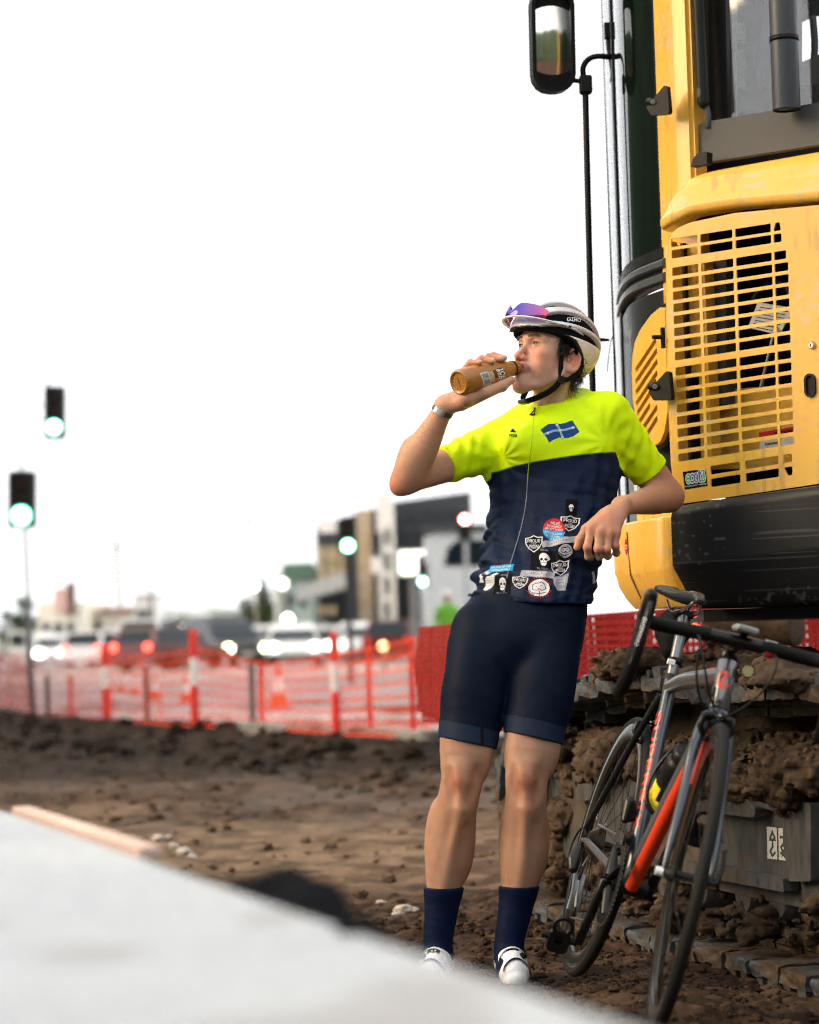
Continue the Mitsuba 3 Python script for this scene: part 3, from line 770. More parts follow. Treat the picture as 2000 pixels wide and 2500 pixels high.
JERSEY.chain([lerp(neck0, shL, .35) + V(0, 0, .005), shL, lerp(shL, elL, .30), lerp(shL, elL, .60), lerp(shL, elL, .70)], [.062, .073, .064, .0565, .0555], k=.035)
JERSEY.ell(at(1318, 1085, 6.70), (.10, .06, .06), k=.06)
JERSEY.ell(at(1420, 1085, 6.72), (.08, .06, .06), k=.06)
JERSEY.chain([at(1316, 1012, 6.765) + TF * .012, at(1400, 965, 6.79)], [.028, .045], k=.03)
def cut_plane(p, n):                # keeps what lies behind the plane
    return lambda X: (X - p) @ n
arR, arL = unit(elR - shR), unit(elL - shL)
CF_, CB_ = at(1303, 996, 6.715), at(1412, 941, 6.85)
CN_ = np.cross(TL, CB_ - CF_); CN_ = unit(CN_ if CN_[2] > 0 else -CN_)
def axial(X, o, ax):
    v = X - o; t = v @ ax
    return t, np.sqrt(np.maximum(0, (v * v).sum(-1) - t * t))
def jersey_cut(X):
    tR, rR = axial(X, shR, arR); tL, rL = axial(X, shL, arL)
    a = np.where(rR < .11, tR - .56 * np.linalg.norm(elR - shR), -1.0)
    b = np.where((rL < .12) & (X[..., 2] < shL[2]), tL - .70 * np.linalg.norm(elL - shL), -1.0)
    hem = (at(1290, 1468, 6.62) - X) @ unit(V(.09, 0, 1.0)) + .006 * np.sin(X[..., 0] * 14)
    col = np.where(np.linalg.norm(X - neck0, axis=-1) < .14, (X - CF_) @ CN_, -1.0)
    return np.maximum(np.maximum(np.maximum(a, b), hem), col)
JERSEY.cuts.append(jersey_cut)
def jersey_disp(P):
    px = P - JC[4]
    side = sstep(-.06, -.19, px @ TL * 1.0)                       # his right flank creases most
    low = sstep(1.42, 1.16, P[:, 2])
    tors = (np.abs(px @ TL) < .21) & (P[:, 2] < 1.50)
    d = ridge(P, V(.25, .1, 1), 21, 1, .035) * (.0009 + .0042 * side) * low * sstep(.2, .45, meshkit.noise(P * 7, 3))
    d = d + (meshkit.fbm(P * V(6, 6, 26) + P[:, :1] * V(0, 0, 9), 3, 5) - .5) * .013 * low + ridge(P, V(.5, .1, 1), 15, 7, .06) * .0032 * low * sstep(.45, .6, meshkit.noise(P * 5, 8))
    cw = (meshkit.fbm(P * 8, 2, 31) - .5) * .10
    for dr_, f_, sd_, am in ((V(.42, .1, 1), 11, 41, .0034), (V(-.25, .05, 1), 9, 43, .0026)):
        cr = (1 - np.abs(np.sin((P @ unit(dr_) + cw) * f_ * np.pi))) ** 4
        d = d - cr * am * low * sstep(.42, .62, meshkit.noise(P * V(5, 5, 8), sd_))
    # pulls from the shoulders and armpits
    for c, s in ((at(1225, 1120, 6.75), 2), (at(1480, 1080, 6.66), 9)):
        v = P - c; r = np.linalg.norm(v, axis=1); ang = np.arctan2(v[:, 2], v[:, 0])
        d = d + np.sin(ang * 11 + meshkit.noise(P * 12, s) * 6) * .0017 * np.exp(-((r - .085) / .05) ** 2) * sstep(.02, .05, r)
    for o, ax, s in ((shR, arR, 4), (shL, arL, 6)):
        t = (P - o) @ ax
        m = sstep(.02, .08, t) * sstep(.24, .17, t)
        d = d + ridge(P, ax + V(.0, .3, .55), 26, s, .02) * .0019 * m
        d = d + (meshkit.fbm(P * 22, 2, s) - .5) * .0055 * m
    d = d + (meshkit.fbm(P * 13, 3, 12) - .5) * .0042
    return d
JERSEY.disp = jersey_disp
_jm = JERSEY.mesh(0.0030)
YB = [at(1197, 1150, 6.72), at(1300, 1124, 6.62), at(1476, 1106, 6.66)]
YEL, NAVY = np.array([.66, .93, .003]), np.array([.0028, .0108, .038])
PXJ = lambda P: pix(P)
def jersey_col(P):
    # the chest seam: a plane through three points of the seam; the sleeves are yellow all round
    n = unit(np.cross(YB[2] - YB[0], V(0, 1, -.05))); n = n if n[2] > 0 else -n
    bow = (YB[1] - YB[0]) @ n
    u = np.clip(((P - YB[0]) @ unit(YB[2] - YB[0])) / np.linalg.norm(YB[2] - YB[0]), -.1, 1.1)
    up = np.clip(.5 + ((P - YB[0]) @ n - 4 * bow * u * (1 - u)) / .0034, 0, 1)
    # side panel runs up into his left armpit
    aL = (P - at(1480, 1094, 6.66)); sl = (aL @ unit(V(.80, 0, .62))) ; slv = (P[:, 0] > at(1470, 1094, 6.66)[0]) & (aL @ unit(np.cross(V(0, 1, 0), arL)) > -.004)
    tR, rR = axial(P, shR, arR); tL, rL = axial(P, shL, arL)
    aR = (tR > .062) & (rR < .085) & (P[:, 0] < at(1200, 1150, 6.72)[0])
    slL = (tL > -.02) & (rL < .088) & ((P - at(1478, 1092, 6.66)) @ unit(V(.78, 0, .63)) > 0)
    y = np.maximum(up, (aR | slL).astype(float))[:, None]
    return (NAVY * (1 - y) + YEL * y) * (1 + (meshkit.noise(P * 900, 1) - .5) * .10)[:, None]
put('jersey', _jm, 'jersey_mat', True, cyclist, label='fluorescent yellow and navy jersey', color=vcol(_jm, jersey_col))
for o, ax, c, r in ((lerp(shR, elR, .56), arR, shR, .0515), (lerp(shL, elL, .70), arL, shL, .0545)):
    pass

# ---------------------------------------------------------------- bib shorts, socks
SHORTS = Sculpt()
SHORTS.stack([at(1298, 1450, 6.665), at(1290, 1500, 6.65), at(1267, 1555, 6.64), at(1258, 1592, 6.635), at(1252, 1624, 6.63)], [.153, .160, .170, .165, .10], [.108, .115, .122, .122, .09],
             [V(.9, -.43, 0), V(.95, -.3, 0), V(.97, -.2, 0), V(1, 0, 0), V(1, 0, 0)], k=.03)
for hip, kn, s in ((hipR, knR, -1), (hipL, knL, 1)):
    SHORTS.chain([hip, lerp(hip, kn, .35), lerp(hip, kn, .72), lerp(hip, kn, .80)], [.094, .0935, .0815, .0795], k=.010, n=10)
    SHORTS.ell(lerp(hip, kn, .40) + V(.016 * s, -.03, 0), (.058, .06, .13), k=.03)
SHORTS.ell(at(1245, 1565, 6.56), (.055, .05, .06), k=.05)
SHORTS.ell(at(1238, 1622, 6.57), (.022, .03, .035), k=.03)
def cuffz(P, hip, kn, t, sl): return (P - lerp(hip, kn, t)) @ unit(V(sl, -.08, -1))
def shorts_cut(X):
    left = X[..., 0] < at(1222, 1700, 6.58)[0] - (X[..., 2] - 0.8) * -.05
    a = cuffz(X, hipR, knR, .752, -.24); b = cuffz(X, hipL, knL, .722, -.26)
    return np.where(left, a, b)
SHORTS.cuts.append(shorts_cut)
SHORTS.disp = lambda P: (meshkit.fbm(P * 11, 3, 2) - .5) * .006 + ridge(P, V(.5, 0, 1), 9, 5, .05) * .0007 * sstep(1.0, .94, P[:, 2])
_sm = SHORTS.mesh(.0036)
def shorts_col(P):
    left = P[:, 0] < at(1222, 1700, 6.58)[0] - (P[:, 2] - 0.8) * -.05
    a = np.where(left, cuffz(P, hipR, knR, .752, -.24), cuffz(P, hipL, knL, .722, -.26))
    c = np.where((a > -.048)[:, None], np.array([.011, .020, .042]), np.array([.0019, .0060, .019]))
    c = np.where(((a > -.0495) & (a < -.047))[:, None], c * .5, c)
    seam = left & (a > -.048) & (np.abs(P[:, 0] - at(1177, 1815, 6.5)[0]) < .0035)
    return np.where(seam[:, None], .004, c)
put('bib_shorts', _sm, 'lycra_mat', True, cyclist, color=vcol(_sm, shorts_col))
for sk, an, cl, nm in ((skR, anR, clR, 0), (skL, anL, clL, 1)):
    S = Sculpt(); top = lerp(cl, sk, .98)
    S.chain([lerp(cl, sk, .7), sk, lerp(sk, an, .5), an, an + V(0, -.005, -.03)], [.0575, .0525, .0440, .0385, .037], k=.015, n=14)
    S.ell(sk + V(0, -.012, .01), (.044, .046, .06), k=.02)
    S.ell(lerp(cl, sk, .9) + V(0, .018, 0), (.036, .036, .06), k=.03)
    S.chain([an + V(0, 0, -.02), an + V(-.01, -.07, -.045)], [.036, .03], k=.02)
    S.cuts.append(lambda X, t=top: (X - t) @ unit(V(.03, .0, 1)))
    S.disp = lambda P: ridge(P, V(.2, 0, 1), 30, 3, .04) * .0003
    m = S.mesh(.0035)
    put('sock', m, 'lycra_mat', True, cyclist, color=vcol(m, lambda P: np.tile([.0028, .0085, .033], (len(P), 1))))
# ---------------------------------------------------------------- shoes
def shoe(an, toe, side):
    d = unit((toe - an) * V(1, 1, 0)); l = np.cross(V(0, 0, 1), d); R = np.stack([d, l, V(0, 0, 1)], 1)
    z0 = 0.020; o = V(an[0], an[1], 0)
    W = lambda x, y, z: o + R @ V(x, y, z)
    S = Sculpt()
    L = np.linalg.norm((toe - an) * V(1, 1, 0))
    S.chain([W(-.045, 0, .050), W(.02, 0, .055), W(.08, 0, .045), W(L - .055, .002, .038), W(L - .034, .002, .032)], [.033, .037, .040, .040, .033], k=.02, flat=R[:, 2], fs=.85)
    S.ell(W(.035, 0, .075), (.055, .034, .032), R, k=.03)
    S.chain([W(-.045, 0, .06), W(-.045, 0, .088)], [.030, .028], k=.02)
    S.ell(W(.0, 0, .125), (.046, .030, .036), R, k=.008, op='-')
    S.cuts.append(lambda X: .016 - X[..., 2])
    m = S.mesh(.0026)
    def col(P):
        q = (P - o) @ R
        c = np.tile([.80, .81, .84], (len(P), 1))
        c = np.where((q[:, 2] < .021)[:, None], .02, c)
        return c
    k = put('shoe', m, 'shoe_mat', True, cyclist, label='white cycling shoe', color=vcol(m, col))
    up = V(0, 0, 1)
    def top(x, y): return S.drop(np.array([W(x, y, .075)]), up, .05, 0)[0]
    strap = []
    for x, w in ((.055, .020), (.098, .012)):
        P = []
        for y in np.linspace(-.036, .036, 13):
            p = S.drop(np.array([W(x + .18 * y * side, y, .06)]), unit(up + R[:, 1] * y * 16), .05, .0015)[0]; P.append(p)
        strap.append(tube(np.array(P), w / 2, 8, flat=.14, up=R[:, 0]) if False else loft([np.array([p - d * w / 2, p - d * w / 2 + up * .0022, p + d * w / 2 + up * .0022, p + d * w / 2]) for p in P]))
    put('strap', strap[0], 'white_gloss', 30, k)
    put('strap', strap[1], 'black_plastic', 30, k)
    c = top(.075, -.026 * side)
    put('dial', lathe([(0, .010), (.009, .010), (.0105, .006), (.012, 0)], c - V(0, 0, .003), unit(up + d * .2), 16), 'black_plastic', 40, k)
    lg = so.unary_union([sg.Point(0, 0).buffer(.011).difference(sg.Point(0, 0).buffer(.0075)), sa.translate(rpoly(.008, .022, .002), -.013, 0), sa.translate(rpoly(.008, .022, .002), .013, 0), rpoly(.005, .012, .001)])
    put('logo', decal(S, lg, W(L - .085, .0, .07), unit(up + d * .35), l, .0012, .004), 'print_black', True, k)
    return k
pbr('shoe_mat', VC, 0.28, clearcoat=0.4)
shoe(anL, at(1262, 2412, 6.37), -1)
shoe(anR, at(1050, 2420, 6.40), 1)
# ---------------------------------------------------------------- prints laid on surfaces where the photo shows them
def pxdecal(S, poly, bs, name, parent, Y0, Y1, off=.0012, edge=3.5, reach=.03, nrm=None):
    """poly is given in photo pixels (y down); it is laid on the tangent plane there and dropped on the surface"""
    if nrm is None:
        c = poly.representative_point() if not hasattr(poly, 'cx') else poly
        b_ = poly.bounds; o, n = S.hit((b_[0] + b_[2]) / 2, (b_[1] + b_[3]) / 2, Y0, Y1)
    else: o, n = nrm
    v, f = fine(poly, edge)
    P = np.array([onp(x, y, o, n) for x, y in v])
    m = TM(S.drop(P, n, reach, off), f)
    if len(f) and m.face_normals.mean(0) @ n < 0: m.invert()
    return put(name, m, bs, True, parent)
def ptext(s, h, x, y, rot=0.0, bold=True, w=None, flip=False):
    g = text2d(s, h, bold)
    if w: g = sa.scale(g, w / (g.bounds[2] - g.bounds[0]), 1, origin=(0, 0))
    g = sa.rotate(sa.scale(g, 1, -1, origin=(0, 0)), rot, origin=(0, 0))
    return sa.translate(g, x, y)
def rotp(g, a, x, y): return sa.translate(sa.rotate(g, a, origin=(0, 0)), x, y)
kj = cyclist + '__jersey'
JERSEY = Surf(_jm)
JY = (6.45, 6.85)
def hitset(x, y): return JERSEY.hit(x, y, *JY)
def shield(w, h): return sg.Polygon([(-w / 2, -h * .38), (-w * .2, -h * .40), (0, -h * .5), (w * .2, -h * .40), (w / 2, -h * .38), (w * .47, 0), (w * .30, h * .30), (0, h * .5), (-w * .30, h * .30), (-w * .47, 0)])
def proud(x, y, w, h, a):
    q = hitset(x, y); sh = shield(w, h)
    k = pxdecal(JERSEY, rotp(sh, a, x, y), 'print_black', 'patch', kj, *JY, nrm=q)
    pxdecal(JERSEY, rotp(sh.difference(sa.scale(sh, .86, .86)), a, x, y), 'print_white', 'border', k, *JY, off=.0018, nrm=q)
    t = so.unary_union([ptext('PROUD', h * .20, 0, -h * .17, 0, w=w * .70), ptext('PRISM', h * .20, 0, h * .17, 0, w=w * .50), ptext('to be', h * .08, 0, 0, 0, False, w=w * .22)])
    pxdecal(JERSEY, rotp(t, a, x, y), 'print_white', 'lettering', k, *JY, off=.0019, nrm=q)
def skull(x, y, w, h, a, top=None, bot=None, panel=None):
    q = hitset(x, y)
    k = pxdecal(JERSEY, rotp(sg.box(*panel), a, x, y), 'print_black', 'patch', kj, *JY, nrm=q)
    c = so.unary_union([sa.scale(sg.Point(0, -h * .14).buffer(1), w * .5, h * .36), sg.box(-w * .30, 0, w * .30, h * .30), sa.scale(sg.Point(0, h * .34).buffer(1), w * .27, h * .15)])
    eyes = so.unary_union([sa.scale(sg.Point(s * w * .22, 0).buffer(1), w * .15, h * .10) for s in (-1, 1)] + [sg.Polygon([(-w * .06, h * .16), (w * .06, h * .16), (0, h * .06)])] + [sg.box(-w * .26, h * .245, w * .26, h * .27)] + [sg.box(w * t - .25, h * .20, w * t + .25, h * .30) for t in (-.18, -.06, .06, .18)])
    pxdecal(JERSEY, rotp(c.difference(eyes), a, x, y), 'print_white', 'skull', k, *JY, off=.0018, edge=2.5, nrm=q)
    for t, yy in ((top, -h * .72), (bot, h * .70)):
        if t: pxdecal(JERSEY, rotp(ptext(t, 4.2, 0, yy, 0, False), a, x, y), 'print_grey', 'lettering', k, *JY, off=.0018, nrm=q)
def strip(P, bs, text, tb_):
    g = sg.Polygon(P); c = g.centroid; q = hitset(c.x, c.y); a = math.degrees(math.atan2(P[1][1] - P[0][1], P[1][0] - P[0][0]))
    k = pxdecal(JERSEY, g, bs, 'patch', kj, *JY, off=.0022, nrm=q)
    for i, t in enumerate(text):
        pxdecal(JERSEY, rotp(ptext(t, 4.6, 0, -3.3 + 6.6 * i, 0, True), a, c.x, c.y), tb_, 'lettering', k, *JY, off=.0028, nrm=q)
def critter(x, y, rx, ry, a, ring):
    q = hitset(x, y); el = sa.scale(sg.Point(0, 0).buffer(1), rx, ry)
    k = pxdecal(JERSEY, rotp(el.buffer(5), a, x, y), 'print_black', 'patch', kj, *JY, off=.0014, nrm=q)
    ln = so.unary_union([sg.LineString(l).buffer(.9) for l in ([(-.62 * rx, .0 * ry), (-.55 * rx, -.45 * ry), (-.25 * rx, -.62 * ry), (.0, -.52 * ry), (.3 * rx, -.62 * ry), (.58 * rx, -.4 * ry), (.62 * rx, .05 * ry)], [(-.6 * rx, .1 * ry), (-.2 * rx, .3 * ry), (0, .05 * ry), (.25 * rx, .3 * ry), (.7 * rx, .05 * ry)], [(-.7 * rx, .5 * ry), (-.1 * rx, .7 * ry), (.6 * rx, .5 * ry)], [(0, .1 * ry), (.05 * rx, .9 * ry)], [(-.9 * rx, .2 * ry), (-.5 * rx, .8 * ry)])]).union(so.unary_union([sg.Point(-.25 * rx, -.2 * ry).buffer(1.4), sg.Point(.22 * rx, -.22 * ry).buffer(1.4)]))
    pxdecal(JERSEY, rotp(el.difference(ln), a, x, y), 'print_white' if ring else 'print_grey', 'emblem', k, *JY, off=.002, nrm=q)
    if ring:
        rg = []
        for t in list(np.radians(np.arange(200, 345, 13))) + list(np.radians(np.arange(20, 165, 13))):
            rg.append(rotp(sg.box(-1.6, -1.8, 1.6, 1.8).difference(sg.box(-.5, -.6, .5, 1.8)), math.degrees(t) + 90, (rx + 3.4) * math.cos(t), (ry + 3.4) * math.sin(t)))
        pxdecal(JERSEY, rotp(so.unary_union(rg), a, x, y), 'print_red', 'lettering', k, *JY, off=.002, nrm=q)
        pxdecal(JERSEY, rotp(sg.box(-3, 1, 3, 4), a, x, y), 'print_red', 'emblem', k, *JY, off=.0024, nrm=q)
skull(1395, 1240, 12, 18, 2, panel=(-14, -22, 14, 22))
proud(1391, 1278, 44, 40, 9)
q = hitset(1354, 1295); disc_ = sg.Point(1354, 1295).buffer(27)
kq = pxdecal(JERSEY, disc_.intersection(sg.Polygon([(1300, 1250), (1410, 1250), (1410, 1303), (1300, 1293)])), 'print_red', 'patch', kj, *JY, off=.002, nrm=q)
pxdecal(JERSEY, disc_.intersection(sg.Polygon([(1300, 1340), (1410, 1340), (1410, 1303), (1300, 1293)])), 'print_blue', 'lower_half', kq, *JY, off=.002, nrm=q)
tt = so.unary_union([ptext('SKILLED', 5.2, 1357, 1279, 4, w=24), ptext('MECHANICS', 5.2, 1355, 1286.5, 5, w=36), ptext("AREN'T CHEAP", 5.2, 1354, 1294, 5, w=44)])
t2 = so.unary_union([ptext("AREN'T SKILLED", 4.6, 1353, 1304, 185, w=42), ptext('MECHANICS', 4.6, 1352, 1311, 185, w=32), ptext('CHEAP', 4.6, 1351, 1317, 185, w=16)])
pxdecal(JERSEY, tt, 'print_white', 'lettering', kq, *JY, off=.0027, nrm=q); pxdecal(JERSEY, t2, 'print_white', 'lettering', kq, *JY, off=.0027, nrm=q)
proud(1304, 1328, 45, 41, 0)
strip([(1325, 1328), (1404, 1302), (1407, 1316), (1329, 1343)], 'print_grey', ('UNITED WE ARE', 'UNBREAKABLE'), 'print_white')
critter(1381, 1346, 18, 15, -4, False)
skull(1328, 1366, 24, 31, 3, 'PRISM', "'TIL YOU DIE", panel=(-31, -26, 24, 27))
proud(1368, 1386, 43, 38, -3)
strip([(1197, 1382), (1256, 1377), (1255, 1393), (1196, 1399)], 'print_blue', ('UNITED WE ARE', 'UNBREAKABLE'), 'print_white')
proud(1270, 1422, 38, 33, 3)
strip([(1275, 1393), (1353, 1395), (1351, 1411), (1272, 1410)], 'print_grey', ('UNITED WE ARE', 'UNBREAKABLE'), 'print_white')
critter(1316, 1436, 26, 21, -4, True)
q = hitset(1368, 1424)
kq = pxdecal(JERSEY, sg.Polygon([(1350, 1410), (1389, 1400), (1380, 1444), (1360, 1443), (1352, 1430)]), 'print_grey', 'patch', kj, *JY, nrm=q)
pxdecal(JERSEY, so.unary_union([ptext(t, 4, 1370, 1411 + 8 * i, -6, True) for i, t in enumerate(('SKILLED', "AREN'T", 'CHEAP'))]), 'print_white', 'lettering', kq, *JY, off=.0019, nrm=q)
skull(1228, 1426, 17, 32, 0, 'PRISM', 'TIL U DIE', panel=(-21, -27, 21, 26))
q = hitset(1196, 1421); kq = pxdecal(JERSEY, sa.scale(sg.Point(1196, 1421).buffer(1), 11, 18), 'print_white', 'patch', kj, *JY, nrm=q)
pxdecal(JERSEY, so.unary_union([sg.LineString([(1187, 1412 + 6 * i), (1205, 1410 + 6 * i)]).buffer(.7) for i in range(4)]), 'print_grey', 'lettering', kq, *JY, off=.002, nrm=q)
q = hitset(1176, 1410); kq = pxdecal(JERSEY, sg.Polygon([(1170, 1404), (1175, 1396), (1181, 1405), (1179, 1412), (1183, 1422), (1171, 1422), (1173, 1413)]), 'print_white', 'patch', kj, *JY, nrm=q)
# chest: flag and maker's mark, zip
fp = [(1320, 1049), (1338, 1034), (1352, 1033), (1370, 1034), (1385, 1029), (1397, 1023), (1406, 1038), (1415, 1053), (1400, 1065), (1385, 1069), (1365, 1068), (1352, 1073), (1341, 1079), (1332, 1064)]
q = hitset(1367, 1051); kq = pxdecal(JERSEY, sg.Polygon(fp), 'print_royal', 'flag', kj, *JY, nrm=q)
cr = so.unary_union([sg.LineString([(1330, 1060), (1352, 1052), (1380, 1050), (1402, 1042)]).buffer(2.6), sg.LineString([(1359, 1034), (1368, 1052), (1374, 1069)]).buffer(2.6)])
star = lambda x, y, r: sg.Polygon([(x + (r if i % 2 == 0 else r * .45) * math.cos(i * math.pi / 8 + .2), y + (r if i % 2 == 0 else r * .45) * math.sin(i * math.pi / 8 + .2)) for i in range(16)])
st = so.unary_union([star(1368, 1051, 4.6), star(1338, 1058, 4.6), star(1399, 1044, 4.6), star(1360, 1037, 4.6), star(1374, 1068, 4.6)])
pxdecal(JERSEY, cr, 'flag_silver', 'cross', kq, *JY, off=.0018, nrm=q); pxdecal(JERSEY, st, 'print_white', 'star', kq, *JY, off=.0024, edge=2.5, nrm=q)
pbr('flag_silver', (.26, .36, .44), .5)
q = hitset(1253, 1054)
mk_ = [sg.Polygon([(1246, 1055), (1253, 1045), (1254, 1055)]), sg.Polygon([(1252, 1046), (1257, 1051), (1257.5, 1056), (1253, 1056)]), sg.Polygon([(1258, 1052), (1262, 1056), (1258.5, 1056)])]
kq = pxdecal(JERSEY, so.unary_union(mk_), 'print_black', 'emblem', kj, *JY, edge=2, nrm=q)
pxdecal(JERSEY, ptext('PRISM', 6.5, 1253, 1063, 0, True, w=18), 'print_black', 'lettering', kq, *JY, nrm=q)
zp = [(1305, 1000), (1302, 1040), (1297, 1090), (1292, 1128), (1288, 1180), (1283, 1237), (1272, 1290), (1256, 1345), (1244, 1385), (1234, 1430), (1228, 1462)]
Z = np.array([JERSEY.hit(x, y, *JY)[0] + V(0, -.001, 0) for x, y in curve(np.c_[np.array(zp, float), np.zeros(len(zp))], 46)[:, :2]])
put('zip', tube(Z[:17], .0012, 6), 'zip_yellow', True, kj); put('zip', tube(Z[16:], .0016, 6), 'zip_grey', True, kj)
pbr('zip_yellow', (.46, .70, .005), .5); pbr('zip_grey', (.20, .22, .26), .35, .3)
pp, pn = JERSEY.hit(1304, 1008, *JY); pn = unit(pn)
ex_ = unit(np.cross(V(0, 0, 1), pn)); ez_ = np.cross(pn, ex_); u_ = 1.14e-3
tri = sg.Polygon([(0, 8 * u_), (-7 * u_, -6 * u_), (7 * u_, -6 * u_)]).buffer(.0008)
kz = put('zip_puller', prism(tri.difference(sa.scale(tri, .45, .45)), pp + pn * .004 - ez_ * .005, ex_, ez_, .002), 'black_plastic', False, kj)
put('link', rod(pp + pn * .004 + ez_ * .016, pp + pn * .004 + ez_ * .003, .0018, n=8), 'black_plastic', True, kz)
q = JERSEY.hit(1449, 1410, 6.45, 6.9); pxdecal(JERSEY, sg.Polygon([(1446, 1398), (1452, 1394), (1453, 1422), (1447, 1426)]), 'print_grey', 'reflective_tab', kj, 6.45, 6.9, nrm=q)

# ---------------------------------------------------------------- bottle
btl = new('bottle', 'brown plastic milk drink bottle held to the cyclist\'s mouth', 'bottle')
r0 = BRAD; Lb = BLEN
prof_b = [(0, .0045), (.014, .0040), (.0235, .0045), (.0265, .0015), (.0300, .0), (.0345, .0035), (r0, .012), (r0, .045), (r0 - .0010, .050), (r0, .055), (r0, .100), (r0, Lb * .60), (r0 - .001, Lb * .635), (r0 - .0005, Lb * .65), (r0 * .95, Lb * .70), (r0 * .80, Lb * .77), (r0 * .62, Lb * .84), (.0205, Lb * .875), (.0200, Lb * .90), (.0200, Lb * .905)]
put('body', lathe(prof_b, b_end, BW, 48), 'bottle_brown', 28, btl)
put('neck', lathe([(.0195, Lb * .90), (.0195, Lb * .925), (.0188, Lb * .93), (.0188, Lb), (.016, Lb), (.016, Lb * .9)], b_end, BW, 36), 'bottle_brown', 28, btl)
put('neck_ring', lathe([(.0200, Lb * .905), (.0218, Lb * .91), (.0218, Lb * .925), (.0200, Lb * .93)], b_end, BW, 36), 'black_plastic', 28, btl)
pbr('bottle_brown', (.34, .145, .026), .30, specular=.5, clearcoat=.3)
put('mould_seam', bar(b_end - BW * -.0030 + BN1 * .015, b_end - BW * -.0030 - BN1 * .015 + BN2 * .001, .0014, .0016), 'bottle_brown', False, btl)
BOT = Surf(lathe([(r0, h) for h in np.linspace(.012, Lb * .64, 60)] + [(r0 * .95, Lb * .70), (r0 * .62, Lb * .84)], b_end, BW, 120))
BY = (b_end[1] - .08, mouth[1] + .02)
bax = pix(mouth) - pix(b_end); ba = math.degrees(math.atan2(bax[1], bax[0]))
def bdec(g, bs, nm, off=.0006, par=None): return pxdecal(BOT, g, bs, nm, btl if par is None else par, *BY, off=off, edge=2.5, reach=.02)
klb = bdec(rotp(rpoly(21, 33, 1), ba, 1188, 925), 'label_white', 'barcode_label')
gb = np.random.default_rng(3)
bdec(rotp(so.unary_union([sg.box(-7.5, -14 + 1.3 * i, 7.5, -14 + 1.3 * i + gb.uniform(.4, .9)) for i in range(10)] + [sg.box(-7.5, 1 + 1.3 * i, 7.5, 1 + 1.3 * i + gb.uniform(.4, .9)) for i in range(10)]), ba, 1188, 925), 'print_black', 'bars', .0011, klb)
bdec(rotp(rpoly(10, 27, .5), ba, 1203, 919), 'label_beige', 'label_panel'); bdec(rotp(rpoly(8, 26, .5), ba, 1212, 916), 'label_choc', 'label_panel', .0009)
bdec(rotp(rpoly(8, 7, .5), ba, 1214.5, 926), 'label_orange', 'label_panel', .0013)
kice = bdec(rotp(rpoly(19, 30, 2), ba, 1223, 913), 'label_choc', 'label_panel', .0007)
bdec(rotp(so.unary_union([ptext('ICE', 10, 3.5, 0, 90, True, w=26), ptext('BREAK', 5.5, -5.2, 0, 90, True, w=27)]), ba, 1223, 913), 'white_gloss', 'lettering', .0013, kice)
pbr('label_beige', (.55, .36, .20), .5); pbr('label_choc', (.10, .035, .015), .5); pbr('label_orange', (.55, .14, .02), .5)

# ---------------------------------------------------------------- watch band on the right wrist
fa_ = unit(wrR - elR); wc = lerp(elR, wrR, .93)
wb = put('watch', lathe([(.0290, -.0075), (.0305, -.0065), (.0305, .0065), (.0290, .0075)], wc, fa_, 40), 'band_grey', 30, label='dark grey wristband watch with a silver clasp on the raised wrist', cat='watch')
pbr('band_grey', (.075, .075, .08), .6)
cdir = unit(unit(V(-.85, -.75, .1)) - fa_ * (unit(V(-.85, -.75, .1)) @ fa_))
put('clasp', lathe([(.0305, -.0085), (.0325, -.0075), (.0325, .0075), (.0305, .0085)], wc, fa_, 10, x=cdir, part=.17), 'chrome_s', 30, wb)
pbr('chrome_s', (.60, .60, .62), .35, .8)
fr_ = KN_P[3] if False else lerp(at(1502, 1302, 6.50), at(1503, 1334, 6.49), .6)

# ---------------------------------------------------------------- helmet
HC = V(-.009, 0, .034); HRAD = V(.140, .104, .112)
def hq(X): return (X - HO) @ HR
def shell_fn(X, grow):
    q = (hq(X) - HC) / (HRAD + grow); a = np.sqrt((q * q).sum(-1)); b_ = np.sqrt(((q / (HRAD + grow)) ** 2).sum(-1)) + 1e-9
    return a * (a - 1) / b_
def rim_fn(X):                         # below the rim
    q = hq(X); s = np.abs(q[..., 1]) / .10
    z = np.interp(q[..., 0], [-.16, -.125, -.085, -.045, 0, .05, .10, .14], [-.074, -.070, -.062, -.016, .020, .032, .034, .034]) - .0 * s
    return z - q[..., 2]
def phi(X):
    q = hq(X) - HC; return np.degrees(np.arctan2(np.abs(q[..., 1]) / HRAD[1], q[..., 2] / HRAD[2] + .10)), q
def slot_fn(c, w, x0, x1, tilt=0.0):
    def f(X):
        p, q = phi(X); u = q[..., 0]
        m = (u - (x0 + x1) / 2) / ((x1 - x0) / 2); ww = w * np.sqrt(np.clip(1 - m**4, 0, 1)) - 6 * (np.abs(m) >= 1)
        d = (np.abs(p - c - tilt * u * 100) - ww) * .0017
        return np.where(np.abs(m) < 1, d, np.maximum(d, (np.abs(m) - 1) * .05))
    return f
HEL = Sculpt(); cen = HO + HR @ HC
HEL.fn(lambda X: shell_fn(X, .003), cen, .15, 0)
SLOTS = [(0, 5.5, -.09, .095, 0), (30, 7.0, -.105, .112, .05), (57, 9.5, -.115, .114, .10), (79, 6.2, -.120, .120, .10)]
for a in SLOTS: HEL.fn(slot_fn(*a), cen, .15, .004, '-')
HEL.fn(lambda X: shell_fn(X, -.018), cen, .15, .002, '-')
HEL.cuts.append(rim_fn)
hm = HEL.mesh(.0022)
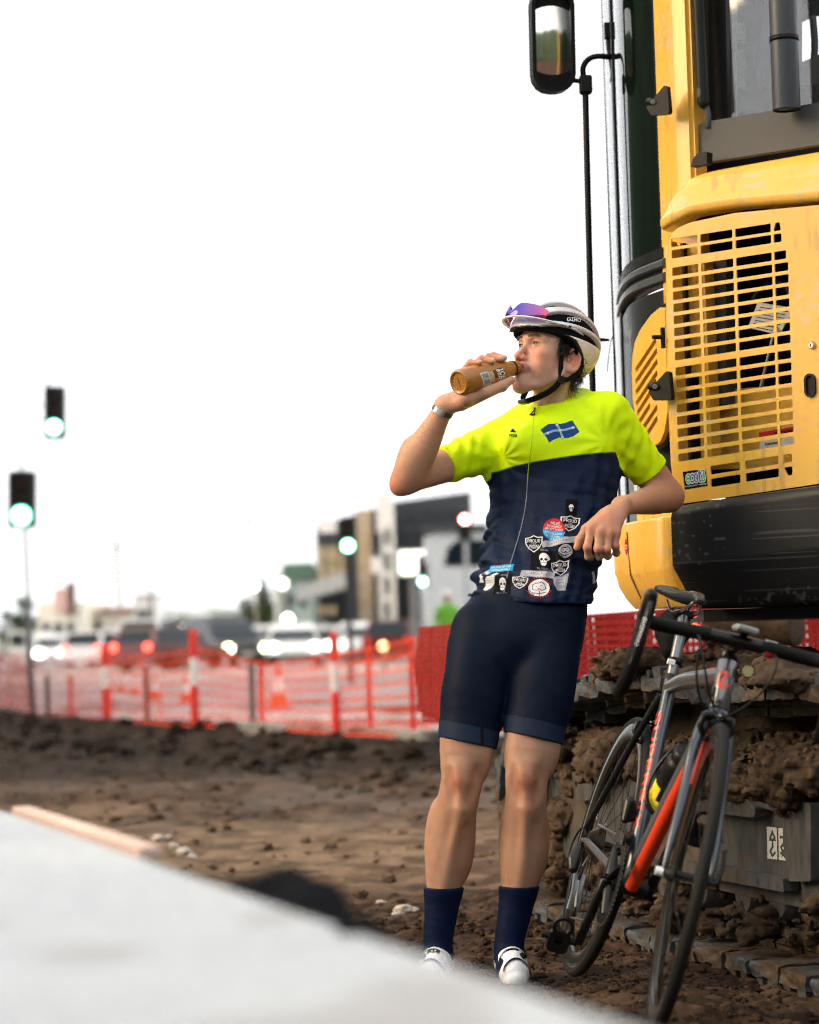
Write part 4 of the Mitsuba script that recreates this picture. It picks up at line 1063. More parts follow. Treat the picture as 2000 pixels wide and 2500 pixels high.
def hel_col(P):
    q = hlocal(P)
    c = np.tile([.66, .66, .70], (len(P), 1)); pz = (phi(P)[0] > 80) & (q[:, 0] < .03)
    c = np.where(pz[:, None], np.array([.80, .80, .74]), c)
    return np.where((rim_fn(P) > -.0045)[:, None], .02, c)
pbr('helmet_paint', VC, .30, .25, clearcoat=.6)
pbr('helmet_liner', (.004, .004, .005), .8, specular=.08)
hel = new('helmet', 'silver and white vented road helmet worn by the cyclist', 'helmet')
put('shell', hm, 'helmet_paint', True, hel, color=vcol(hm, hel_col))
LIN = Sculpt(); LIN.fn(lambda X: shell_fn(X, -.0085), cen, .15, 0); LIN.fn(lambda X: shell_fn(X, -.021), cen, .15, 0, '-')
LIN.cuts.append(lambda X: rim_fn(X) - .006)
put('liner', LIN.mesh(.003), 'helmet_liner', True, hel)
BAND = Sculpt(); BAND.fn(lambda X: shell_fn(X, -.001), cen, .15, 0); BAND = Surf(BAND.mesh(.004))
if 'DBG' in globals():
    for q_ in DBG: print(q_, phi(BAND.hit(*q_)[0]))
HYr = (6.45, 6.8)
gt = ptext('GIRO', 8.5, 1402, 780, 5, True, w=34)
pxdecal(BAND, gt, 'white_gloss', 'lettering', hel, *HYr, off=.0007, edge=2.5)
# straps
def hs(x, y, Y0, Y1, off): p, n = HEAD.hit(x, y, Y0, Y1); return p + n * off
J = hw(.000, .066, -.082)
sidep = lambda *p: hw(*p)
def ribbon(P, w, name, up):
    P = curve(np.array(P), 26); t, A_, B_ = frames(P, up)
    return put(name, loft([[p + b_ * w / 2, p + b_ * w / 2 + a * .0016, p - b_ * w / 2 + a * .0016, p - b_ * w / 2] for p, a, b_ in zip(P, A_, B_)], closed=True), 'black_strap', 30, hel)
for y in (1, -1):
    ribbon([hw(.026, .082 * y, .040), hw(.020, .0775 * y, -.010), hw(.012, .0715 * y, -.050), hw(.002, .0705 * y, -.088)], .016, 'strap', HF)
    ribbon([hw(-.060, .082 * y, -.010), hw(-.048, .0815 * y, -.045), hw(-.022, .0755 * y, -.078), hw(.002, .0705 * y, -.090)], .013, 'strap', HF)
    ribbon([hw(.003, .0705 * y, -.086), hw(.022, .060 * y, -.122), hw(.048, .030 * y, -.150), hw(.060, .006 * y, -.160)], .017, 'strap', HF)
    put('strap_joint', box(hw(.003, .0715 * y, -.088), (.024, .006, .022), HR, .002), 'black_plastic', 30, hel)
put('buckle', box(hw(.062, -.004, -.161), (.020, .034, .011), HR, .003), 'black_plastic', 30, hel)
# ---------------------------------------------------------------- sunglasses pushed up on the helmet
gls = new('sunglasses', 'mirrored purple shield sunglasses with white frame resting on the helmet front', 'sunglasses')
def arc(al, z, r=0.0): 
    a = math.radians(al); return hw(.036 + (.122 + r) * math.cos(a) - (z - .06) * .25, (.085 + r) * math.sin(a), z - .012)
A_ = np.linspace(-70, 70, 57)
rows = 9
G = np.zeros((len(A_), rows, 3)); uvs = np.zeros((len(A_), rows, 2))
A_ = A_ * .86
for i, a in enumerate(A_):
    notch = .022 * math.exp(-(a / 9) ** 2)
    zt = .111 - notch - .016 * (abs(a) / 70) ** 3 - .006 * math.exp(-((abs(a) - 62) / 8) ** 2)
    for j in range(rows):
        t = j / (rows - 1); G[i, j] = arc(a, .068 + (zt - .068) * t, .006 + .004 * math.sin(t * 3)); uvs[i, j] = a / 70, t
n_, m_ = len(A_), rows
out_ = G; inn = G - (G - hw(.04, 0, .07)) / np.linalg.norm(G - hw(.04, 0, .07), axis=-1, keepdims=True) * .0018
lens = loft(np.concatenate([out_, inn[:, ::-1]], 1), closed=True)
uv2 = np.concatenate([uvs, uvs[:, ::-1]], 1).reshape(-1, 2); uv2 = np.vstack([uv2, uv2[:1], uv2[-1:]])
def lens_sheen_col(u):  # reflected tints and sky showing through, painted across the lens
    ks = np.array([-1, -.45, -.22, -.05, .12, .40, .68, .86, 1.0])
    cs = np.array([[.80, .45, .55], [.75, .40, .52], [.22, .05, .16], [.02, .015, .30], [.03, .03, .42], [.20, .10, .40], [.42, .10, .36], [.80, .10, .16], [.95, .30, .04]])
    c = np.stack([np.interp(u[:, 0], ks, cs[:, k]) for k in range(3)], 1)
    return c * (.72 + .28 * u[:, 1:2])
put('lens', lens, 'lens_mirror', True, gls, color=np.clip(lens_sheen_col(uv2), 0, 1))
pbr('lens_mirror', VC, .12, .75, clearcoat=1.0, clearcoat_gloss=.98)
put('frame', tube(np.array([arc(a, .067, .009) for a in np.linspace(-78, 78, 41)]), .0038, 8, flat=.8), 'white_gloss', True, gls)
for y in (1, -1):
    put('temple', tube(np.array([arc(78 * y, .067, .008), arc(88 * y, .069, .010), arc(104 * y, .066, .014), arc(118 * y, .062, .018)]), [.0055, .0065, .0060, .0040], 8, flat=.5), 'white_gloss', True, gls)
    put('logo', rod(arc(92 * y, .0685, .0135), arc(95 * y, .0682, .0175), .003, n=10), 'black_plastic', 30, gls)
put('nose_piece', tube(curve(np.array([arc(-8, .098, .003), arc(-4, .088, .003), arc(4, .088, .003), arc(8, .098, .003)]), 12), .003, 6), 'black_plastic', True, gls)
# ================================================================== the excavator
def yellow_col(p, n, uv):
    a = fbm(p.x * 5, p.y * 5, p.z * 5, 3); b = fbm(p.x * 40, p.y * 40, p.z * 9, 3)
    c = mix((.68, .375, .050), (.74, .43, .068), a)
    c = mix(c, (.30, .20, .08), smoothstep(.58, .85, b) * .40)
    sm = smoothstep(.62, .74, noise(p.x * 9, p.y * 9, p.z * 6)) * smoothstep(.45, .7, noise(p.x * 55, p.y * 55, p.z * 55))
    run = smoothstep(.72, .86, noise(p.x * 42, p.y * 42, p.z * 2.2)) * smoothstep(.5, .7, noise(p.x * 3, p.y * 3, p.z * 3))
    return mix(mix(c, (.42, .40, .36), sm * .35), (.33, .19, .06), run * .45)
pbr('yellow_paint', proc(yellow_col), 0.26, clearcoat=0.7, clearcoat_gloss=0.9, specular=0.5)
def cw_col(p, n, uv):
    a = fbm(p.x * 6, p.y * 6, p.z * 6, 3)
    st = noise(p.x * 70 - p.z * 10, p.y * 70, p.z * 3.2) * smoothstep(1.16, 1.06, p.z) * noise(p.x * 5, p.y * 5, p.z * 5)
    sc = smoothstep(.74, .82, noise(p.x * 62, p.y * 62, p.z * 75)) * smoothstep(.50, .66, noise(p.x * 5, p.y * 5, p.z * 5))
    hz = smoothstep(.74, .8, noise(p.x * 3, p.y * 3, p.z * 160))
    c = mix((.010, .011, .012), (.018, .019, .021), a)
    c = mix(c, (.17, .16, .14), smoothstep(.36, .60, st) * .6)
    return mix(mix(c, (.16, .16, .155), sc * .35), (.09, .095, .105), hz * .4)
pbr('counterweight_black', proc(cw_col), 0.40, specular=0.22)
pbr('trim_black', (.007, .007, .008), 0.45, specular=0.2)
def grain(p, n, uv): return noise(p.x * 420, p.y * 420, p.z * 420)
pbr('grain_plastic', (.050, .053, .055), 0.55, bump=grain, bscale=.0012)
pbr('rubber_grey', (.055, .062, .072), 0.32)
def soot(p, n, uv):
    a = fbm(p.x * 14, p.y * 14, p.z * 3, 3)
    s = smoothstep(.72, .8, noise(p.x * 30, p.y * 30, p.z * 22)) * smoothstep(.5, .7, noise(p.x * 6, p.y * 6, p.z * 6))
    return mix(mix((.010, .012, .012), (.022, .025, .026), a), (.2, .2, .2), s * .4)
pbr('panel_black', proc(soot), 0.35, specular=0.14)
scene['cab_glass'] = {'type': 'thindielectric', 'int_ior': 1.52}
pbr('dark_glass', (.003, .006, .005), 0.03, specular=0.22)
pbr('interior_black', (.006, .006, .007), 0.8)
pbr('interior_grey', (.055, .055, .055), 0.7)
pbr('bolt_steel', (.45, .45, .45), 0.3, 1.0)
pbr('pipe_paint', (.035, .045, .058), 0.4)
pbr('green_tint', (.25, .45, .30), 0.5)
def mud_col(p, n, uv):
    a = fbm(p.x * 7, p.y * 7, p.z * 7, 4); b = noise(p.x * 90, p.y * 90, p.z * 90)
    return mix((.022, .0145, .0095), (.085, .058, .038), smoothstep(.3, .7, a)) * (.7 + .55 * b)
pbr('mud', proc(mud_col), .95, specular=0.2)
def steel_col(p, n, uv):
    a = fbm(p.x * 5, p.y * 5, p.z * 5, 4); b = fbm(p.x * 60, p.y * 60, p.z * 12, 3)
    c = mix((.030, .032, .034), (.105, .106, .105), b)
    return mix(c, mix((.05, .036, .025), (.13, .098, .070), b), smoothstep(.50, .66, a) * .8)
pbr('muddy_steel', proc(steel_col), .5, specular=0.2)
def lug_col(p, n, uv):
    a = fbm(p.x * 11, p.y * 11, p.z * 11, 4); b = fbm(p.x * 70, p.y * 70, p.z * 70, 2)
    c = mix((.030, .036, .042), (.105, .115, .125), b)
    return mix(c, mix((.04, .028, .019), (.12, .085, .057), b), smoothstep(.43, .55, a))
pbr('track_rubber', proc(lug_col), .5, specular=0.25)

exc = new('excavator', 'yellow tracked excavator with black counterweight and slotted side door', 'excavator')
C0 = at(1648, 1240, 6.98)
UA = unit(V(.77, -.64, 0)); NA = V(-.64, -.77, 0) / math.hypot(.64, .77)
def A(x, y, off=0.0):            # on the plane of the engine door
    return onp(x, y, C0 + NA * off, NA)
def A2(x, y, off=0.0):
    p = A(x, y, off) - C0; return (p @ UA, p[2] + C0[2])
def onA(off=0.0): return C0 * V(1, 1, 0) + NA * off, UA, V(0, 0, 1)
def slab(poly2, off, d, name, bs, parent=exc, **kw):
    o, ex, ey = onA(off)
    return put(name, prism(poly2, o, ex, ey, d), bs, 35, parent, **kw)
# ---- engine door with its slots
door = sg.Polygon([A2(*q) for q in [(1636, 585), (1640, 570), (1655, 556), (1685, 543), (1793, 520), (2000, 500), (2200, 478), (2200, 1152), (2000, 1181), (1658, 1231), (1652, 1205), (1642, 1130), (1634, 942), (1630, 760), (1630, 650)]]).buffer(-.012).buffer(.012)
colsx = [(1643, 1707), (1714, 1792), (1799, 1886), (1892, 1925)]
rowsy = [552, 580] + [623 + 29.6 * i for i in range(8)] + [868 + 30.2 * i for i in range(8)] + [1122, 1153]
holes = []
for ri, yr in enumerate(rowsy):
    for ci, (xa, xb) in enumerate(colsx):
        if ri >= 18 and ci == 0: continue
        if ri < 2 and ci == 3: xb = 1911
        ln = .033 * (yr + 20 - 692)
        x0, x1 = xa + ln, xb + ln
        if ri == 2 and ci == 3: x1 -= 4
        if ri >= 18: x0 += 6; x1 -= (6 if ci == 3 else 0)
        cyl = yr + .155 * (1905 - (x0 + x1) / 2)
        h = 10.3 if ri != 17 else 9.5
        q = [(x0, cyl + .155 * (x1 - x0) / 2 - h), (x1, cyl - .155 * (x1 - x0) / 2 - h), (x1, cyl - .155 * (x1 - x0) / 2 + h), (x0, cyl + .155 * (x1 - x0) / 2 + h)]
        if ri == 19 and ci == 3: q[3] = (x0 + 10, q[3][1]); 
        if ri == 0 and ci == 3: q[0] = (x0 + 5, q[0][1]); q[1] = (x1 - 4, q[1][1])
        holes.append(sg.Polygon([A2(*p) for p in q]).buffer(-.0035).buffer(.0035, quad_segs=3))
grille = door.difference(so.unary_union(holes))
kd = slab(grille, -.005, .005, 'engine_door', 'yellow_paint', label='yellow engine door with rows of slots')
# rounded edge and return of the door towards the cab
le = [(1636, 585), (1630, 650), (1630, 760), (1634, 942), (1642, 1130), (1652, 1205), (1658, 1231)]
prof = [(0, 0.0), (-.008, -.002), (-.014, -.010), (-.016, -.022), (-.016, -.06)]
rings = []
for q in le:
    p = A(*q); rings.append([p + UA * (a + .002) + NA * (b + .0005) for a, b in prof])
m = loft(rings, closed=False, caps=False)
put('door_edge', m, 'yellow_paint', True, kd)
# what lies behind the slots
def wall_mesh(q, off, back):     # shallow box behind the door
    return prism(sg.Polygon([A2(*p) for p in q]), *onA(off), back)
ob, exb, eyb = onA(-.45)
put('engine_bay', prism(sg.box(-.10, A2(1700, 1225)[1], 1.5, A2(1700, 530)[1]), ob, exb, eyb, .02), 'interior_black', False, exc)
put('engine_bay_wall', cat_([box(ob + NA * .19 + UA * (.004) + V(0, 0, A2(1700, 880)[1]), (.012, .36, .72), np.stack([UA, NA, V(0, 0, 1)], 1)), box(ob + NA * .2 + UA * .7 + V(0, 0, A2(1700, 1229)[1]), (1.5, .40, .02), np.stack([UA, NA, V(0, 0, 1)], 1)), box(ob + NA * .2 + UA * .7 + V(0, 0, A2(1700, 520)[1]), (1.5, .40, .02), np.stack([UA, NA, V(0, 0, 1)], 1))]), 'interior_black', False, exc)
slab(sg.Polygon([A2(*q, -0.06) for q in [(1648, 600), (1662, 600), (1682, 1140), (1664, 1140)]]), -0.06, .05, 'bracket', 'yellow_paint')
slab(sg.Polygon([A2(*q, -0.13) for q in [(1722, 640), (1742, 640), (1762, 1120), (1735, 1120)]]), -0.13, .05, 'bracket', 'yellow_paint')
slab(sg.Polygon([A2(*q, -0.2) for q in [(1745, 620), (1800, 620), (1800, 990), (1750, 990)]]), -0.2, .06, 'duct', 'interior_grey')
slab(sg.Polygon([A2(*q, -0.24) for q in [(1700, 960), (1980, 940), (1980, 1140), (1705, 1150)]]), -0.24, .05, 'bulkhead', 'yellow_paint')
lab = sg.Polygon([A2(*q, -.10) for q in [(1852, 738), (1940, 752), (1905, 818), (1828, 800)]])
kl = slab(lab, -.10, .004, 'maintenance_label', 'label_white')
ln = [sg.LineString([A2(1858 - 3.0 * i, 750 + 8 * i, -.10), A2(1925 - 4.5 * i, 761 + 8 * i, -.10)]).buffer(.0011) for i in range(7)]
slab(so.unary_union(ln).intersection(lab), -.0955, .0008, 'print', 'print_black', kl)
kw_ = slab(sg.Polygon([A2(*q, -.10) for q in [(1856, 1056), (1950, 1040), (1952, 1096), (1858, 1112)]]), -.10, .004, 'warning_label', 'label_white')
slab(sg.Polygon([A2(*q, -.10) for q in [(1856, 1056), (1950, 1040), (1950, 1058), (1856, 1074)]]), -.0955, .001, 'print', 'print_red', kw_)
def words(s, hpx, x, y, off, bs, parent, name='lettering', slope=.155, bold=True, kx=1.0, thick=.0008, italic=0):
    """lettering on the door plane, centred on photo pixel (x, y)"""
    c = A2(x, y, off); c2 = A2(x + 50, y - 50 * slope, off)
    ang = math.degrees(math.atan2(c2[1] - c[1], c2[0] - c[0]))
    h = abs(A2(x, y + hpx, off)[1] - c[1])
    g = sa.translate(sa.rotate(sa.skew(sa.scale(text2d(s, h, bold), kx, 1), italic), ang, origin=(0, 0)), *c)
    return slab(g, off, thick, name, bs, parent)
words('WARNING', 8, 1915, 1055, -.0942, 'print_black', kw_)
words('Explosion', 6, 1884, 1083, -.0955, 'print_black', kw_); words('or death.', 6, 1878, 1095, -.0955, 'print_black', kw_)
o_ = A(1868, 945, -.12); put('gas_strut', rod(A(1856, 955, -.09), A(1893, 800, -.085), .0055), 'bolt_steel', 40, exc)
put('hose', tube(curve([A(1845, 760, -.2), A(1870, 700, -.2), A(1900, 690, -.22), A(1935, 740, -.2), A(1930, 860, -.2)], 30), .012, 8), 'trim_black', True, exc)
# emblem
eb = sg.Polygon([A2(*q) for q in [(1668, 1152), (1723, 1144), (1728, 1186), (1673, 1195)]])
ke = slab(eb, .0, .0015, 'emblem', 'print_black')
x_ = 1676.5
for chs, bs, fill in (('e', 'emb_green', 0), ('c', 'emb_blue', 0), ('o', 'emb_blue', 0), ('t', 'emb_blue', 0), ('3', 'emb_green', 0)):
    w = {'e': 10.6, 'c': 9.6, 'o': 10.4, 't': 8.0, '3': 9.6}[chs]
    hh = 24 if chs in 'eco' else 30
    yy = 1166.5 - .135 * (x_ - 1697) - (0 if chs in 'eco' else 3)
    for gr, b2, of, th in ((.0022, 'label_white', .0017, .0006), (-.0001, bs, .0024, .0006)):
        c = A2(x_ + w / 2, yy, 0); h = abs(A2(x_, yy + hh, 0)[1] - c[1])
        g = text2d(chs, h, True); bw = g.bounds[2] - g.bounds[0]; ww = A2(x_ + w, yy, 0)[0] - A2(x_, yy, 0)[0]
        g = sa.translate(sa.scale(g, ww / bw, h / (g.bounds[3] - g.bounds[1]), origin=(0, 0)), *c).buffer(gr)
        slab(g, of, th, 'lettering', b2, ke)
    x_ += w * .96
words('ecology & economy - technology 3', 3.6, 1700, 1184.5, .0016, 'label_white', ke, slope=.14, bold=False, kx=.8)
pbr('emb_green', (.02, .32, .10), .5); pbr('emb_blue', (.01, .07, .38), .5)
# lock and pull handle
lk = A(1984, 843); put('door_lock', lathe([(0, .006), (.008, .006), (.0095, .004), (.010, 0), (.012, -.004)], lk + NA * .004, NA, 24), 'bolt_steel', 40, kd)
slab(sa.translate(rpoly(.0022, .008), *A2(1984, 843)), .0102, .001, 'keyhole', 'print_black', kd)
hp = [A2(1966, 915), A2(1968, 972), A2(1990, 968), A2(1990, 912)]
hc = np.mean(hp, 0); ho = sa.translate(rpoly(.034, .066, .0165), *A2(1980, 941))
slab(ho.difference(ho.buffer(-.006)), 0, .008, 'handle_rim', 'trim_black', kd)
slab(ho.buffer(-.006), .0006, .001, 'handle_pocket', 'interior_black', kd)
# ---- hood over the door
def sweep(path, prof, name, bs, parent=exc, smooth=32, **kw):
    """profile rows (outward, z) carried along a plan path of (X, Y)"""
    P = np.asarray(path, float)[:, :2]; t = np.gradient(P, axis=0); t /= np.linalg.norm(t, axis=1, keepdims=True)
    n = np.stack([t[:, 1], -t[:, 0]], 1)
    rings = [[V(*(p + nn * a), z) for a, z in (prof(i / (len(P) - 1)) if callable(prof) else prof)] for i, (p, nn) in enumerate(zip(P, n))]
    return put(name, loft(rings, closed=False, caps=False), bs, smooth, parent, **kw)
def planA(s, off): return (C0 + UA * s + NA * off)[:2]
def smooth_path(P, n=40): return curve(np.c_[np.asarray(P)[:, :2], np.zeros(len(P))], n)[:, :2]
hz0 = lambda s: np.interp(s, [-.1, .0, .10, .25, .5, 1.4], [A(1640, 556)[2], A(1648, 552)[2], A(1725, 515)[2] - .004, A(1830, 503)[2], A(2000, 492)[2], A(2200, 470)[2]])
htop = lambda s: np.interp(s, [0.06, .17, .5, 1.4], [A(1700, 415, -.06)[2], A(1815, 394, -.06)[2], A(2000, 360, -.06)[2], A(2200, 330, -.06)[2]])
rings = []
for i in range(44):
    s = -.030 + (i / 43) ** 1.6 * 1.7
    e = max(0, (s + .030)) / .14
    rnd = math.sqrt(max(0, 1 - (1 - min(1, e)) ** 2.2))                    # the hood's left end is rounded off
    zb, zt = hz0(s), htop(s)
    zt = zb + (zt - zb) * (.22 + .78 * rnd)
    back = -.16 * (1 - rnd) * .25
    r = []
    H_ = zt - zb
    for a, z in [(-.16, .0), (-.006, .0), (.008, .004), (.014, .014), (.013, .03)]: r.append(C0 * V(1, 1, 0) + UA * s + NA * (a + back) + V(0, 0, zb + z))
    for k in range(12):
        q = k / 11; x_ = .03 + (H_ - .03) * (q * .70 if q < .6 else .42 + .58 * math.sin((q - .6) / .4 * math.pi / 2))
        r.append(C0 * V(1, 1, 0) + UA * s + NA * (.013 - .045 * q - (.0 if q < .6 else .10 * (1 - math.cos((q - .6) / .4 * math.pi / 2))) + back) + V(0, 0, zb + x_))
    r.append(C0 * V(1, 1, 0) + UA * s + NA * (-.6) + V(0, 0, zt + .03))
    rings.append(r)
put('hood', loft(rings, closed=False, caps=False), 'yellow_paint', 45, exc)
# ---- counterweight
def cwz(s): return np.interp(s, [-.05, 0, .5, 1.6], [A(1640, 1242)[2], A(1650, 1238)[2], A(2000, 1187)[2], A(2000, 1187)[2] + .02])
cwp = [planA(-.012, -.02), planA(.0, .012), planA(.06, .030), planA(.25, .040), planA(.5, .040), planA(.8, .0), planA(1.2, -.16), planA(1.7, -.5)]
cwp = smooth_path(cwp, 46)
zbot = A(1700, 1488)[2]
rings = []
t = np.gradient(cwp, axis=0); t /= np.linalg.norm(t, axis=1, keepdims=True); nn_ = np.stack([t[:, 1], -t[:, 0]], 1)
for p, n in zip(cwp, nn_):
    s = (np.r_[p, 0] - C0 * V(1, 1, 0)) @ UA; zt = cwz(s)
    row = [(-.45, zt + .004), (-.02, zt + .002), (-.006, zt - .002), (.004, zt - .012), (.008, zt - .03), (.008, zt - .165), (.004, zt - .18), (-.03, zbot + .055), (-.052, zbot + .018), (-.075, zbot + .002), (-.45, zbot)]
    rings.append([V(*(p + n * a), z) for a, z in row])
put('counterweight', loft(rings, closed=True, caps=True), 'counterweight_black', 40, exc, label='scratched black counterweight')
# under-house plate
put('swing_frame', prism(sg.Polygon([planA(-.3, -.5), planA(.02, -.1), planA(1.6, -.3), planA(1.6, -1.6), planA(-.3, -1.6)]), (0, 0, zbot - .035), V(1, 0, 0), V(0, 1, 0), .034), 'trim_black', False, exc)
put('slew_ring', lathe([(0, .0), (.42, 0), (.42, .30), (0, .30)], V(*planA(.9, -1.1), zbot - .34), V(0, 0, 1), 40), 'muddy_steel', 40, exc)
# ---- yellow tool box on the flank, left of the counterweight
B0 = at(1638, 1260, 7.0) * V(1, 1, 0); BD = unit(V(-.215, .977, 0)); BNn = unit(V(-.977, -.215, 0))
ztop, zb2 = at(1632, 1257, 7.0)[2], zbot + .012
plan = smooth_path([B0 + BD * q + BNn * o for q, o in ((-.02, -.015), (.0, 0), (.10, .004), (.30, .004), (.50, .0), (.60, -.012), (.64, -.05), (.65, -.12), (.65, -.4))], 50)[::-1]
rings = []
t = np.gradient(plan, axis=0); t /= np.linalg.norm(t, axis=1, keepdims=True); n2 = np.stack([t[:, 1], -t[:, 0]], 1)
for p, n in zip(plan, n2):
    row = [(-.25, ztop + .003), (-.02, ztop + .002), (-.006, ztop - .001), (.0, ztop - .010), (.002, ztop - .10), (.0, ztop - .155), (-.006, ztop - .165), (-.012, zb2 + .07), (-.035, zb2 + .03), (-.06, zb2), (-.25, zb2)]
    rings.append([V(*(p + n * a), z) for a, z in row])
kb = put('tool_box', loft(rings, closed=True, caps=True), 'yellow_paint', 40, exc)
def Bp(x, y, off=.004): return onp(x, y, B0 + BNn * off, BNn)
for q in ([(1531, 1300), (1539, 1395), (1541, 1408)], [(1541, 1408), (1566, 1462)]):
    put('shut_line', tube(np.array([Bp(*p, .0035 if p[1] < 1400 else (-.001 if p[1] < 1420 else -.022)) for p in q] if len(q) > 2 else [lerp(Bp(*q[0], .002 if q[0][1] < 1420 else -.02), Bp(*q[1], -.02), k) for k in (0, .5, 1)]), .0022, 6), 'interior_black', True, kb)
def Bplane(polypx, off, d, name, bs, parent):
    pts = [Bp(*q, off) for q in polypx]; o = B0 + BNn * off
    return put(name, prism(sg.Polygon([((p - o) @ -BD, p[2]) for p in pts]), o, -BD, V(0, 0, 1), d), bs, False, parent)
for pl in ([(1525, 1330), (1531, 1328), (1528, 1313)], [(1526, 1342), (1532, 1340), (1530, 1356)]):
    Bplane([(x + 0, y + 0) for x, y in pl], .0045, .0006, 'arrow_mark', 'print_red', kb)
put('arrow_mark', rod(Bp(1523, 1337, .005), Bp(1535, 1333, .005), .0012, n=6), 'print_red', False, kb)
# ---- cab: one plan curve carries pillar, glass and lower panels
cabp = [(1735, 6.93), (1705, 7.02), (1668, 7.06), (1625, 7.15), (1575, 7.29), (1540, 7.43), (1522, 7.60), (1512, 7.85), (1508, 8.2), (1509, 8.7)]
CP = smooth_path([at(x, 600, Y) for x, Y in cabp], 160)
def cab_s(x):
    q = np.array([pix(V(p[0], p[1], 2.0))[0] for p in CP]); return int(np.argmin(np.abs(q - x)))
def cab_band(x0, x1, prof, name, bs, parent=exc, off=0.0, **kw):
    i0, i1 = sorted((cab_s(x0), cab_s(x1)))
    P = CP[i0:i1 + 1]; t = np.gradient(CP, axis=0)[i0:i1 + 1]; t /= np.linalg.norm(t, axis=1, keepdims=True)
    n = np.stack([t[:, 1], -t[:, 0]], 1)
    if n[0] @ (EYE[:2] - P[0]) < 0: n = -n
    rings = [[V(*(p + m_ * (a + off)), z) for a, z in prof] for p, m_ in zip(P, n)]
    return put(name, loft(rings, closed=True, caps=True), bs, 40, parent, **kw)
zg0 = at(1620, 600, 7.16)[2]
zs0 = at(1575, 640, 7.29)[2]
ZT = 3.9
slabp = lambda z0, z1, th=.03: [(0, z0), (0, z1), (-th, z1), (-th, z0)]
cab_band(1620, 1706, slabp(zg0 - .4, ZT, .05), 'cab_pillar', 'yellow_paint')
cab_band(1700, 1668, slabp(zg0 + .1, ZT, .02), 'pillar_rib', 'yellow_paint', off=.012)
cab_band(1613, 1619.5, slabp(zg0 - .03, ZT, .03), 'window_seal', 'trim_black')
cab_band(1519, 1614, slabp(zg0 - .005, ZT, .006), 'side_glass', 'dark_glass', label='dark curved cab side glass')
cab_band(1511, 1519, slabp(zg0 - .9, ZT, .05), 'door_frame', 'trim_black', off=.006)
cab_band(1513, 1624, slabp(zg0 - .035, zg0 - .004, .04), 'window_seal', 'trim_black', off=.004)
cab_band(1515, 1628, [(.004, zg0 - .067), (.013, zg0 - .061), (.013, zg0 - .046), (.004, zg0 - .038), (-.03, zg0 - .038), (-.03, zg0 - .067)], 'trim_strip', 'rubber_grey')
cab_band(1515, 1628, slabp(zg0 - .11, zg0 - .067, .04), 'window_seal', 'trim_black', off=-.004)
cab_band(1515, 1628, [(.004, zg0 - .111), (.013, zg0 - .105), (.013, zg0 - .088), (.004, zg0 - .080), (-.03, zg0 - .080), (-.03, zg0 - .111)], 'trim_strip', 'rubber_grey')
pz = zg0 - .125
cab_band(1512, 1640, [(.0, pz - .01), (-.004, pz - .003), (-.03, pz), (-.05, pz - .75), (.0, pz - .75)], 'lower_panel', 'panel_black', label='scuffed black lower cab panel')
cab_band(1640, 1540, slabp(at(1575, 1300, 7.29)[2] - .06, at(1575, 1165, 7.29)[2], .05), 'cab_sill', 'yellow_paint', off=.006)
# glass door of the cab, open beyond the side glass
dg = [at(1507, 600, 7.9), at(1492, 600, 8.35)]
put('door_glass', loft([[V(p[0], p[1], z) for z in (1.25, 3.9)] + [V(p[0] + .006, p[1], z) for z in (3.9, 1.25)] for p in (dg[0], lerp(dg[0], dg[1], .5) + V(-.012, 0, 0), dg[1])]), 'dark_glass', 30, exc)
put('door_glass_frame', tube([V(dg[1][0], dg[1][1], 3.9), V(dg[1][0], dg[1][1], 2.5), V(dg[1][0], dg[1][1], 1.25)], .006, 8), 'trim_black', True, exc)
put('door_frame', tube(curve([at(1499, 0, 7.9), at(1494, 60, 7.9), at(1487, 90, 7.9), at(1490, 130, 7.9), at(1496, 200, 7.9)], 20), .010, 8), 'trim_black', True, exc)
put('door_latch', box(at(1483, 75, 7.88), (.020, .03, .05)), 'trim_black', False, exc)
put('grab_stub', rod(at(1461, 829, 7.9), at(1486, 830, 7.95), .007, .005), 'trim_black', 40, exc)
put('door_handle', tube(curve([at(1485, 905, 7.93), at(1489, 850, 7.93), at(1496, 822, 7.93), at(1501, 850, 7.93), at(1502, 930, 7.93)], 24), .0022, 6), 'trim_black', True, exc)
# oval vented cover on the lower panel
Bq = at(1622, 900, 7.155) * V(1, 1, 0); Be = at(1545, 900, 7.42) * V(1, 1, 0)
FD = unit(Bq - Be); FN = unit(V(FD[1], -FD[0], 0)); FN = FN if FN @ (EYE - Bq) > 0 else -FN
def F2(x, y, off=.03):
    p = onp(x, y, Bq + FN * off, FN) - Bq; return (p @ FD, p[2])
def fslab(poly, off, d, name, bs, parent, sm=35): return put(name, prism(poly, Bq + FN * off, FD, V(0, 0, 1), d), bs, sm, parent)
ov = sg.Polygon([F2(*q) for q in [(1623, 752), (1612, 750), (1590, 768), (1563, 806), (1550, 835), (1544, 870), (1543, 909), (1545, 978), (1556, 1040), (1580, 1085), (1600, 1088), (1612, 1078), (1622, 1054), (1630, 1006), (1628, 900)]]).buffer(-.02).buffer(.02, quad_segs=6)
sl = []
for (xa, ya, xb, yb) in [(1552, 905, 1602, 829), (1552, 933, 1604, 855), (1552, 960, 1605, 881), (1553, 987, 1605, 909), (1556, 1010, 1586, 962), (1560, 1032, 1587, 989), (1570, 1046, 1605, 993), (1580, 1060, 1605, 1020)]:
    sl.append(sg.LineString([F2(xa, ya), F2(xb, yb)]).buffer(.0085, cap_style=2).buffer(-.002).buffer(.002))
sl.append(sa.scale(sg.Point(*F2(1600, 952)).buffer(1), .016, .036))
ko = fslab(ov.difference(so.unary_union(sl)), .014, .016, 'vent_cover', 'yellow_paint', exc)
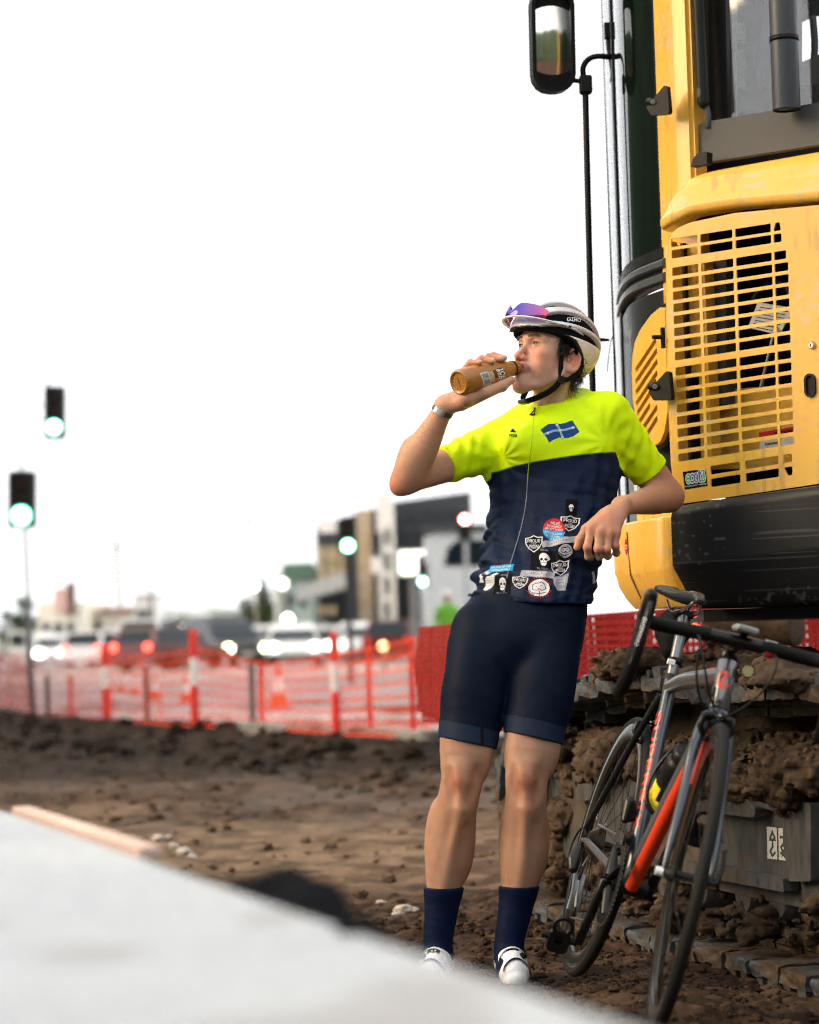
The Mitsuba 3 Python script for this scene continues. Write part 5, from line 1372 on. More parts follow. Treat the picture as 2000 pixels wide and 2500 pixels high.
fslab(ov.buffer(.012).difference(ov.buffer(-.004)), .006, .010, 'cover_seal', 'trim_black', ko)
fslab(ov.buffer(-.01), .002, .003, 'cover_back', 'interior_black', ko)
# hinges
h1 = A(1622, 822, -.01)
put('hinge', cat_([box(A(1619, 825, .0) , (.010, .012, .060), basis(V(0, 0, 1), FN)), rod(A(1619, 823, .0), A(1594, 823, .03), .0065, .006)]), 'trim_black', 35, exc)
for (x, y, w) in ((1617, 945, 1), (1612, 250, 1)):
    k = put('hinge', prism(sg.Polygon([(-.028, -.012), (.03, .034), (.034, -.034), (-.016, -.03)]).buffer(.008), A(x, y, .02 if y > 500 else -.04) , UA, V(0, 0, 1), .018), 'trim_black', 35, exc)
    c = A(x - 18, y - 2, .045 if y > 500 else -.02)
    put('bolt', lathe([(0, .008), (.006, .008), (.007, .004), (.009, .004), (.009, 0)], c, unit(EYE - c), 6), 'bolt_steel', False, k)
    put('bush', rod(c - unit(EYE - c) * .02 + V(-.012, 0, 0), c - unit(EYE - c) * .004, .012), 'trim_black', 35, k)
# dealer sticker by the elbow
sp = [F2(*q, .012) for q in [(1549, 1166), (1575, 1160), (1575, 1196), (1549, 1200)]]
k = fslab(sg.Polygon(sp), .012, .001, 'dealer_sticker', 'label_white', exc, False)
def fw(s, hpx, x, y, bs): 
    c = F2(x, y, .012); h = abs(F2(x, y + hpx, .012)[1] - c[1])
    fslab(sa.translate(sa.skew(text2d(s, h, True), 12), *c), .0131, .0006, 'lettering', bs, k, False)
fw('SOLD &', 5, 1560, 1172, 'emb_blue'); fw('KO', 15, 1562, 1188, 'emb_blue')
# ---- rear window, sill and exhaust
WA = -.16
wo = lambda x, y, off=WA: A2(x, y, off)
def wslab(px, off, d, name, bs, parent=exc, **kw): return slab(sg.Polygon([wo(x, y, off) for x, y in px]), off, d, name, bs, parent, **kw)
ks = wslab([(1720, 308), (1740, 300), (2000, 256), (2200, 222), (2200, 330), (2000, 358), (1742, 399), (1738, 376), (1722, 378)], WA + .02, .03, 'window_sill', 'grain_plastic')
put('pillar_trim', tube(np.array([A(1702, -400, -.10), A(1706, 0, -.10), A(1713, 150, -.10), A(1718, 250, -.10), A(1722, 259, -.10)]), [.018, .018, .018, .0185, .014], 16), 'panel_black', True, exc)
put('pillar_trim', tube(np.array([A(1723, 256, -.11), A(1729, 280, -.11), A(1729, 312, -.11)]), .010, 12), 'grain_plastic', True, exc)
put('rubber_foot', cat_([prism(sg.Polygon([A2(*q, -.08) for q in [(1700, 410), (1706, 390), (1718, 376), (1740, 374), (1740, 402)]]), *onA(-.08), .03)]), 'trim_black', 30, exc)
wslab([(1735, -300), (1776, -300), (1786, 290), (1742, 300)], WA - .02, .02, 'window_frame', 'trim_black')
wslab([(1772, -300), (2200, -300), (2200, 235), (1776, 300)], WA - .012, .004, 'rear_glass', 'cab_glass')
put('exhaust_pipe', tube(np.array([A(1872, -300, -.05), A(1880, -100, -.05), A(1914, 130, -.05) - UA * .0, A(1922, 262, -.05)]) + 0 * UA, .0395, 28), 'pipe_paint', True, exc) if False else None
pb = A(1921, 268, -.06)
kx = put('exhaust_pipe', tube(np.array([pb, pb + V(0, 0, .4), pb + V(0, 0, 1.2)]), .0395, 30), 'pipe_paint', True, exc)
put('clamp_band', tube(np.array([pb + V(0, 0, .195), pb + V(0, 0, .202), pb + V(0, 0, .209)]), .0415, 30), 'trim_black', True, kx)
# inside the cab: posts, seat back, far window frame
ii = -.75
wslab([(1700, -400), (1800, -400), (1800, 330), (1700, 340)], -.45, .03, 'inner_post', 'interior_grey')
wslab([(1838, -400), (1868, -400), (1874, 320), (1846, 320)], ii, .06, 'inner_post', 'interior_black')
wslab([(1875, -400), (1960, -400), (1960, 320), (1880, 320)], ii + .05, .03, 'inner_post', 'interior_grey')
wslab([(1775, 62), (1760, -400), (2300, -400), (2300, 40), (1990, 40), (1960, 55)], ii - .3, .03, 'roof_lining', 'interior_black')
wslab([(1770, 60), (1790, 90), (1890, 130), (1890, 150), (1770, 110)], ii - .02, .03, 'grab_rail', 'interior_black')
wslab([(1985, 270), (1988, 200), (1998, 165), (2100, 120), (2300, 120), (2300, 330), (1985, 330)], ii + .1, .1, 'seat_back', 'interior_grey')
wslab([(1788, 56), (1826, 56), (1830, 285), (1793, 290)], ii - .12, .01, 'tinted_pane', 'green_tint')  # opaque green panel, painted like sky seen through tinted glass
put('steering_wheel', tube(curve([A(1985, 40, -.9), A(1990, 110, -.9), A(1980, 180, -.9), A(1965, 210, -.9)], 20), .012, 8), 'interior_grey', True, exc)
wslab([(1690, -400), (1776, -400), (1776, 400), (1690, 400)], -1.1, .03, 'inner_wall', 'interior_black')
wslab([(1690, 230), (2300, 190), (2300, 800), (1690, 800)], -.5, .03, 'inner_wall', 'interior_black')
# ---- mirror and its pole
mc = at(1348, 105, 7.75)
mn = unit(V(.14, -1, -.05)); MR = np.stack([unit(np.cross(V(0, 0, 1), -mn)), np.zeros(3), np.zeros(3)], 1)
mx = unit(np.cross(mn, V(0, 0, 1))); mx = -mx if mx[0] < 0 else mx; mz = np.cross(mx, mn) ; mz = mz if mz[2] > 0 else -mz
mw, mh = 108 * 7.75 / 5900, 262 * 7.75 / 5900
hz_ = rpoly(mw, mh, mw * .42); fc = rpoly(mw - .026, mh - .034, mw * .42 - .012)
mo = at(1348, 98, 7.75)
km = put('mirror', prism(hz_.difference(fc), mo, mx, mz, .03 * (1 if np.cross(mx, mz) @ mn > 0 else -1)), 'trim_black', 35, exc)
put('mirror_back', prism(hz_, mo - mn * .03, mx, mz, .028 * (1 if np.cross(mx, mz) @ mn > 0 else -1)), 'trim_black', 35, km)
scene['mirror_silver'] = {'type': 'twosided', 'bsdf': {'type': 'roughconductor', 'material': 'Ag', 'alpha': 0.01}}
# slightly convex face
v, f = fine(fc.buffer(.004), .012)
rr = (v**2).sum(1)
put('mirror_glass', TM(mo + mn * (.008 - .8 * rr)[:, None] + v[:, :1] * mx + v[:, 1:] * mz, f), 'mirror_silver', True, km)
put('mirror_arm', cat_([rod(at(1398, 196, 7.76), at(1418, 198, 7.76), .008), box(at(1430, 207, 7.76), (.042, .042, .06), bev=.006)]), 'trim_black', 35, exc)
put('mirror_pole', tube(np.r_[[at(1424, 190, 7.76)], curve([at(1424, 178, 7.76), at(1428, 155, 7.76), at(1443, 141, 7.76), at(1465, 137, 7.76), at(1492, 137, 7.80)], 20)], .0095, 12), 'trim_black', True, exc)
put('mirror_pole', tube(np.array([at(1429, 205, 7.76), at(1438, 580, 7.76), at(1447, 935, 7.76), at(1458, 1350, 7.76)]), .0105, 12), 'trim_black', True, exc)

# ---------------------------------------------------------------- undercarriage
L0, L1 = atz(1300, 2240, 0), atz(2000, 2440, 0)
TD = unit(L1 - L0); TN = unit(V(-TD[1], TD[0], 0)); TN = TN if TN @ (EYE - L0) > 0 else -TN
TRr, TC0, TC1, TW = .375, .06, 2.9, .42
def tp(s, z, o=0.0): return L0 + TD * s + TN * o + V(0, 0, z)
hump = lambda s_: np.interp(s_, [-.4, .06, .35, .9, 1.4, 2.2, 3.2], [-.09, -.045, .015, .065, .03, .05, -.02])
def track_path(u):               # arc length -> (s, z, tangent angle)
    L = TC1 - TC0; hc = math.pi * TRr; u = u % (2 * L + 2 * hc)
    if u < L: return TC0 + u, 0.0, 0.0
    u -= L
    if u < hc: a = u / TRr; return TC1 + TRr * math.sin(a), TRr - TRr * math.cos(a), a
    u -= hc
    if u < L: return TC1 - u, 2 * TRr + float(hump(TC1 - u)), math.pi
    u -= L; a = u / TRr
    return TC0 - TRr * math.sin(a), TRr + (TRr - .045 * (1 + math.cos(a)) / 2) * math.cos(a), math.pi + a
gsh = np.random.default_rng(11)
def shoe_var(i):
    m = box((0, 0, .030), (.150, TW, .040)); b = box((-.035, 0, -.002), (.045, TW * .98, .034)); b2 = box((.040, 0, .002), (.040, TW * .98, .028))
    l = box((0, 0, .068), (.16, .10, .05))
    out = []
    for q, e in ((m, .018), (b, .016), (b2, .016), (l, .03)):
        v, f = trimesh.remesh.subdivide_to_size(q.vertices, q.faces, e * 1.6, max_iter=6)
        mm = trimesh.Trimesh(v, f); mm.merge_vertices(); v = mm.vertices
        v = v + (np.stack([meshkit.fbm(v * 28 + i * 9, 3, k) for k in range(3)], -1) - .5) * .026
        out.append(TM(v, mm.faces))
    return cat_(out)
SV = [ply(shoe_var(i), 'track_rubber', 50) for i in range(4)]
per = 2 * (TC1 - TC0) + 2 * math.pi * TRr; ns = int(round(per / .168))
kt = exc + '__track'
_res.add(kt)
for i in range(ns):
    s, z, a = track_path(per * i / ns)
    x = TD * math.cos(a) + V(0, 0, math.sin(a)); n = -TD * math.sin(a) + V(0, 0, math.cos(a))
    y = np.cross(n, x)
    M = np.eye(4); M[:3, 0], M[:3, 1], M[:3, 2] = x, y, n; M[:3, 3] = tp(s, z, -TW / 2) + gsh.normal(size=3) * .004
    put('shoe', dict(SV[gsh.integers(4)], to_world=T(M)), None, parent=kt)
# inner chain, idler wheel and rollers
ch = np.array([tp(*track_path(per * k / 160)[:2], -TW / 2) + V(0, 0, 0) for k in range(161)])
put('chain', tube(ch + 0, .03, 8, caps=False) if False else loft([[p + TN * .06 + q * .0, p - TN * .06] for p, q in [(tp(track_path(per * k / 160)[0] + math.sin(track_path(per * k / 160)[2]) * -.07, track_path(per * k / 160)[1] + .07 * math.cos(track_path(per * k / 160)[2]), -TW / 2), V(0, 0, 0)) for k in range(161)]], closed=False, caps=False), 'mud', 40, kt)
put('inner_guard', prism(sg.Polygon([(.05, .12), (.0, .35), (.15, .70), (.9, .80), (2.6, .74), (2.8, .4), (2.7, .12)]), L0 - TN * (TW / 2 + .13), TD, V(0, 0, 1), .02), 'mud', False, exc)  # added muddy plate, closes the view through so the void stays dark
kf = put('track_frame', prism(sg.Polygon([(.12, .20), (.02, .30), (.02, .50), (.16, .58), (2.7, .58), (2.8, .3), (2.7, .20)]), L0 - TN * (TW / 2 + .11), TD, V(0, 0, 1), .24 * (1 if np.cross(TD, V(0, 0, 1)) @ TN > 0 else -1)), 'muddy_steel', False, exc)
put('idler_wheel', lathe([(0, .05), (.10, .05), (.12, .03), (.26, .03), (.30, .05), (.30, -.05), (0, -.05)], tp(TC0, TRr, -TW / 2), TN, 32), 'muddy_steel', 35, exc)
FO = -.075
Fo = L0 + TN * FO
def U2(x, y, off=0.0):
    p = onp(x, y, Fo + TN * off, TN) - Fo; return (p @ TD, p[2])
sgnT = 1 if np.cross(TD, V(0, 0, 1)) @ TN > 0 else -1
def uslab(px, off, d, name, bs, parent=None, bev=.008, sm=30):
    g = px if hasattr(px, 'geom_type') else sg.Polygon([U2(*q, off) for q in px]).buffer(-bev).buffer(bev, quad_segs=3)
    return put(name, prism(g, Fo + TN * off, TD, V(0, 0, 1), d * sgnT), bs, sm, parent or exc)
hole = sa.scale(sg.Point(*U2(1767, 2022)).buffer(1), .038, .045)
main = sg.Polygon([U2(*q) for q in [(1402, 1880), (1480, 1872), (1700, 1900), (1745, 1930), (1890, 1950), (2030, 1975), (2060, 2180), (1950, 2150), (1700, 2110), (1480, 2085), (1405, 2062)]]).difference(hole)
ksf = uslab(main, -.02, .02, 'side_plate', 'muddy_steel')
uslab(hole.buffer(.004), -.0195, .0004, 'hole_shade', 'interior_black')  # black disc paints the inside of the hole dark
bx = sg.Polygon([U2(*q, .01) for q in [(1415, 1884), (1478, 1878), (1482, 1950), (1420, 1956)]]).difference(so.unary_union([sg.Point(*U2(1425, 1913, .01)).buffer(.010), sg.Point(*U2(1465, 1910, .01)).buffer(.010)]))
uslab(bx, .0, .035, 'cover_plate', 'muddy_steel')
uslab([(1440, 1968), (1460, 1966), (1460, 2000), (1440, 2002)], .001, .001, 'sticker', 'label_white', bev=.001)
uslab([(1745, 1930), (1868, 1950), (1890, 1975), (1880, 1994), (1748, 1980)], .0, .05, 'step', 'muddy_steel', bev=.012)
uslab([(1866, 1935), (2010, 1960), (2010, 2150), (1955, 2150), (1942, 2060), (1940, 1985), (1870, 1965)], .0, .035, 'end_guard', 'muddy_steel', bev=.012)
uslab([(1690, 2105), (1702, 2100), (1950, 2142), (1952, 2176), (1690, 2128)], .0, .045, 'rail', 'muddy_steel', bev=.005)
kp = uslab([(1873, 2018), (1924, 2024), (1926, 2102), (1875, 2096)], .0015, .001, 'pictogram_plate', 'label_white', bev=.0005)
def ustroke(px, w=.0035): return uslab(so.unary_union([sg.LineString([U2(*q, .003) for q in l]).buffer(w) for l in px]), .0028, .0008, 'pictogram', 'emb_dark', kp)
ustroke([[(1886, 2030), (1893, 2050), (1880, 2050), (1886, 2030)], [(1886, 2050), (1887, 2068)], [(1887, 2068), (1881, 2078), (1886, 2090), (1892, 2082)], [(1899, 2022), (1900, 2099)]])
ustroke([[(1906, 2044), (1918, 2045)], [(1912, 2062), (1907, 2068), (1912, 2080), (1918, 2072), (1912, 2062)], [(1907, 2082), (1918, 2092)], [(1910, 2088), (1916, 2079)]])
pbr('emb_dark', (.03, .06, .04), .6)
for x, y in ((1805, 2165), (1888, 2178), (1700, 2150), (1610, 2130), (1965, 2195)):
    s, z = U2(x, y); put('roller', lathe([(0, .09), (.05, .09), (.06, .07), (.075, .02), (.055, 0), (.055, -.1), (.075, -.12), (.075, -.16), (0, -.16)], Fo + TD * s + V(0, 0, z - .02) - TN * .1, TN, 22), 'muddy_steel', 35, exc)
put('hose', tube(curve([tp(1.0, .56, -.03), tp(1.25, .55, -.02), tp(1.5, .54, -.03), tp(1.9, .53, -.06)], 20), .012, 8), 'muddy_steel', True, exc)
# caked mud
MU = Sculpt(); gm = np.random.default_rng(5)
for i in range(120):
    s = gm.uniform(-.05, 2.0); top = gm.uniform() < .55
    z = gm.uniform(.50, .60) if top else gm.uniform(.10, .24)
    o = gm.uniform(-.20, -.02) if top else gm.uniform(-.16, -.03)
    r = gm.uniform(.03, .085) * (1 if top else .7)
    MU.ell(tp(s, z, o), (r * 1.2, r * 1.2, r * .8), k=.03)
for x, y, r, o in ((1390, 1900, .10, -.05), (1370, 1990, .11, -.06), (1360, 2080, .09, -.05), (1440, 1850, .09, -.02), (1520, 1850, .10, -.02), (1385, 1830, .08, -.06), (1340, 2140, .07, -.04), (1480, 2140, .09, -.02), (1430, 2120, .08, -.03), (1560, 2150, .07, -.03),
                   (1700, 1880, .10, .0), (1760, 1900, .10, .0), (1840, 1900, .10, .01), (1930, 1900, .11, .01), (1900, 1850, .09, -.03), (1990, 1880, .10, .01), (1800, 1840, .08, -.05), (1660, 1860, .08, -.03), (1970, 1940, .07, .03), (1640, 2240, .07, -.02), (1720, 2250, .06, -.02), (1870, 2260, .06, -.02)):
    q = U2(x, y); MU.ell(Fo + TD * q[0] + V(0, 0, q[1]) + TN * o, (r, r, r * .8), k=.04)
def billow(P, f, o, sd): return sum(.55**i * np.abs(2 * meshkit.noise(P * f * 2.1**i + i * 3.7, sd + i) - 1) for i in range(o))
MU.disp = lambda P: (meshkit.fbm(P * 14, 2, 3) - .5) * -.05 + .024 - billow(P, 34, 4, 8) * .024
put('caked_mud', MU.mesh(.0062), 'mud', True, exc, kind='stuff', label='dried mud caked on the undercarriage')
MT = Sculpt()                    # mud lying over the upper run of the track
for i in range(46):
    s = gm.uniform(-.2, 2.0)
    MT.ell(tp(s, .775 + float(hump(s)) + gm.uniform(-.015, .015), -TW / 2 + gm.uniform(-.2, .2)), (gm.uniform(.07, .13), gm.uniform(.06, .1), gm.uniform(.018, .034)), k=.05)
MT.disp = lambda P: (meshkit.fbm(P * 14, 2, 6) - .5) * -.04 + .012 - billow(P, 34, 4, 5) * .015
put('caked_mud', MT.mesh(.007), 'mud', True, exc, kind='stuff')
# ================================================================== the road bicycle
pbr('frame_grey', (.15, .155, .165), 0.22, 0.6, clearcoat=0.8, clearcoat_gloss=0.95)
pbr('frame_blue', (.055, .068, .085), 0.22, 0.5, clearcoat=0.8, clearcoat_gloss=0.95)
pbr('frame_orange', (.62, .045, .012), 0.28, 0.0, clearcoat=0.9, clearcoat_gloss=0.95)
pbr('carbon', (.008, .0085, .009), 0.25, 0.0, specular=0.3)
pbr('carbon_matt', (.010, .010, .011), 0.45, specular=0.2)
pbr('tyre_rubber', (.010, .0098, .0095), 0.7, specular=0.2)
pbr('tan_wall', (.42, .25, .12), 0.6)
pbr('rim_alloy', (.030, .026, .020), 0.22, 0.5, specular=0.4)
pbr('bar_tape', (.006, .006, .0065), 0.65, specular=0.15, bump=lambda p, n, uv: noise(p.x * 300, p.y * 300, p.z * 300), bscale=.001)
pbr('chrome', (.62, .62, .63), 0.16, 1.0)
pbr('chain_steel', (.24, .23, .21), 0.35, 0.9)
pbr('yellow_print', (.72, .62, .02), 0.5)
pbr('clear_lens', (.55, .50, .25), 0.15)
pbr('white_print', (.62, .62, .62), 0.5)
RCt, FCt = at(1394, 2383, 6.10), at(1550, 2500, 5.26)
bd = unit((FCt - RCt) * V(1, 1, 0)); bl = np.cross(V(0, 0, 1), bd)
LEAN = math.radians(17.3)
BU = V(0, 0, 1) * math.cos(LEAN) + bl * math.sin(LEAN); BL = bl * math.cos(LEAN) - V(0, 0, 1) * math.sin(LEAN)
slope = (FCt[2] - RCt[2]) / np.linalg.norm((FCt - RCt)[:2])
BF = unit(bd + V(0, 0, slope)); BU = unit(BU - BF * (BU @ BF)); BL = np.cross(BU, BF)
BO = RCt
def b(x, y, z): return BO + BF * x + BL * y + BU * z
BR = np.stack([BF, BL, BU], 1)
WR, XB = .335, .985
bike = new('bicycle', 'grey and orange road bicycle leaning by the muddy track', 'bicycle')
AX_R, AX_F = V(0, 0, WR), V(XB, 0, WR)
CROWN, HB, HT = V(.860, 0, .684), V(.855, 0, .700), V(.823, 0, .808)
SA = unit(HT - HB)                       # steering axis
STEER = math.radians(-8)
def steer(p):                            # turns a point with the bar and fork
    q = np.asarray(p, float) - HB; c, s = math.cos(STEER), math.sin(STEER)
    return HB + q * c + np.cross(SA, q) * s + SA * (SA @ q) * (1 - c)
def W(p): return b(*p)
def Ws(p): return b(*steer(p))
def path(P, st=False): return np.array([(Ws if st else W)(p) for p in P])
def tb(P, r, bs, name, parent=bike, st=False, n=14, flat=1.0, sm=True, up=None, **kw):
    return put(name, tube(path(P, st), r, n, flat=flat, up=up), bs, sm, parent, **kw)
def wheel(ax, st, name, tan):
    k = new(bike + '__' + name)
    M = Ws if st else W
    c = M(ax); nrm = unit(M(ax + V(0, 1, 0)) - c); R = basis(nrm, BU)
    tp_ = []
    rt = .0125; R0 = WR - rt
    th = np.linspace(-2.5, 2.5, 13)
    tyre = [(R0 + rt * math.cos(a), rt * math.sin(a)) for a in th]
    put('tyre', lathe(tyre, c, nrm, 72), 'tyre_rubber', True, k)
    for s in (-1, 1):
        put('sidewall', lathe([(R0 + .0045, s * .0129), (R0 - .008, s * .0118)], c, nrm, 72), 'tan_wall' if tan and s > 0 else 'tyre_rubber', True, k)
    rim = [(R0 - .007, -.0108), (R0 - .010, -.0116), (R0 - .030, -.0118), (R0 - .046, -.007), (R0 - .049, 0), (R0 - .046, .007), (R0 - .030, .0118), (R0 - .010, .0116), (R0 - .007, .0108), (R0 - .012, 0), (R0 - .007, -.0108)]
    put('rim', lathe(rim, c, nrm, 72), 'rim_alloy', 35, k)
    put('hub', lathe([(0, -.05), (.006, -.05), (.012, -.045), (.019, -.032), (.019, -.029), (.011, -.024), (.010, .024), (.019, .029), (.019, .032), (.012, .045), (.006, .05), (0, .05)], c, nrm, 20), 'carbon_matt', 35, k)
    sp = []
    for i in range(24):
        a = 2 * math.pi * i / 24; s = 1 if i % 2 else -1; a2 = a + (.42 if (i // 2) % 2 else -.42)
        p0 = c + R @ V(.018 * math.cos(a2), .018 * math.sin(a2), .030 * s); p1 = c + R @ V((R0 - .047) * math.cos(a), (R0 - .047) * math.sin(a), 0)
        put('spoke', rod(p0, p1, .0010, n=5), 'carbon_matt', True, k)
    return c, nrm, R, k
wr_c, wr_n, wr_R, kr = wheel(AX_R, False, 'rear_wheel', True)
wf_c, wf_n, wf_R, kfw = wheel(AX_F, True, 'front_wheel', True)
# ---- frame
BB = V(.412, 0, .268); ST = V(.265, 0, .762); SEAT = V(.205, 0, .975)
DTt, TTf = V(.851, 0, .712), V(.829, 0, .778)
kfm = tb([BB + V(-.004, 0, .02), lerp(BB, ST, .5), ST], [.017, .0165, .0160], 'frame_blue', 'frame', flat=1.05)
tb([TTf, lerp(TTf, ST, .25), lerp(TTf, ST, .7), ST + V(0, 0, -.012)], [.0215, .0205, .019, .018], 'frame_grey', 'top_tube', kfm, flat=.95)
tb([DTt, lerp(DTt, BB, .2), lerp(DTt, BB, .8), BB + V(.01, 0, .008)], [.0215, .023, .0235, .022], 'frame_grey', 'down_tube', kfm, flat=1.0)
tb([HB, lerp(HB, HT, .5), HT], [.0235, .0205, .0215], 'frame_grey', 'head_tube', kfm, n=20)
put('bottom_bracket', lathe([(0, -.043), (.021, -.043), (.0225, -.038), (.0225, .038), (.021, .043), (0, .043)], W(BB), BL, 24), 'carbon_matt', 35, kfm)
for s in (-1, 1):
    tb([BB + V(-.01, .025 * s, .0), lerp(BB, AX_R, .45) + V(0, .024 * s, 0), AX_R + V(.03, .055 * s, .0), AX_R + V(0, .060 * s, 0)], [.0130, .0115, .0085, .007], 'frame_grey' if s < 0 else 'carbon', 'chain_stay', kfm)
    tb([ST + V(-.008, .012 * s, -.035), lerp(ST, AX_R, .35) + V(0, .030 * s, 0), AX_R + V(.008, .060 * s, .03), AX_R + V(0, .060 * s, 0)], [.0095, .0085, .0075, .0065], 'carbon', 'seat_stay', kfm)
    put('dropout', prism(rpoly(.035, .045, .01), W(AX_R + V(0, .0575 * s, .006)), BF, BU, .006), 'carbon_matt', 30, kfm)
# prints on the tubes
def tubeprint(s, P0, P1, rad, side, hgt, bs, parent, name='lettering', flip=False, bold=True, t0=.1, t1=.9):
    """lettering that runs along a tube, wrapped on it; side: unit direction that the middle of the print faces (bike frame)"""
    P0, P1 = np.asarray(P0, float), np.asarray(P1, float); ax = unit(P1 - P0); sd = unit(side - ax * (side @ ax)); up = np.cross(sd, ax)
    g = text2d(s, hgt, bold); bw = g.bounds[2] - g.bounds[0]; L = np.linalg.norm(P1 - P0) * (t1 - t0)
    g = sa.scale(g, L / bw, 1, origin=(0, 0))
    v, f = fine(g, .005)
    c = lerp(P0, P1, (t0 + t1) / 2)
    th = v[:, 1] / rad
    Q = c + v[:, :1] * ax + rad * (np.cos(th)[:, None] * sd + np.sin(th)[:, None] * up)
    return put(name, TM(BO + Q @ BR.T, f), bs, True, parent)
tubeprint('SUPERSIX', ST, BB, .0182, V(.55, -.85, 0), .019, 'frame_orange', kfm, t0=.16, t1=.74)
em = so.unary_union([sg.Point(0, 0).buffer(.0175).difference(sa.scale(sg.Point(0, 0).buffer(.0135), 1, .8)).difference(sg.box(.004, -.004, .03, .012)), sa.rotate(sg.box(-.0045, -.016, .0045, .016), -24)])
v, f = fine(sa.scale(em, .95, 1.25), .004)
mid = lerp(HB, HT, .56); sd = V(.93, -.25, .25); sd = unit(sd - SA * (sd @ SA)); up = np.cross(SA, sd)
th = v[:, 0] / .0222
put('head_badge', TM(BO + (mid + v[:, 1:] * SA + .0222 * (np.cos(th)[:, None] * sd + np.sin(th)[:, None] * up)) @ BR.T, f), 'frame_orange', True, kfm)
# ---- fork
kfk = tb([CROWN + V(-.004, 0, .016), CROWN, CROWN + V(.008, 0, -.022)], [.0235, .025, .022], 'frame_blue', 'fork', st=True)
for s in (-1, 1):
    P = [CROWN + V(.004, .018 * s, .0), CROWN + V(.012, .029 * s, -.035), lerp(CROWN, AX_F, .45) + V(.0, .039 * s, .0), AX_F + V(-.008, .049 * s, .05), AX_F + V(0, .050 * s, 0)]
    tb(curve(np.array(P), 16), np.interp(np.linspace(0, 1, 16), [0, .2, .6, 1], [.016, .0145, .011, .0065]), 'frame_blue', 'fork_leg', kfk, st=True)
    tb([P[1] + V(.004, -.012 * s, -.01), P[2] + V(.004, -.0075 * s, 0)], [.006, .006], 'frame_orange', 'fork_inlay', kfk, st=True)
tb([AX_F + V(0, -.060, 0), AX_F + V(0, .060, 0)], .0065, 'carbon_matt', 'axle', kfk, st=True)
put('axle_nut', rod(Ws(AX_F + V(0, -.052, 0)), Ws(AX_F + V(0, -.068, 0)), .0095, n=12), 'white_gloss', 35, kfk)
tb([AX_F + V(.0, .062, 0), AX_F + V(-.012, .070, .03), AX_F + V(-.02, .068, .075)], [.006, .005, .004], 'carbon', 'quick_release', kfk, st=True)
# ---- brakes
def brake(c, st, parent, fw):
    k = new(parent + '__brake')
    for s in (-1, 1):
        tb([c + V(.0, .004 * s, .010), c + V(.004 * fw, .030 * s, .002), c + V(.002 * fw, .034 * s, -.022), c + V(0, .024 * s, -.042)], [.0085, .009, .0075, .0055], 'carbon', 'arm', k, st=st)
        p = [c + V(-.02, .0175 * s, -.044), c + V(.025, .0175 * s, -.046)]
        tb(p, .0055, 'trim_black', 'pad', k, st=st)
    tb([c + V(.012 * fw, 0, .006), c + V(.026 * fw, 0, .006)], .0075, 'chrome', 'pivot_bolt', k, st=st)
brake(CROWN + V(.028, 0, -.006), True, kfk, 1)
brake(lerp(ST, AX_R, .26) + V(-.035, 0, .0), False, kfm, -1)
# ---- seat post, saddle, bag
tb([ST, lerp(ST, SEAT, .5), SEAT + V(0, 0, -.035)], .0138, 'frame_grey', 'seat_post', flat=1.0)
tb([ST + V(.004, 0, -.016), ST + V(-.005, 0, .016)], .0195, 'carbon', 'seat_clamp')
put('reflector', box(W(lerp(ST, SEAT, .22) + V(.018, -.012, 0)), (.006, .020, .014), BR, .002), 'white_gloss', 30, bike)
tb([lerp(ST, SEAT, .20), lerp(ST, SEAT, .27)], .0180, 'trim_black', 'lamp_clamp')
S = Sculpt()
for x, w, z in ((-.120, .064, .006), (-.09, .062, .006), (-.05, .046, .0), (0, .030, -.004), (.06, .021, -.004), (.12, .018, -.006), (.150, .015, -.014)):
    pass
S.stack([W(SEAT + V(q[0], 0, q[2])) for q in [(-.125, 0, .012), (-.10, 0, .012), (-.05, 0, .004), (.0, 0, .0), (.06, 0, -.001), (.115, 0, -.003), (.150, 0, -.012)]], [.058, .068, .050, .033, .023, .019, .013], [.012, .015, .016, .016, .015, .014, .010], BL, p=2.6)
S.ell(W(SEAT + V(-.02, 0, .028)), (.16, .007, .018), BR, k=.012, op='-')
ksd = put('saddle', S.mesh(.003), 'saddle_mat', True, bike)
pbr('saddle_mat', (.012, .013, .014), .28, clearcoat=.3)
sn = V(.55, -.4, .75)
g = so.unary_union([sa.translate(sa.rotate(text2d('SLR', .012, True), 90), -.004, 0), sa.translate(sa.rotate(text2d('SELLE', .0055, True), 90), .012, 0)])
put('lettering', decal(S, g, W(SEAT + V(.105, -.006, .012)), BU - BL * .5, BF, .0006, .004), 'print_grey', True, ksd)
for s in (-1, 1):
    tb(curve(np.array([SEAT + V(.125, .008 * s, -.016), SEAT + V(.08, .019 * s, -.036), SEAT + V(.02, .022 * s, -.040), SEAT + V(-.05, .022 * s, -.038), SEAT + V(-.10, .03 * s, -.010)]), 16), .0035, 'chrome', 'rail', ksd)
put('clamp', box(W(SEAT + V(-.005, 0, -.040)), (.045, .050, .020), BR, .006), 'carbon_matt', 30, ksd)
S2 = Sculpt(); S2.ell(W(SEAT + V(-.085, 0, -.075)), (.060, .042, .052), BR, k=.02); S2.ell(W(SEAT + V(-.045, 0, -.10)), (.035, .030, .055), BR, k=.03)
S2.disp = lambda P: (meshkit.fbm(P * 30, 2, 2) - .5) * .010
put('saddle_bag', S2.mesh(.004), 'black_strap', True, bike)
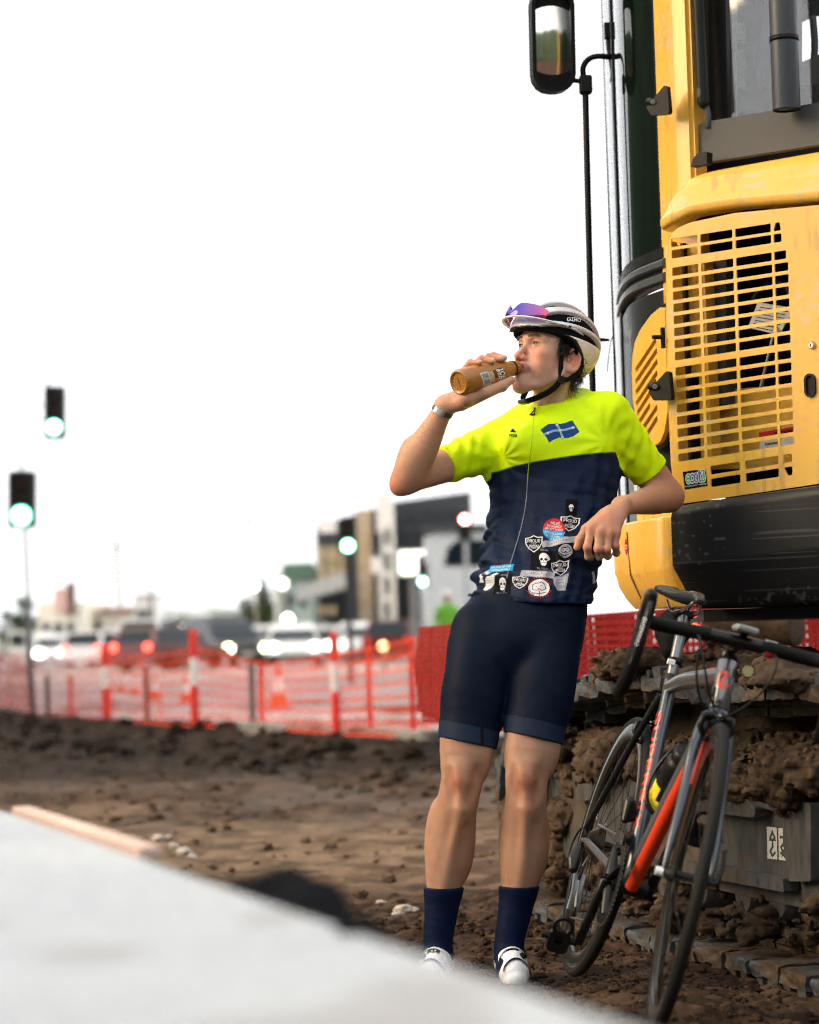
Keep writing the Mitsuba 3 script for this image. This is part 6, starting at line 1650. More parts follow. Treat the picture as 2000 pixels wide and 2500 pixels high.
# ---- bar, stem, levers
STM = HT + SA * .035; BC = V(.905, 0, .852)
tb([HT, HT + SA * .018, STM + SA * .022], [.0205, .0185, .0175], 'carbon', 'spacers', st=True, n=18)
tb([STM, lerp(STM, BC, .5), BC], [.019, .0165, .0185], 'carbon', 'stem', st=True)
kbar = tb([BC + V(0, -.105, 0), BC, BC + V(0, .105, 0)], [.0150, .0165, .0150], 'carbon', 'handlebar', st=True)
for s in (-1, 1):
    P = curve(np.array([BC + V(0, .06 * s, 0), BC + V(.0, .14 * s, -.002), BC + V(.012, .190 * s, -.002), BC + V(.055, .205 * s, -.004), BC + V(.088, .208 * s, -.030), BC + V(.092, .211 * s, -.085), BC + V(.062, .216 * s, -.140), BC + V(.005, .220 * s, -.160), BC + V(-.040, .222 * s, -.160)]), 40)
    tb(P, .0158, 'bar_tape', 'bar_tape', kbar, st=True)
    H = [BC + V(.045, .204 * s, .0), BC + V(.085, .206 * s, .008), BC + V(.120, .206 * s, .022), BC + V(.134, .206 * s, .045)]
    S3 = Sculpt(); S3.chain([Ws(p) for p in H], [.0175, .0165, .0160, .0140], k=.01, n=8)
    kh = put('brake_hood', S3.mesh(.003), 'black_plastic', True, kbar)
    Lv = curve(np.array([BC + V(.136, .205 * s, .030), BC + V(.150, .206 * s, .0), BC + V(.146, .209 * s, -.045), BC + V(.132, .214 * s, -.085), BC + V(.128, .218 * s, -.112)]), 16)
    kl_ = tb(Lv, np.interp(np.linspace(0, 1, 16), [0, .25, .8, 1], [.0105, .0095, .0080, .0065]), 'carbon', 'brake_lever', kbar, st=True, flat=.62, up=BL)
    # lettering down the lever
    a, c = Lv[3], Lv[11]
    ax = unit(c - a); sd = unit(V(1, -.35 * 1, .1) - ax * (V(1, -.35, .1) @ ax)); up = np.cross(sd, ax)
    g = text2d('SHIMANO', .008, True); g = sa.scale(g, np.linalg.norm(c - a) * .8 / (g.bounds[2] - g.bounds[0]), 1, origin=(0, 0))
    v, f = fine(g, .006); u = .5 + v[:, 0] / np.linalg.norm(c - a)
    Q = np.stack([np.interp(u, np.linspace(0, 1, 9), Lv[3:12, k]) for k in range(3)], 1) + v[:, 1:] * up * -1 + sd * .0108
    put('lettering', TM(np.array([Ws(q) for q in Q]), f), 'white_print', True, kl_)
    put('end_plug', rod(Ws(P[-1]), Ws(P[-1] + V(-.008, 0, .0005)), .014, n=14), 'trim_black', 35, kbar)
for y0, y1, bs in ((-.088, -.064, 'print_red'), (.062, .088, 'white_print')):
    k = tb([BC + V(0, y0, 0), BC + V(0, y1, 0)], .0170, bs, 'bar_print', kbar, st=True, sm=True)
tb([BC + V(0, .066, -.004), BC + V(0, .084, -.004)], .0174, 'print_red', 'bar_print', kbar, st=True)
put('bike_computer', box(Ws(BC + V(.035, .012, .026)), (.052, .050, .014), BR, .004), 'computer_grey', 30, bike, label='grey bike computer on the bar')
pbr('computer_grey', (.20, .21, .21), .4)
put('computer_mount', bar(Ws(BC + V(.0, .012, .012)), Ws(BC + V(.035, .012, .018)), .018, .006), 'trim_black', 30, bike)
kfl = put('front_lamp', rod(Ws(HT + V(-.03, .045, -.005)), Ws(HT + V(.02, .045, -.01)), .0135, .0155, n=18), 'trim_black', 35, bike)
put('lens', rod(Ws(HT + V(.019, .045, -.01)), Ws(HT + V(.024, .045, -.0104)), .0125, n=18), 'clear_lens', 35, kfl)
kt_ = put('tail_lamp', box(W(SEAT + V(-.10, .055, -.055)), (.03, .026, .018), BR, .005), 'print_black', 30, bike)
put('lens', dict(ply(box(W(SEAT + V(-.083, .055, -.055)), (.008, .024, .014), BR, .003)), emitter={'type': 'area', 'radiance': {'type': 'rgb', 'value': [2.6, .12, .04]}}), None, parent=kt_)
# cables
tb(curve(np.array([BC + V(.02, -.085, -.012), BC + V(.085, -.07, -.05), BC + V(.06, -.02, -.15), HB + V(.03, -.005, .02), HB + V(-.02, -.025, -.02), lerp(DTt, BB, .12) + V(0, -.024, 0)]), 40), .0026, 'trim_black', 'cable', st=True)
tb(curve(np.array([BC + V(.02, .085, -.012), BC + V(.09, .085, -.06), BC + V(.07, .04, -.14), BC + V(.05, -.01, -.17), CROWN + V(.035, -.02, .06), CROWN + V(.03, -.03, .012)]), 40), .0026, 'trim_black', 'cable', st=True)
tb(curve(np.array([BC + V(.01, -.05, -.012), BC + V(.05, -.075, -.06), BC + V(.03, -.06, -.12), lerp(TTf, ST, .08) + V(0, -.021, 0)]), 30), .0026, 'trim_black', 'cable', st=True)
# ---- crank, chain, gears (drive side is his right: -y)
YD = -.045
kch = put('chainring', lathe([(.080, .0015), (.102, .0015), (.105, 0), (.102, -.0015), (.080, -.0015), (.080, .0015)], W(BB + V(0, YD, 0)), BL, 60), 'carbon_matt', 35, bike)
put('teeth', cat_([box(W(BB + V(.1065 * math.cos(a), YD, .1065 * math.sin(a))), (.005, .0022, .005), BR) for a in np.linspace(0, 2 * np.pi, 52, endpoint=False)]), 'chain_steel', False, kch, kind='stuff')
CA = math.radians(-108)                          # drive-side crank hangs down and a little back
cd = V(math.cos(CA), 0, math.sin(CA))
for i in range(4):
    a = CA + math.radians(45 + 90 * i); tb([BB + V(.015 * math.cos(a), YD - .004, .015 * math.sin(a)), BB + V(.085 * math.cos(a), YD - .003, .085 * math.sin(a))], [.013, .008], 'carbon', 'spider_arm', kch, flat=.5)
kc = tb([BB + V(0, YD - .012, 0), BB + cd * .06 + V(0, YD - .018, 0), BB + cd * .172 + V(0, YD - .026, 0)], [.019, .0145, .013], 'carbon', 'crank_arm', flat=.75)
tb([BB + V(0, .050, 0), BB - cd * .06 + V(0, .056, 0), BB - cd * .172 + V(0, .066, 0)], [.017, .014, .013], 'carbon', 'crank_arm', flat=.75)
def pedal(c, s):
    k = new(bike + '__pedal')
    o = c + V(0, s * .045, 0)
    tb([c, c + V(0, s * .085, 0)], .0085, 'carbon_matt', 'axle', k)
    pr = so.unary_union([sa.translate(rpoly(.052, .056, .014), 0, -.004)]).difference(rpoly(.020, .022, .006))
    ring = sg.Point(0, .034).buffer(.026).difference(sg.Point(0, .036).buffer(.0165)).intersection(sg.box(-.04, .012, .04, .09))
    tilt = V(.35, 0, .94); ey = unit(tilt); ex = V(0, 1, 0); 
    put('body', prism(so.unary_union([pr, ring]), W(o), BR @ ex, BR @ ey, .016), 'black_plastic', 30, k)
    put('body_back', prism(rpoly(.050, .040, .012), W(o - ey * .006) - (BR @ np.cross(ex, ey)) * .012, BR @ ex, BR @ ey, .011), 'black_plastic', 30, k)
pedal(BB + cd * .172 + V(0, YD - .030, 0), -1)
pedal(BB - cd * .172 + V(0, .070, 0), 1)
kcs = new(bike + '__cassette')
for i in range(9):
    r = .026 + .0036 * i; y = -.046 + .0040 * i
    put('cog', lathe([(.016, .0008), (r - .003, .0008), (r, 0), (r - .003, -.0008), (.016, -.0008)], W(AX_R + V(0, y, 0)), BL, 36), 'chain_steel', 30, kcs)
# rear derailleur
d0 = AX_R + V(.008, -.062, -.024)
kd_ = put('rear_derailleur', cat_([hull(*[ball(W(p), r, 1).vertices for p, r in ((d0, .013), (d0 + V(.006, -.012, -.030), .015), (d0 + V(.02, -.008, -.052), .012))])]), 'carbon', 35, bike)
j1, j2 = d0 + V(.022, .012, -.058), d0 + V(.052, .014, -.150)
for y in (-.007, .007):
    tb([j1 + V(0, y, 0), lerp(j1, j2, .5) + V(.006, y, 0), j2 + V(0, y, 0)], [.011, .008, .011], 'frame_grey', 'cage', kd_, flat=.15, up=BU)
for j in (j1, j2):
    put('jockey_wheel', lathe([(0, .003), (.017, .003), (.019, 0), (.017, -.003), (0, -.003)], W(j), BL, 20), 'trim_black', 35, kd_)
tb(curve(np.array([d0 + V(0, -.012, -.02), d0 + V(-.05, -.015, -.02), d0 + V(-.045, -.01, .03), AX_R + V(.03, -.06, .012)]), 16), .0025, 'trim_black', 'cable', kd_)
chn = [BB + V(.02, YD, .104), AX_R + V(.01, -.03, .045), AX_R + V(-.045, -.03, .0), AX_R + V(-.01, -.03, -.045)]
tb([BB + V(.0, YD, .1035), AX_R + V(.005, -.032, .046)], .0040, 'chain_steel', 'chain', flat=.75, n=8)
tb([BB + V(-.01, YD, -.1035), j2 + V(.0, 0, -.018)], .0040, 'chain_steel', 'chain', flat=.75, n=8)
tb([AX_R + V(-.02, -.032, -.042), j1 + V(-.018, 0, 0), j2 + V(.018, 0, .01)], .0040, 'chain_steel', 'chain', flat=.75, n=8)
# front derailleur
fdp = lerp(BB, ST, .32)
put('front_derailleur', cat_([hull(*[ball(W(p), r, 1).vertices for p, r in ((fdp + V(-.01, -.022, .0), .012), (fdp + V(-.005, -.040, .03), .014), (fdp + V(.004, -.042, -.012), .010))]), bar(W(BB + V(-.045, YD - .008, .110)), W(BB + V(.06, YD - .008, .100)), .002, .026, BU), bar(W(BB + V(-.045, YD + .010, .112)), W(BB + V(.06, YD + .010, .102)), .002, .026, BU)]), 'carbon', 35, bike)
# ---- bottle in its cage
b0, b1 = lerp(BB, DTt, .33) + V(-.047, 0, .045), lerp(BB, DTt, .81) + V(-.047, 0, .045)
ax_ = W(b1) - W(b0)
kbt = put('water_bottle', lathe([(0, 0), (.030, 0), (.0355, .006), (.0355, .085), (.032, .095), (.032, .105), (.0355, .115), (.0355, .155), (.030, .166), (.0255, .170), (.029, .172), (.029, .188), (.024, .196), (.010, .199), (.009, .212), (0, .213)], W(b0), ax_, 32), 'black_plastic', 35, bike)
cb = BR @ V(.55, -.80, 0); cb = unit(cb - unit(ax_) * (cb @ unit(ax_))); tb3 = np.cross(unit(ax_), cb)
put('band', lathe([(.0359, .018), (.0359, .088)], W(b0), ax_, 12, x=cb * math.cos(1.0) - tb3 * math.sin(1.0), part=.22), 'yellow_print', True, kbt)
put('band', lathe([(.0359, .018), (.0359, .050)], W(b0), ax_, 8, x=cb * math.cos(.38) + tb3 * math.sin(.38), part=.14), 'yellow_print', True, kbt)
for s in (-1, 1):
    tb(curve(np.array([lerp(BB, DTt, .37) + V(-.012, .012 * s, .012), lerp(BB, DTt, .39) + V(-.030, .038 * s, .03), lerp(BB, DTt, .49) + V(-.072, .036 * s, .066), lerp(BB, DTt, .61) + V(-.080, .008 * s, .075)]), 14), .0042, 'carbon', 'bottle_cage')
tb([DTt + V(.01, 0, -.016), lerp(DTt, BB, .5) + V(.012, 0, -.012), BB + V(.03, 0, .0)], [.0150, .0175, .0165], 'frame_orange', 'down_tube_panel', kfm)
# ================================================================== road, fence, traffic and buildings behind the site
ZR = .13
def road_col(p, n, uv):
    a = fbm(p.x * .25, p.y * .12, 0, 3)
    return mix((.20, .18, .17), (.29, .265, .25), a) * (.9 + .2 * noise(p.x * 8, p.y * 8, 0))
pbr('asphalt', proc(road_col), .8)
pbr('road_paint', (.72, .72, .70), .6)
rp = np.array([[-90, 60], [-20, 42.0], [-5.7, 33.6], [-4.6, 29.7], [-3.5, 27.8], [-2.0, 25.0], [-1.0, 22.6], [-.3, 20.0], [2.5, 17.6], [14, 15.5], [60, 14], [120, 200], [-120, 200]])
put('road', prism(sg.Polygon(rp), (0, 0, ZR - .12), V(1, 0, 0), V(0, 1, 0), .12), 'asphalt', False, kind='structure')
mk = []
for x0, y0, x1, y1 in ((-14, 46, 4, 34), (-20, 62, 10, 44), (-30, 88, 14, 56), (-2, 26, 6, 23)):
    a, c = V(x0, y0, 0), V(x1, y1, 0)
    for k in np.arange(0, 1, .12): mk.append(bar(lerp(a, c, k) + V(0, 0, ZR + .004), lerp(a, c, k + .07) + V(0, 0, ZR + .004), .16, .006))
put('road_markings', cat_(mk), 'road_paint', False, kind='structure')
put('footpath', prism(sg.Polygon([(-120, 96), (120, 88), (120, 200), (-120, 200)]), (0, 0, ZR + .004), V(1, 0, 0), V(0, 1, 0), .13), 'concrete', False, kind='structure')
pbr('mesh_orange', (.85, .085, .028), .45, specular=.3)
pbr('mesh_red', (.26, .012, .012), .5, specular=.2)
pbr('bollard_red', (.72, .035, .022), .45)
pbr('cone_orange', (.80, .10, .03), .5)
pbr('reflective_white', (.78, .76, .74), .4)
pbr('post_steel', (.16, .13, .12), .6)
pbr('post_brown', (.10, .065, .055), .7)
def net(P, ztop, zbot, dx, dz, wx, wz, bs, name, parent, seed=1, jit=.006, **kw):
    """woven barrier mesh hung along the plan line P: flat strands both ways"""
    g = np.random.default_rng(seed); P = np.asarray(P, float)[:, :2]
    L = np.r_[0, np.cumsum(np.linalg.norm(np.diff(P, axis=0), axis=1))]; n = int(L[-1] / dx)
    at_ = lambda s: np.stack([np.interp(s, L, P[:, 0]), np.interp(s, L, P[:, 1])], -1)
    zt = lambda s: np.interp(s, L, ztop); zb = lambda s: np.interp(s, L, zbot)
    wob = lambda s, z: (meshkit.noise(np.stack([s * 1.3, z * 2.5, s * 0 + seed], -1), 3) - .5) * .10
    dirn = lambda s: (at_(s + .02) - at_(s - .02)) / .04
    out_v, out_f, c = [], [], 0
    def strip(S, Z, w, along):
        nonlocal c
        xy = at_(S); d = dirn(S); d = d / (np.linalg.norm(d, axis=1, keepdims=True) + 1e-9); nn = np.stack([d[:, 1], -d[:, 0]], 1)
        p = np.c_[xy + nn * wob(S, Z)[:, None], Z]
        e = np.c_[d, Z * 0] * w / 2 if along else np.tile(V(0, 0, w / 2), (len(S), 1))
        v = np.vstack([p - e, p + e]); m = len(S); k = np.arange(m - 1)
        f = np.vstack([np.stack([k, k + 1, k + 1 + m], 1), np.stack([k, k + 1 + m, k + m], 1)])
        out_v.append(v); out_f.append(f + c); c += len(v)
    for i in range(n):
        s = (i + .5) * dx + g.normal() * jit
        z = np.linspace(zb(s), zt(s), 7); strip(np.full(7, s), z, wx, True)
    rows = int(np.max(np.asarray(ztop) - np.asarray(zbot)) / dz) + 1
    S = np.linspace(0, L[-1], max(8, int(L[-1] / .15)))
    for j in range(rows):
        u = j / max(1, rows - 1); strip(S, zb(S) + (zt(S) - zb(S)) * u, wz, False)
    return put(name, TM(np.vstack(out_v), np.vstack(out_f)), bs, False, parent, kind='stuff', **kw)
fl_ = [(-60, 1722), (0, 1727), (72, 1744), (174, 1753), (261, 1759), (400, 1774), (478, 1777), (646, 1783), (835, 1799), (1065, 1808)]
FB = np.array([atz(x, y, ZR) for x, y in fl_])
tops = [1600, 1602, 1608, 1612, 1600, 1600, 1585, 1622, 1600, 1552]
FT = [at(x, t, p[1])[2] for (x, y), t, p in zip(fl_, tops, FB)]
kf_ = new('barrier_fence', 'orange plastic mesh barrier fence along the road edge', 'fence')
net(FB, FT, [ZR + .02] * len(FB), .058, .11, .0115, .016, 'mesh_orange', 'mesh', kf_, 2)
net(FB[:3] + V(0, .25, 0), [z + .05 for z in FT[:3]], [ZR] * 3, .045, .06, .016, .022, 'mesh_orange', 'mesh', kf_, 5)
for x, y0, y1, bs in ((116, 1650, 1748, 'post_brown'), (172, 1648, 1753, 'bollard_red'), (358, 1632, 1768, 'post_brown'), (617, 1618, 1783, 'post_steel'), (640, 1612, 1783, 'bollard_red'), (905, 1560, 1800, 'bollard_red'), (1010, 1555, 1806, 'bollard_red')):
    p = atz(x, y1, ZR); h = at(x, y0, p[1])[2] - ZR
    put('post', bar(p + V(0, .05, -.1), p + V(0, .05, h), .055 if bs != 'bollard_red' else .045, .05, up=(0, 1, 0)), bs, False, kf_)
pl_ = ('leftmost of the three white-banded bollards', 'middle one of the three white-banded bollards', 'nearest of the white-banded bollards, right beside the cyclist')
for (x, y0, y1, w), lb in zip(((261, 1573, 1759, 22), (477, 1536, 1777, 21), (822, 1543, 1799, 21)), pl_):
    p = atz(x, y1, ZR); H = at(x, y0, p[1])[2] - ZR; r = w / 2 * p[1] / 5900
    k = new('bollard', 'red ' + lb, 'bollard', 'red bollards along the barrier fence')
    put('lower_tube', lathe([(0, 0), (r * 1.02, 0), (r * 1.02, H * .425), (r, H * .43)], p, V(0, 0, 1), 20), 'bollard_red', 40, k)
    put('reflective_band', lathe([(r, H * .43), (r, H * .71)], p, V(0, 0, 1), 20), 'reflective_white', True, k)
    put('upper_tube', lathe([(r, H * .71), (r * 1.02, H * .715), (r * 1.02, H * .96), (r * .7, H), (0, H)], p, V(0, 0, 1), 20), 'bollard_red', 40, k)
    put('foot', lathe([(0, .03), (r * 2.2, .02), (r * 2.4, 0)], p, V(0, 0, 1), 20), 'trim_black', 40, k)
def cone(x, yt, yb, lb):
    p = atz(x, yb, ZR); H = at(x, yt, p[1])[2] - ZR
    k = new('traffic_cone', lb, 'traffic cone', 'traffic cones on the road')
    put('base', box(p + V(0, 0, .02), (H * .55, H * .55, .04), bev=.012), 'cone_orange', 30, k)
    put('lower_cone', lathe([(H * .21, .04), (H * .165, H * .34)], p, V(0, 0, 1), 20), 'cone_orange', True, k)
    put('reflective_collar', lathe([(H * .167, H * .34), (H * .095, H * .70)], p, V(0, 0, 1), 20), 'reflective_white', True, k)
    put('upper_cone', lathe([(H * .095, H * .70), (H * .035, H * .99), (0, H)], p, V(0, 0, 1), 20), 'cone_orange', True, k)
for a in ((681, 1620, 1729, 'orange traffic cone with white collar, nearest to the right bollard'), (378, 1642, 1708, 'traffic cone standing between the left and middle bollards'), (330, 1640, 1698, 'traffic cone just left of the dark fence post'), (298, 1642, 1690, 'small far traffic cone right of the left bollard'), (455, 1645, 1714, 'traffic cone half hidden behind the middle bollard'), (272, 1645, 1684, 'farthest traffic cone behind the left bollard')): cone(*a)

# ---- red barrier mesh bundled behind the excavator
km_ = new('red_barrier_mesh', 'dark red barrier mesh hung in folds behind the cyclist and the track', 'barrier mesh')
for k, (dy, s) in enumerate(((0, 1), (.18, 2), (.34, 3))):
    P = [at(1022 + 6 * k, 1600, 10.6) + V(0, dy, 0), at(1150, 1600, 10.4) + V(0, dy * .6, 0), at(1330, 1600, 10.2) + V(0, dy, 0), at(1480, 1600, 10.1) + V(0, dy * .5, 0), at(1690, 1600, 9.9) + V(0, dy, 0), at(2120, 1600, 9.6) + V(0, dy, 0)]
    zt = [at(1022, 1536 + 3 * k, 10.6)[2], at(1150, 1524, 10.4)[2], at(1330, 1512, 10.2)[2], at(1480, 1502, 10.1)[2], at(1690, 1486, 9.9)[2], at(2120, 1470, 9.6)[2]]
    net(P, zt, [.62 - .03 * k, .56, .50, .45, .4, .4], .026, .036, .013, .017, 'mesh_red', 'mesh_layer', km_, 20 + s, .003)
for x in (1300, 1600, 1975):
    p = at(x, 1600, 10.5); put('post', bar(V(p[0], p[1] + .4, -.1), V(p[0], p[1] + .4, 1.02), .04, .04, up=(0, 1, 0)), 'post_brown', False, km_)
kpp = put('pipe', rod(at(1735, 1535, 9.2), at(1945, 1528, 9.0), .075, n=20), 'mud', 40, label='mud-covered pipe lying under the excavator house', cat='pipe')

# ---- traffic lights
def lamp(name, rad): scene[name] = None
def emit(rgb): return {'type': 'area', 'radiance': {'type': 'rgb', 'value': list(rgb)}}
GREEN, RED_, WARM, COOL = (.04, 2.6, 1.1), (3.0, .12, .08), (3.2, 2.5, 1.4), (2.6, 2.5, 2.3)
pbr('signal_black', (.012, .015, .014), .5)
pbr('pole_grey', (.20, .205, .21), .5)
pbr('pole_pale', (.30, .29, .22), .5)
pbr('dead_lens', (.015, .004, .004), .3)
pbr('dead_amber', (.018, .010, .004), .3)
def disc(c, r, n):
    m = lathe([(0, 0), (r, 0)], c, n, 24)
    if m.face_normals.mean(0) @ n < 0: m.invert()
    return m
def signal(x0, x1, y0, y1, Y, lit, label, colour=GREEN, tilt=0.03, lit_y=None):
    k = new('traffic_light', label, 'traffic light', None)
    c = at((x0 + x1) / 2, (y0 + y1) / 2, Y); w, h = (x1 - x0) * Y / 5900, (y1 - y0) * Y / 5900
    ex = unit(CR); ez = unit(CU + CR * .0); f = -CF
    put('housing', prism(rpoly(w, h, w * .16), c, ex, ez, -.18 if np.cross(ex, ez) @ f > 0 else .18), 'signal_black', 30, k)
    r = w * .30
    for i, nm in enumerate(('red', 'amber', 'green')):
        q = c + ez * (h * (.31 - .295 * i)); on = i == lit
        put('visor', lathe([(r * 1.14, 0), (r * 1.14, .06)], q + f * .005, f, 20, x=ez, part=.62), 'signal_black', True, k)
        d = disc(q + f * .02, r * (1.22 if on else 1), f)
        if on:
            put('lit_lens', dict(ply(disc(q + f * .022, r * 1.02, f)), emitter=emit(tuple(.9 * c_ + 1.5 for c_ in colour))), None, parent=k)
            put('lens_halo', dict(ply(lathe([(r * 1.02, 0), (r * 1.24, 0)], q + f * .02, f, 24) if lathe([(r, 0), (r * 1.3, 0)], q, f, 24).face_normals.mean(0) @ f > 0 else lathe([(r * 1.24, 0), (r * 1.02, 0)], q + f * .02, f, 24)), emitter=emit(tuple(.45 * c_ for c_ in colour))), None, parent=k)  # glowing ring added as the coloured halo round the lit lens
        else: put('lens', d, 'dead_lens' if i == 0 else 'dead_amber', False, k)
    return k, c, h
k, c, h = signal(20, 84, 1150, 1289, 29.0, 2, 'green traffic light on its own thin pole, lower of the two at the left')
put('pole', tube(np.array([at(61, 1289, 29.0), at(68, 1460, 29.0)]), .022, 10), 'pole_pale', True, k)
put('pole', tube(np.array([at(68, 1455, 29.0), at(72, 1600, 29.0), atz(82, 1766, ZR - .1)]), .036, 12), 'pole_grey', True, k)
put('finial', tube(np.array([at(53, 1150, 29.0), at(51, 1112, 29.0)]), [.022, .008], 8), 'post_steel', True, k)
k, c, h = signal(108, 156, 943, 1071, 32.0, 2, 'green traffic light hung from a mast arm, upper left')
put('mast_arm', tube(np.array([at(118, 945, 32.0), at(112, 985, 32.0) + V(0, .12, 0), at(-60, 1000, 32.2), at(-260, 1030, 32.4)]), .008, 6), 'pole_pale', True, k)
put('finial', tube(np.array([at(118, 944, 32.0), at(117, 934, 32.0)]), .02, 8), 'post_steel', True, k)
put('mast_pole', tube(np.array([at(-260, 1030, 32.4), V(at(-260, 1030, 32.4)[0] + .3, 32.4, 0)]), .07, 10), 'pole_grey', True, k)
k, c, h = signal(830, 869, 1262, 1352, 46.0, 2, 'green traffic light in front of the dark building')
put('pole', tube(np.array([at(848, 1350, 46.1), at(852, 1440, 46.1), atz(858, 1668, ZR)]), .055, 10), 'signal_black', True, k)
k, c, h = signal(1119, 1151, 1256, 1320, 52.0, 0, 'red traffic light above the white truck', RED_)
put('pole', tube(np.array([at(1137, 1318, 52.1), atz(1145, 1660, ZR)]), .05, 10), 'pole_grey', True, k)
k, c, h = signal(1019, 1044, 1376, 1432, 55.0, 2, 'small green pedestrian signal beside the white truck', (.10, 1.7, 1.25))
put('pole', tube(np.array([at(1031, 1430, 55.1), atz(1040, 1655, ZR)]), .06, 10), 'pole_grey', True, k)

# ---- cars
PAINT = {'white': (.74, .75, .76), 'silver': (.42, .44, .46), 'dark': (.03, .033, .04), 'maroon': (.10, .015, .02), 'blue': (.30, .38, .48)}
for n_, c_ in PAINT.items(): pbr('car_' + n_, c_, .25, clearcoat=.8, clearcoat_gloss=.95)
pbr('car_window', (.012, .02, .027), .10, specular=.3)
def car(x, Y, yaw, paint, label, L=4.4, Wd=1.8, H=1.48, lights='front', van=False, lamp_r=.11):
    k = new('car', label, 'van' if van else 'car', 'cars in traffic beyond the fence')
    p = atz(x, 1620, ZR); p = V((x - 1000) / 5900 * Y, Y, ZR)
    f = V(math.sin(math.radians(yaw)), -math.cos(math.radians(yaw)), 0); l = np.cross(V(0, 0, 1), f); R = np.stack([f, l, V(0, 0, 1)], 1)
    G = lambda a: p + np.asarray(a, float) @ R.T
    hb = H * (.60 if not van else .72)
    low = [(x_, y_ * Wd / 2, z_) for y_ in (-1, 1) for x_, z_ in ((-L / 2, .34), (-L / 2 + .06, hb), (L / 2 - .12, hb - .14), (L / 2, .58), (L / 2, .30), (-L / 2, .30))]
    body = hull(G(low), G([(x_, y_ * Wd / 2 * .94, z_) for y_ in (-1, 1) for x_, z_ in ((-L / 2 + .02, hb + .03), (L * .16, hb + .02))]))
    put('body', body, 'car_' + paint, 20, k)
    rx0, rx1 = (-L / 2 + .12, L * (.20 if van else .06))
    cab = [(x_, y_ * w_ / 2, z_) for y_ in (-1, 1) for x_, w_, z_ in ((-L / 2 + .05, Wd * .96, hb), (L * (.36 if van else .27), Wd * .93, hb - .02), (rx0 + (.05 if van else .25), Wd * .76, H), (rx1, Wd * .76, H))]
    put('cabin', hull(G(cab)), 'car_' + paint, 20, k)
    def quad(P, nm, bs): 
        P = G(P); n = unit(np.cross(P[1] - P[0], P[2] - P[0])); n = n if n @ (P.mean(0) - G((0, 0, hb))) > 0 else -n
        put(nm, hull(P + n * .012, P - n * .02), bs, False, k)
    fx, rz = L * (.36 if van else .27), H
    quad([(fx - .03, -Wd * .42, hb + .02), (fx - .03, Wd * .42, hb + .02), (rx1 + .03, Wd * .35, H - .05), (rx1 + .03, -Wd * .35, H - .05)], 'windscreen', 'car_window')
    quad([(-L / 2 + .07, -Wd * .42, hb + .06), (-L / 2 + .07, Wd * .42, hb + .06), (rx0 + (.05 if van else .23), Wd * .34, H - .06), (rx0 + (.05 if van else .23), -Wd * .34, H - .06)], 'rear_window', 'car_window')
    for s in (-1, 1):
        quad([(-L / 2 + .35, s * Wd * .475, hb + .04), (fx - .25, s * Wd * .465, hb + .03), (rx1 - .08, s * Wd * .388, H - .07), (rx0 + .40, s * Wd * .388, H - .07)], 'side_window', 'car_window')
        for wx in (-L * .31, L * .31):
            put('wheel', lathe([(0, .10), (.20, .10), (.31, .08), (.33, .04), (.33, -.10), (0, -.10)], G((wx, s * (Wd / 2 - .08), .33)), l * s, 20), 'tyre_rubber', 35, k)
        c = G((L / 2 + .01, s * Wd * .36, .66)); m = ball(c, V(lamp_r, lamp_r, lamp_r * .8), 2)
        if 'front' in lights: put('headlight', dict(ply(m, None, True), emitter=emit(WARM if paint == 'dark' else COOL)), None, parent=k)  # lit balls, enlarged on some cars to stand in for sun glints too
        else: put('headlight', m, 'reflective_white', True, k)
        c = G((-L / 2 - .01, s * Wd * .38, .80)); m = ball(c, V(.10, .10, .10), 2)
        if 'rear' in lights: put('tail_light', dict(ply(m, None, True), emitter=emit(RED_)), None, parent=k)
        else: put('tail_light', m, 'bollard_red', True, k)
    put('bumper', hull(G([(L / 2 + .03, y_ * Wd * .47, z_) for y_ in (-1, 1) for z_ in (.28, .42)] + [(L / 2 - .2, y_ * Wd * .5, z_) for y_ in (-1, 1) for z_ in (.28, .42)])), 'trim_black', False, k)
    put('number_plate', box(G((L / 2 + .04, 0, .45)), (.02, .38, .10), R), 'reflective_white', False, k)
car(706, 80, 4, 'white', 'white hatchback with headlights on, nearest to the right bollard', H=1.42, lamp_r=.14)
car(632, 92, -12, 'silver', 'silver car behind the white hatchback', H=1.5)
car(538, 84, 24, 'dark', 'dark off-road car with bright yellow headlights', H=1.75, L=4.7, Wd=1.9, lamp_r=.18)
car(408, 80, 150, 'maroon', 'dark red hatchback seen from behind with red tail lights on', lights='rear', H=1.42)
car(345, 94, 172, 'maroon', 'maroon car with its brake lights on, beside the silver car', lights='rear', H=1.35)
car(366, 106, 172, 'white', 'tall white van behind the maroon car', H=2.0, L=5.2, Wd=2.0, van=True, lights='')
car(262, 100, 12, 'white', 'white car in the left queue, right of the left bollard', lights='front', H=1.5, lamp_r=.16)
car(182, 104, 8, 'silver', 'silver car farthest left in the traffic', lights='front', H=1.5, lamp_r=.20)
car(884, 92, 10, 'white', 'white car in front of the dark building', lights='', H=1.5)
car(236, 96, 168, 'white', 'white car seen from behind just left of the left bollard', lights='rear', H=1.45)
car(580, 108, 6, 'white', 'white car glimpsed between the dark off-road car and the silver car', H=1.5, lamp_r=.2)
car(120, 108, 10, 'white', 'white car beside the left traffic light pole', H=1.5, lamp_r=.2)
car(776, 96, -8, 'silver', 'silver car right of the white hatchback', H=1.45, lamp_r=.16)
car(965, 84, 170, 'maroon', 'maroon car at the right behind the mesh', lights='', H=1.45)
car(462, 112, 4, 'white', 'white car behind the dark off-road car', H=1.5, lamp_r=.2)
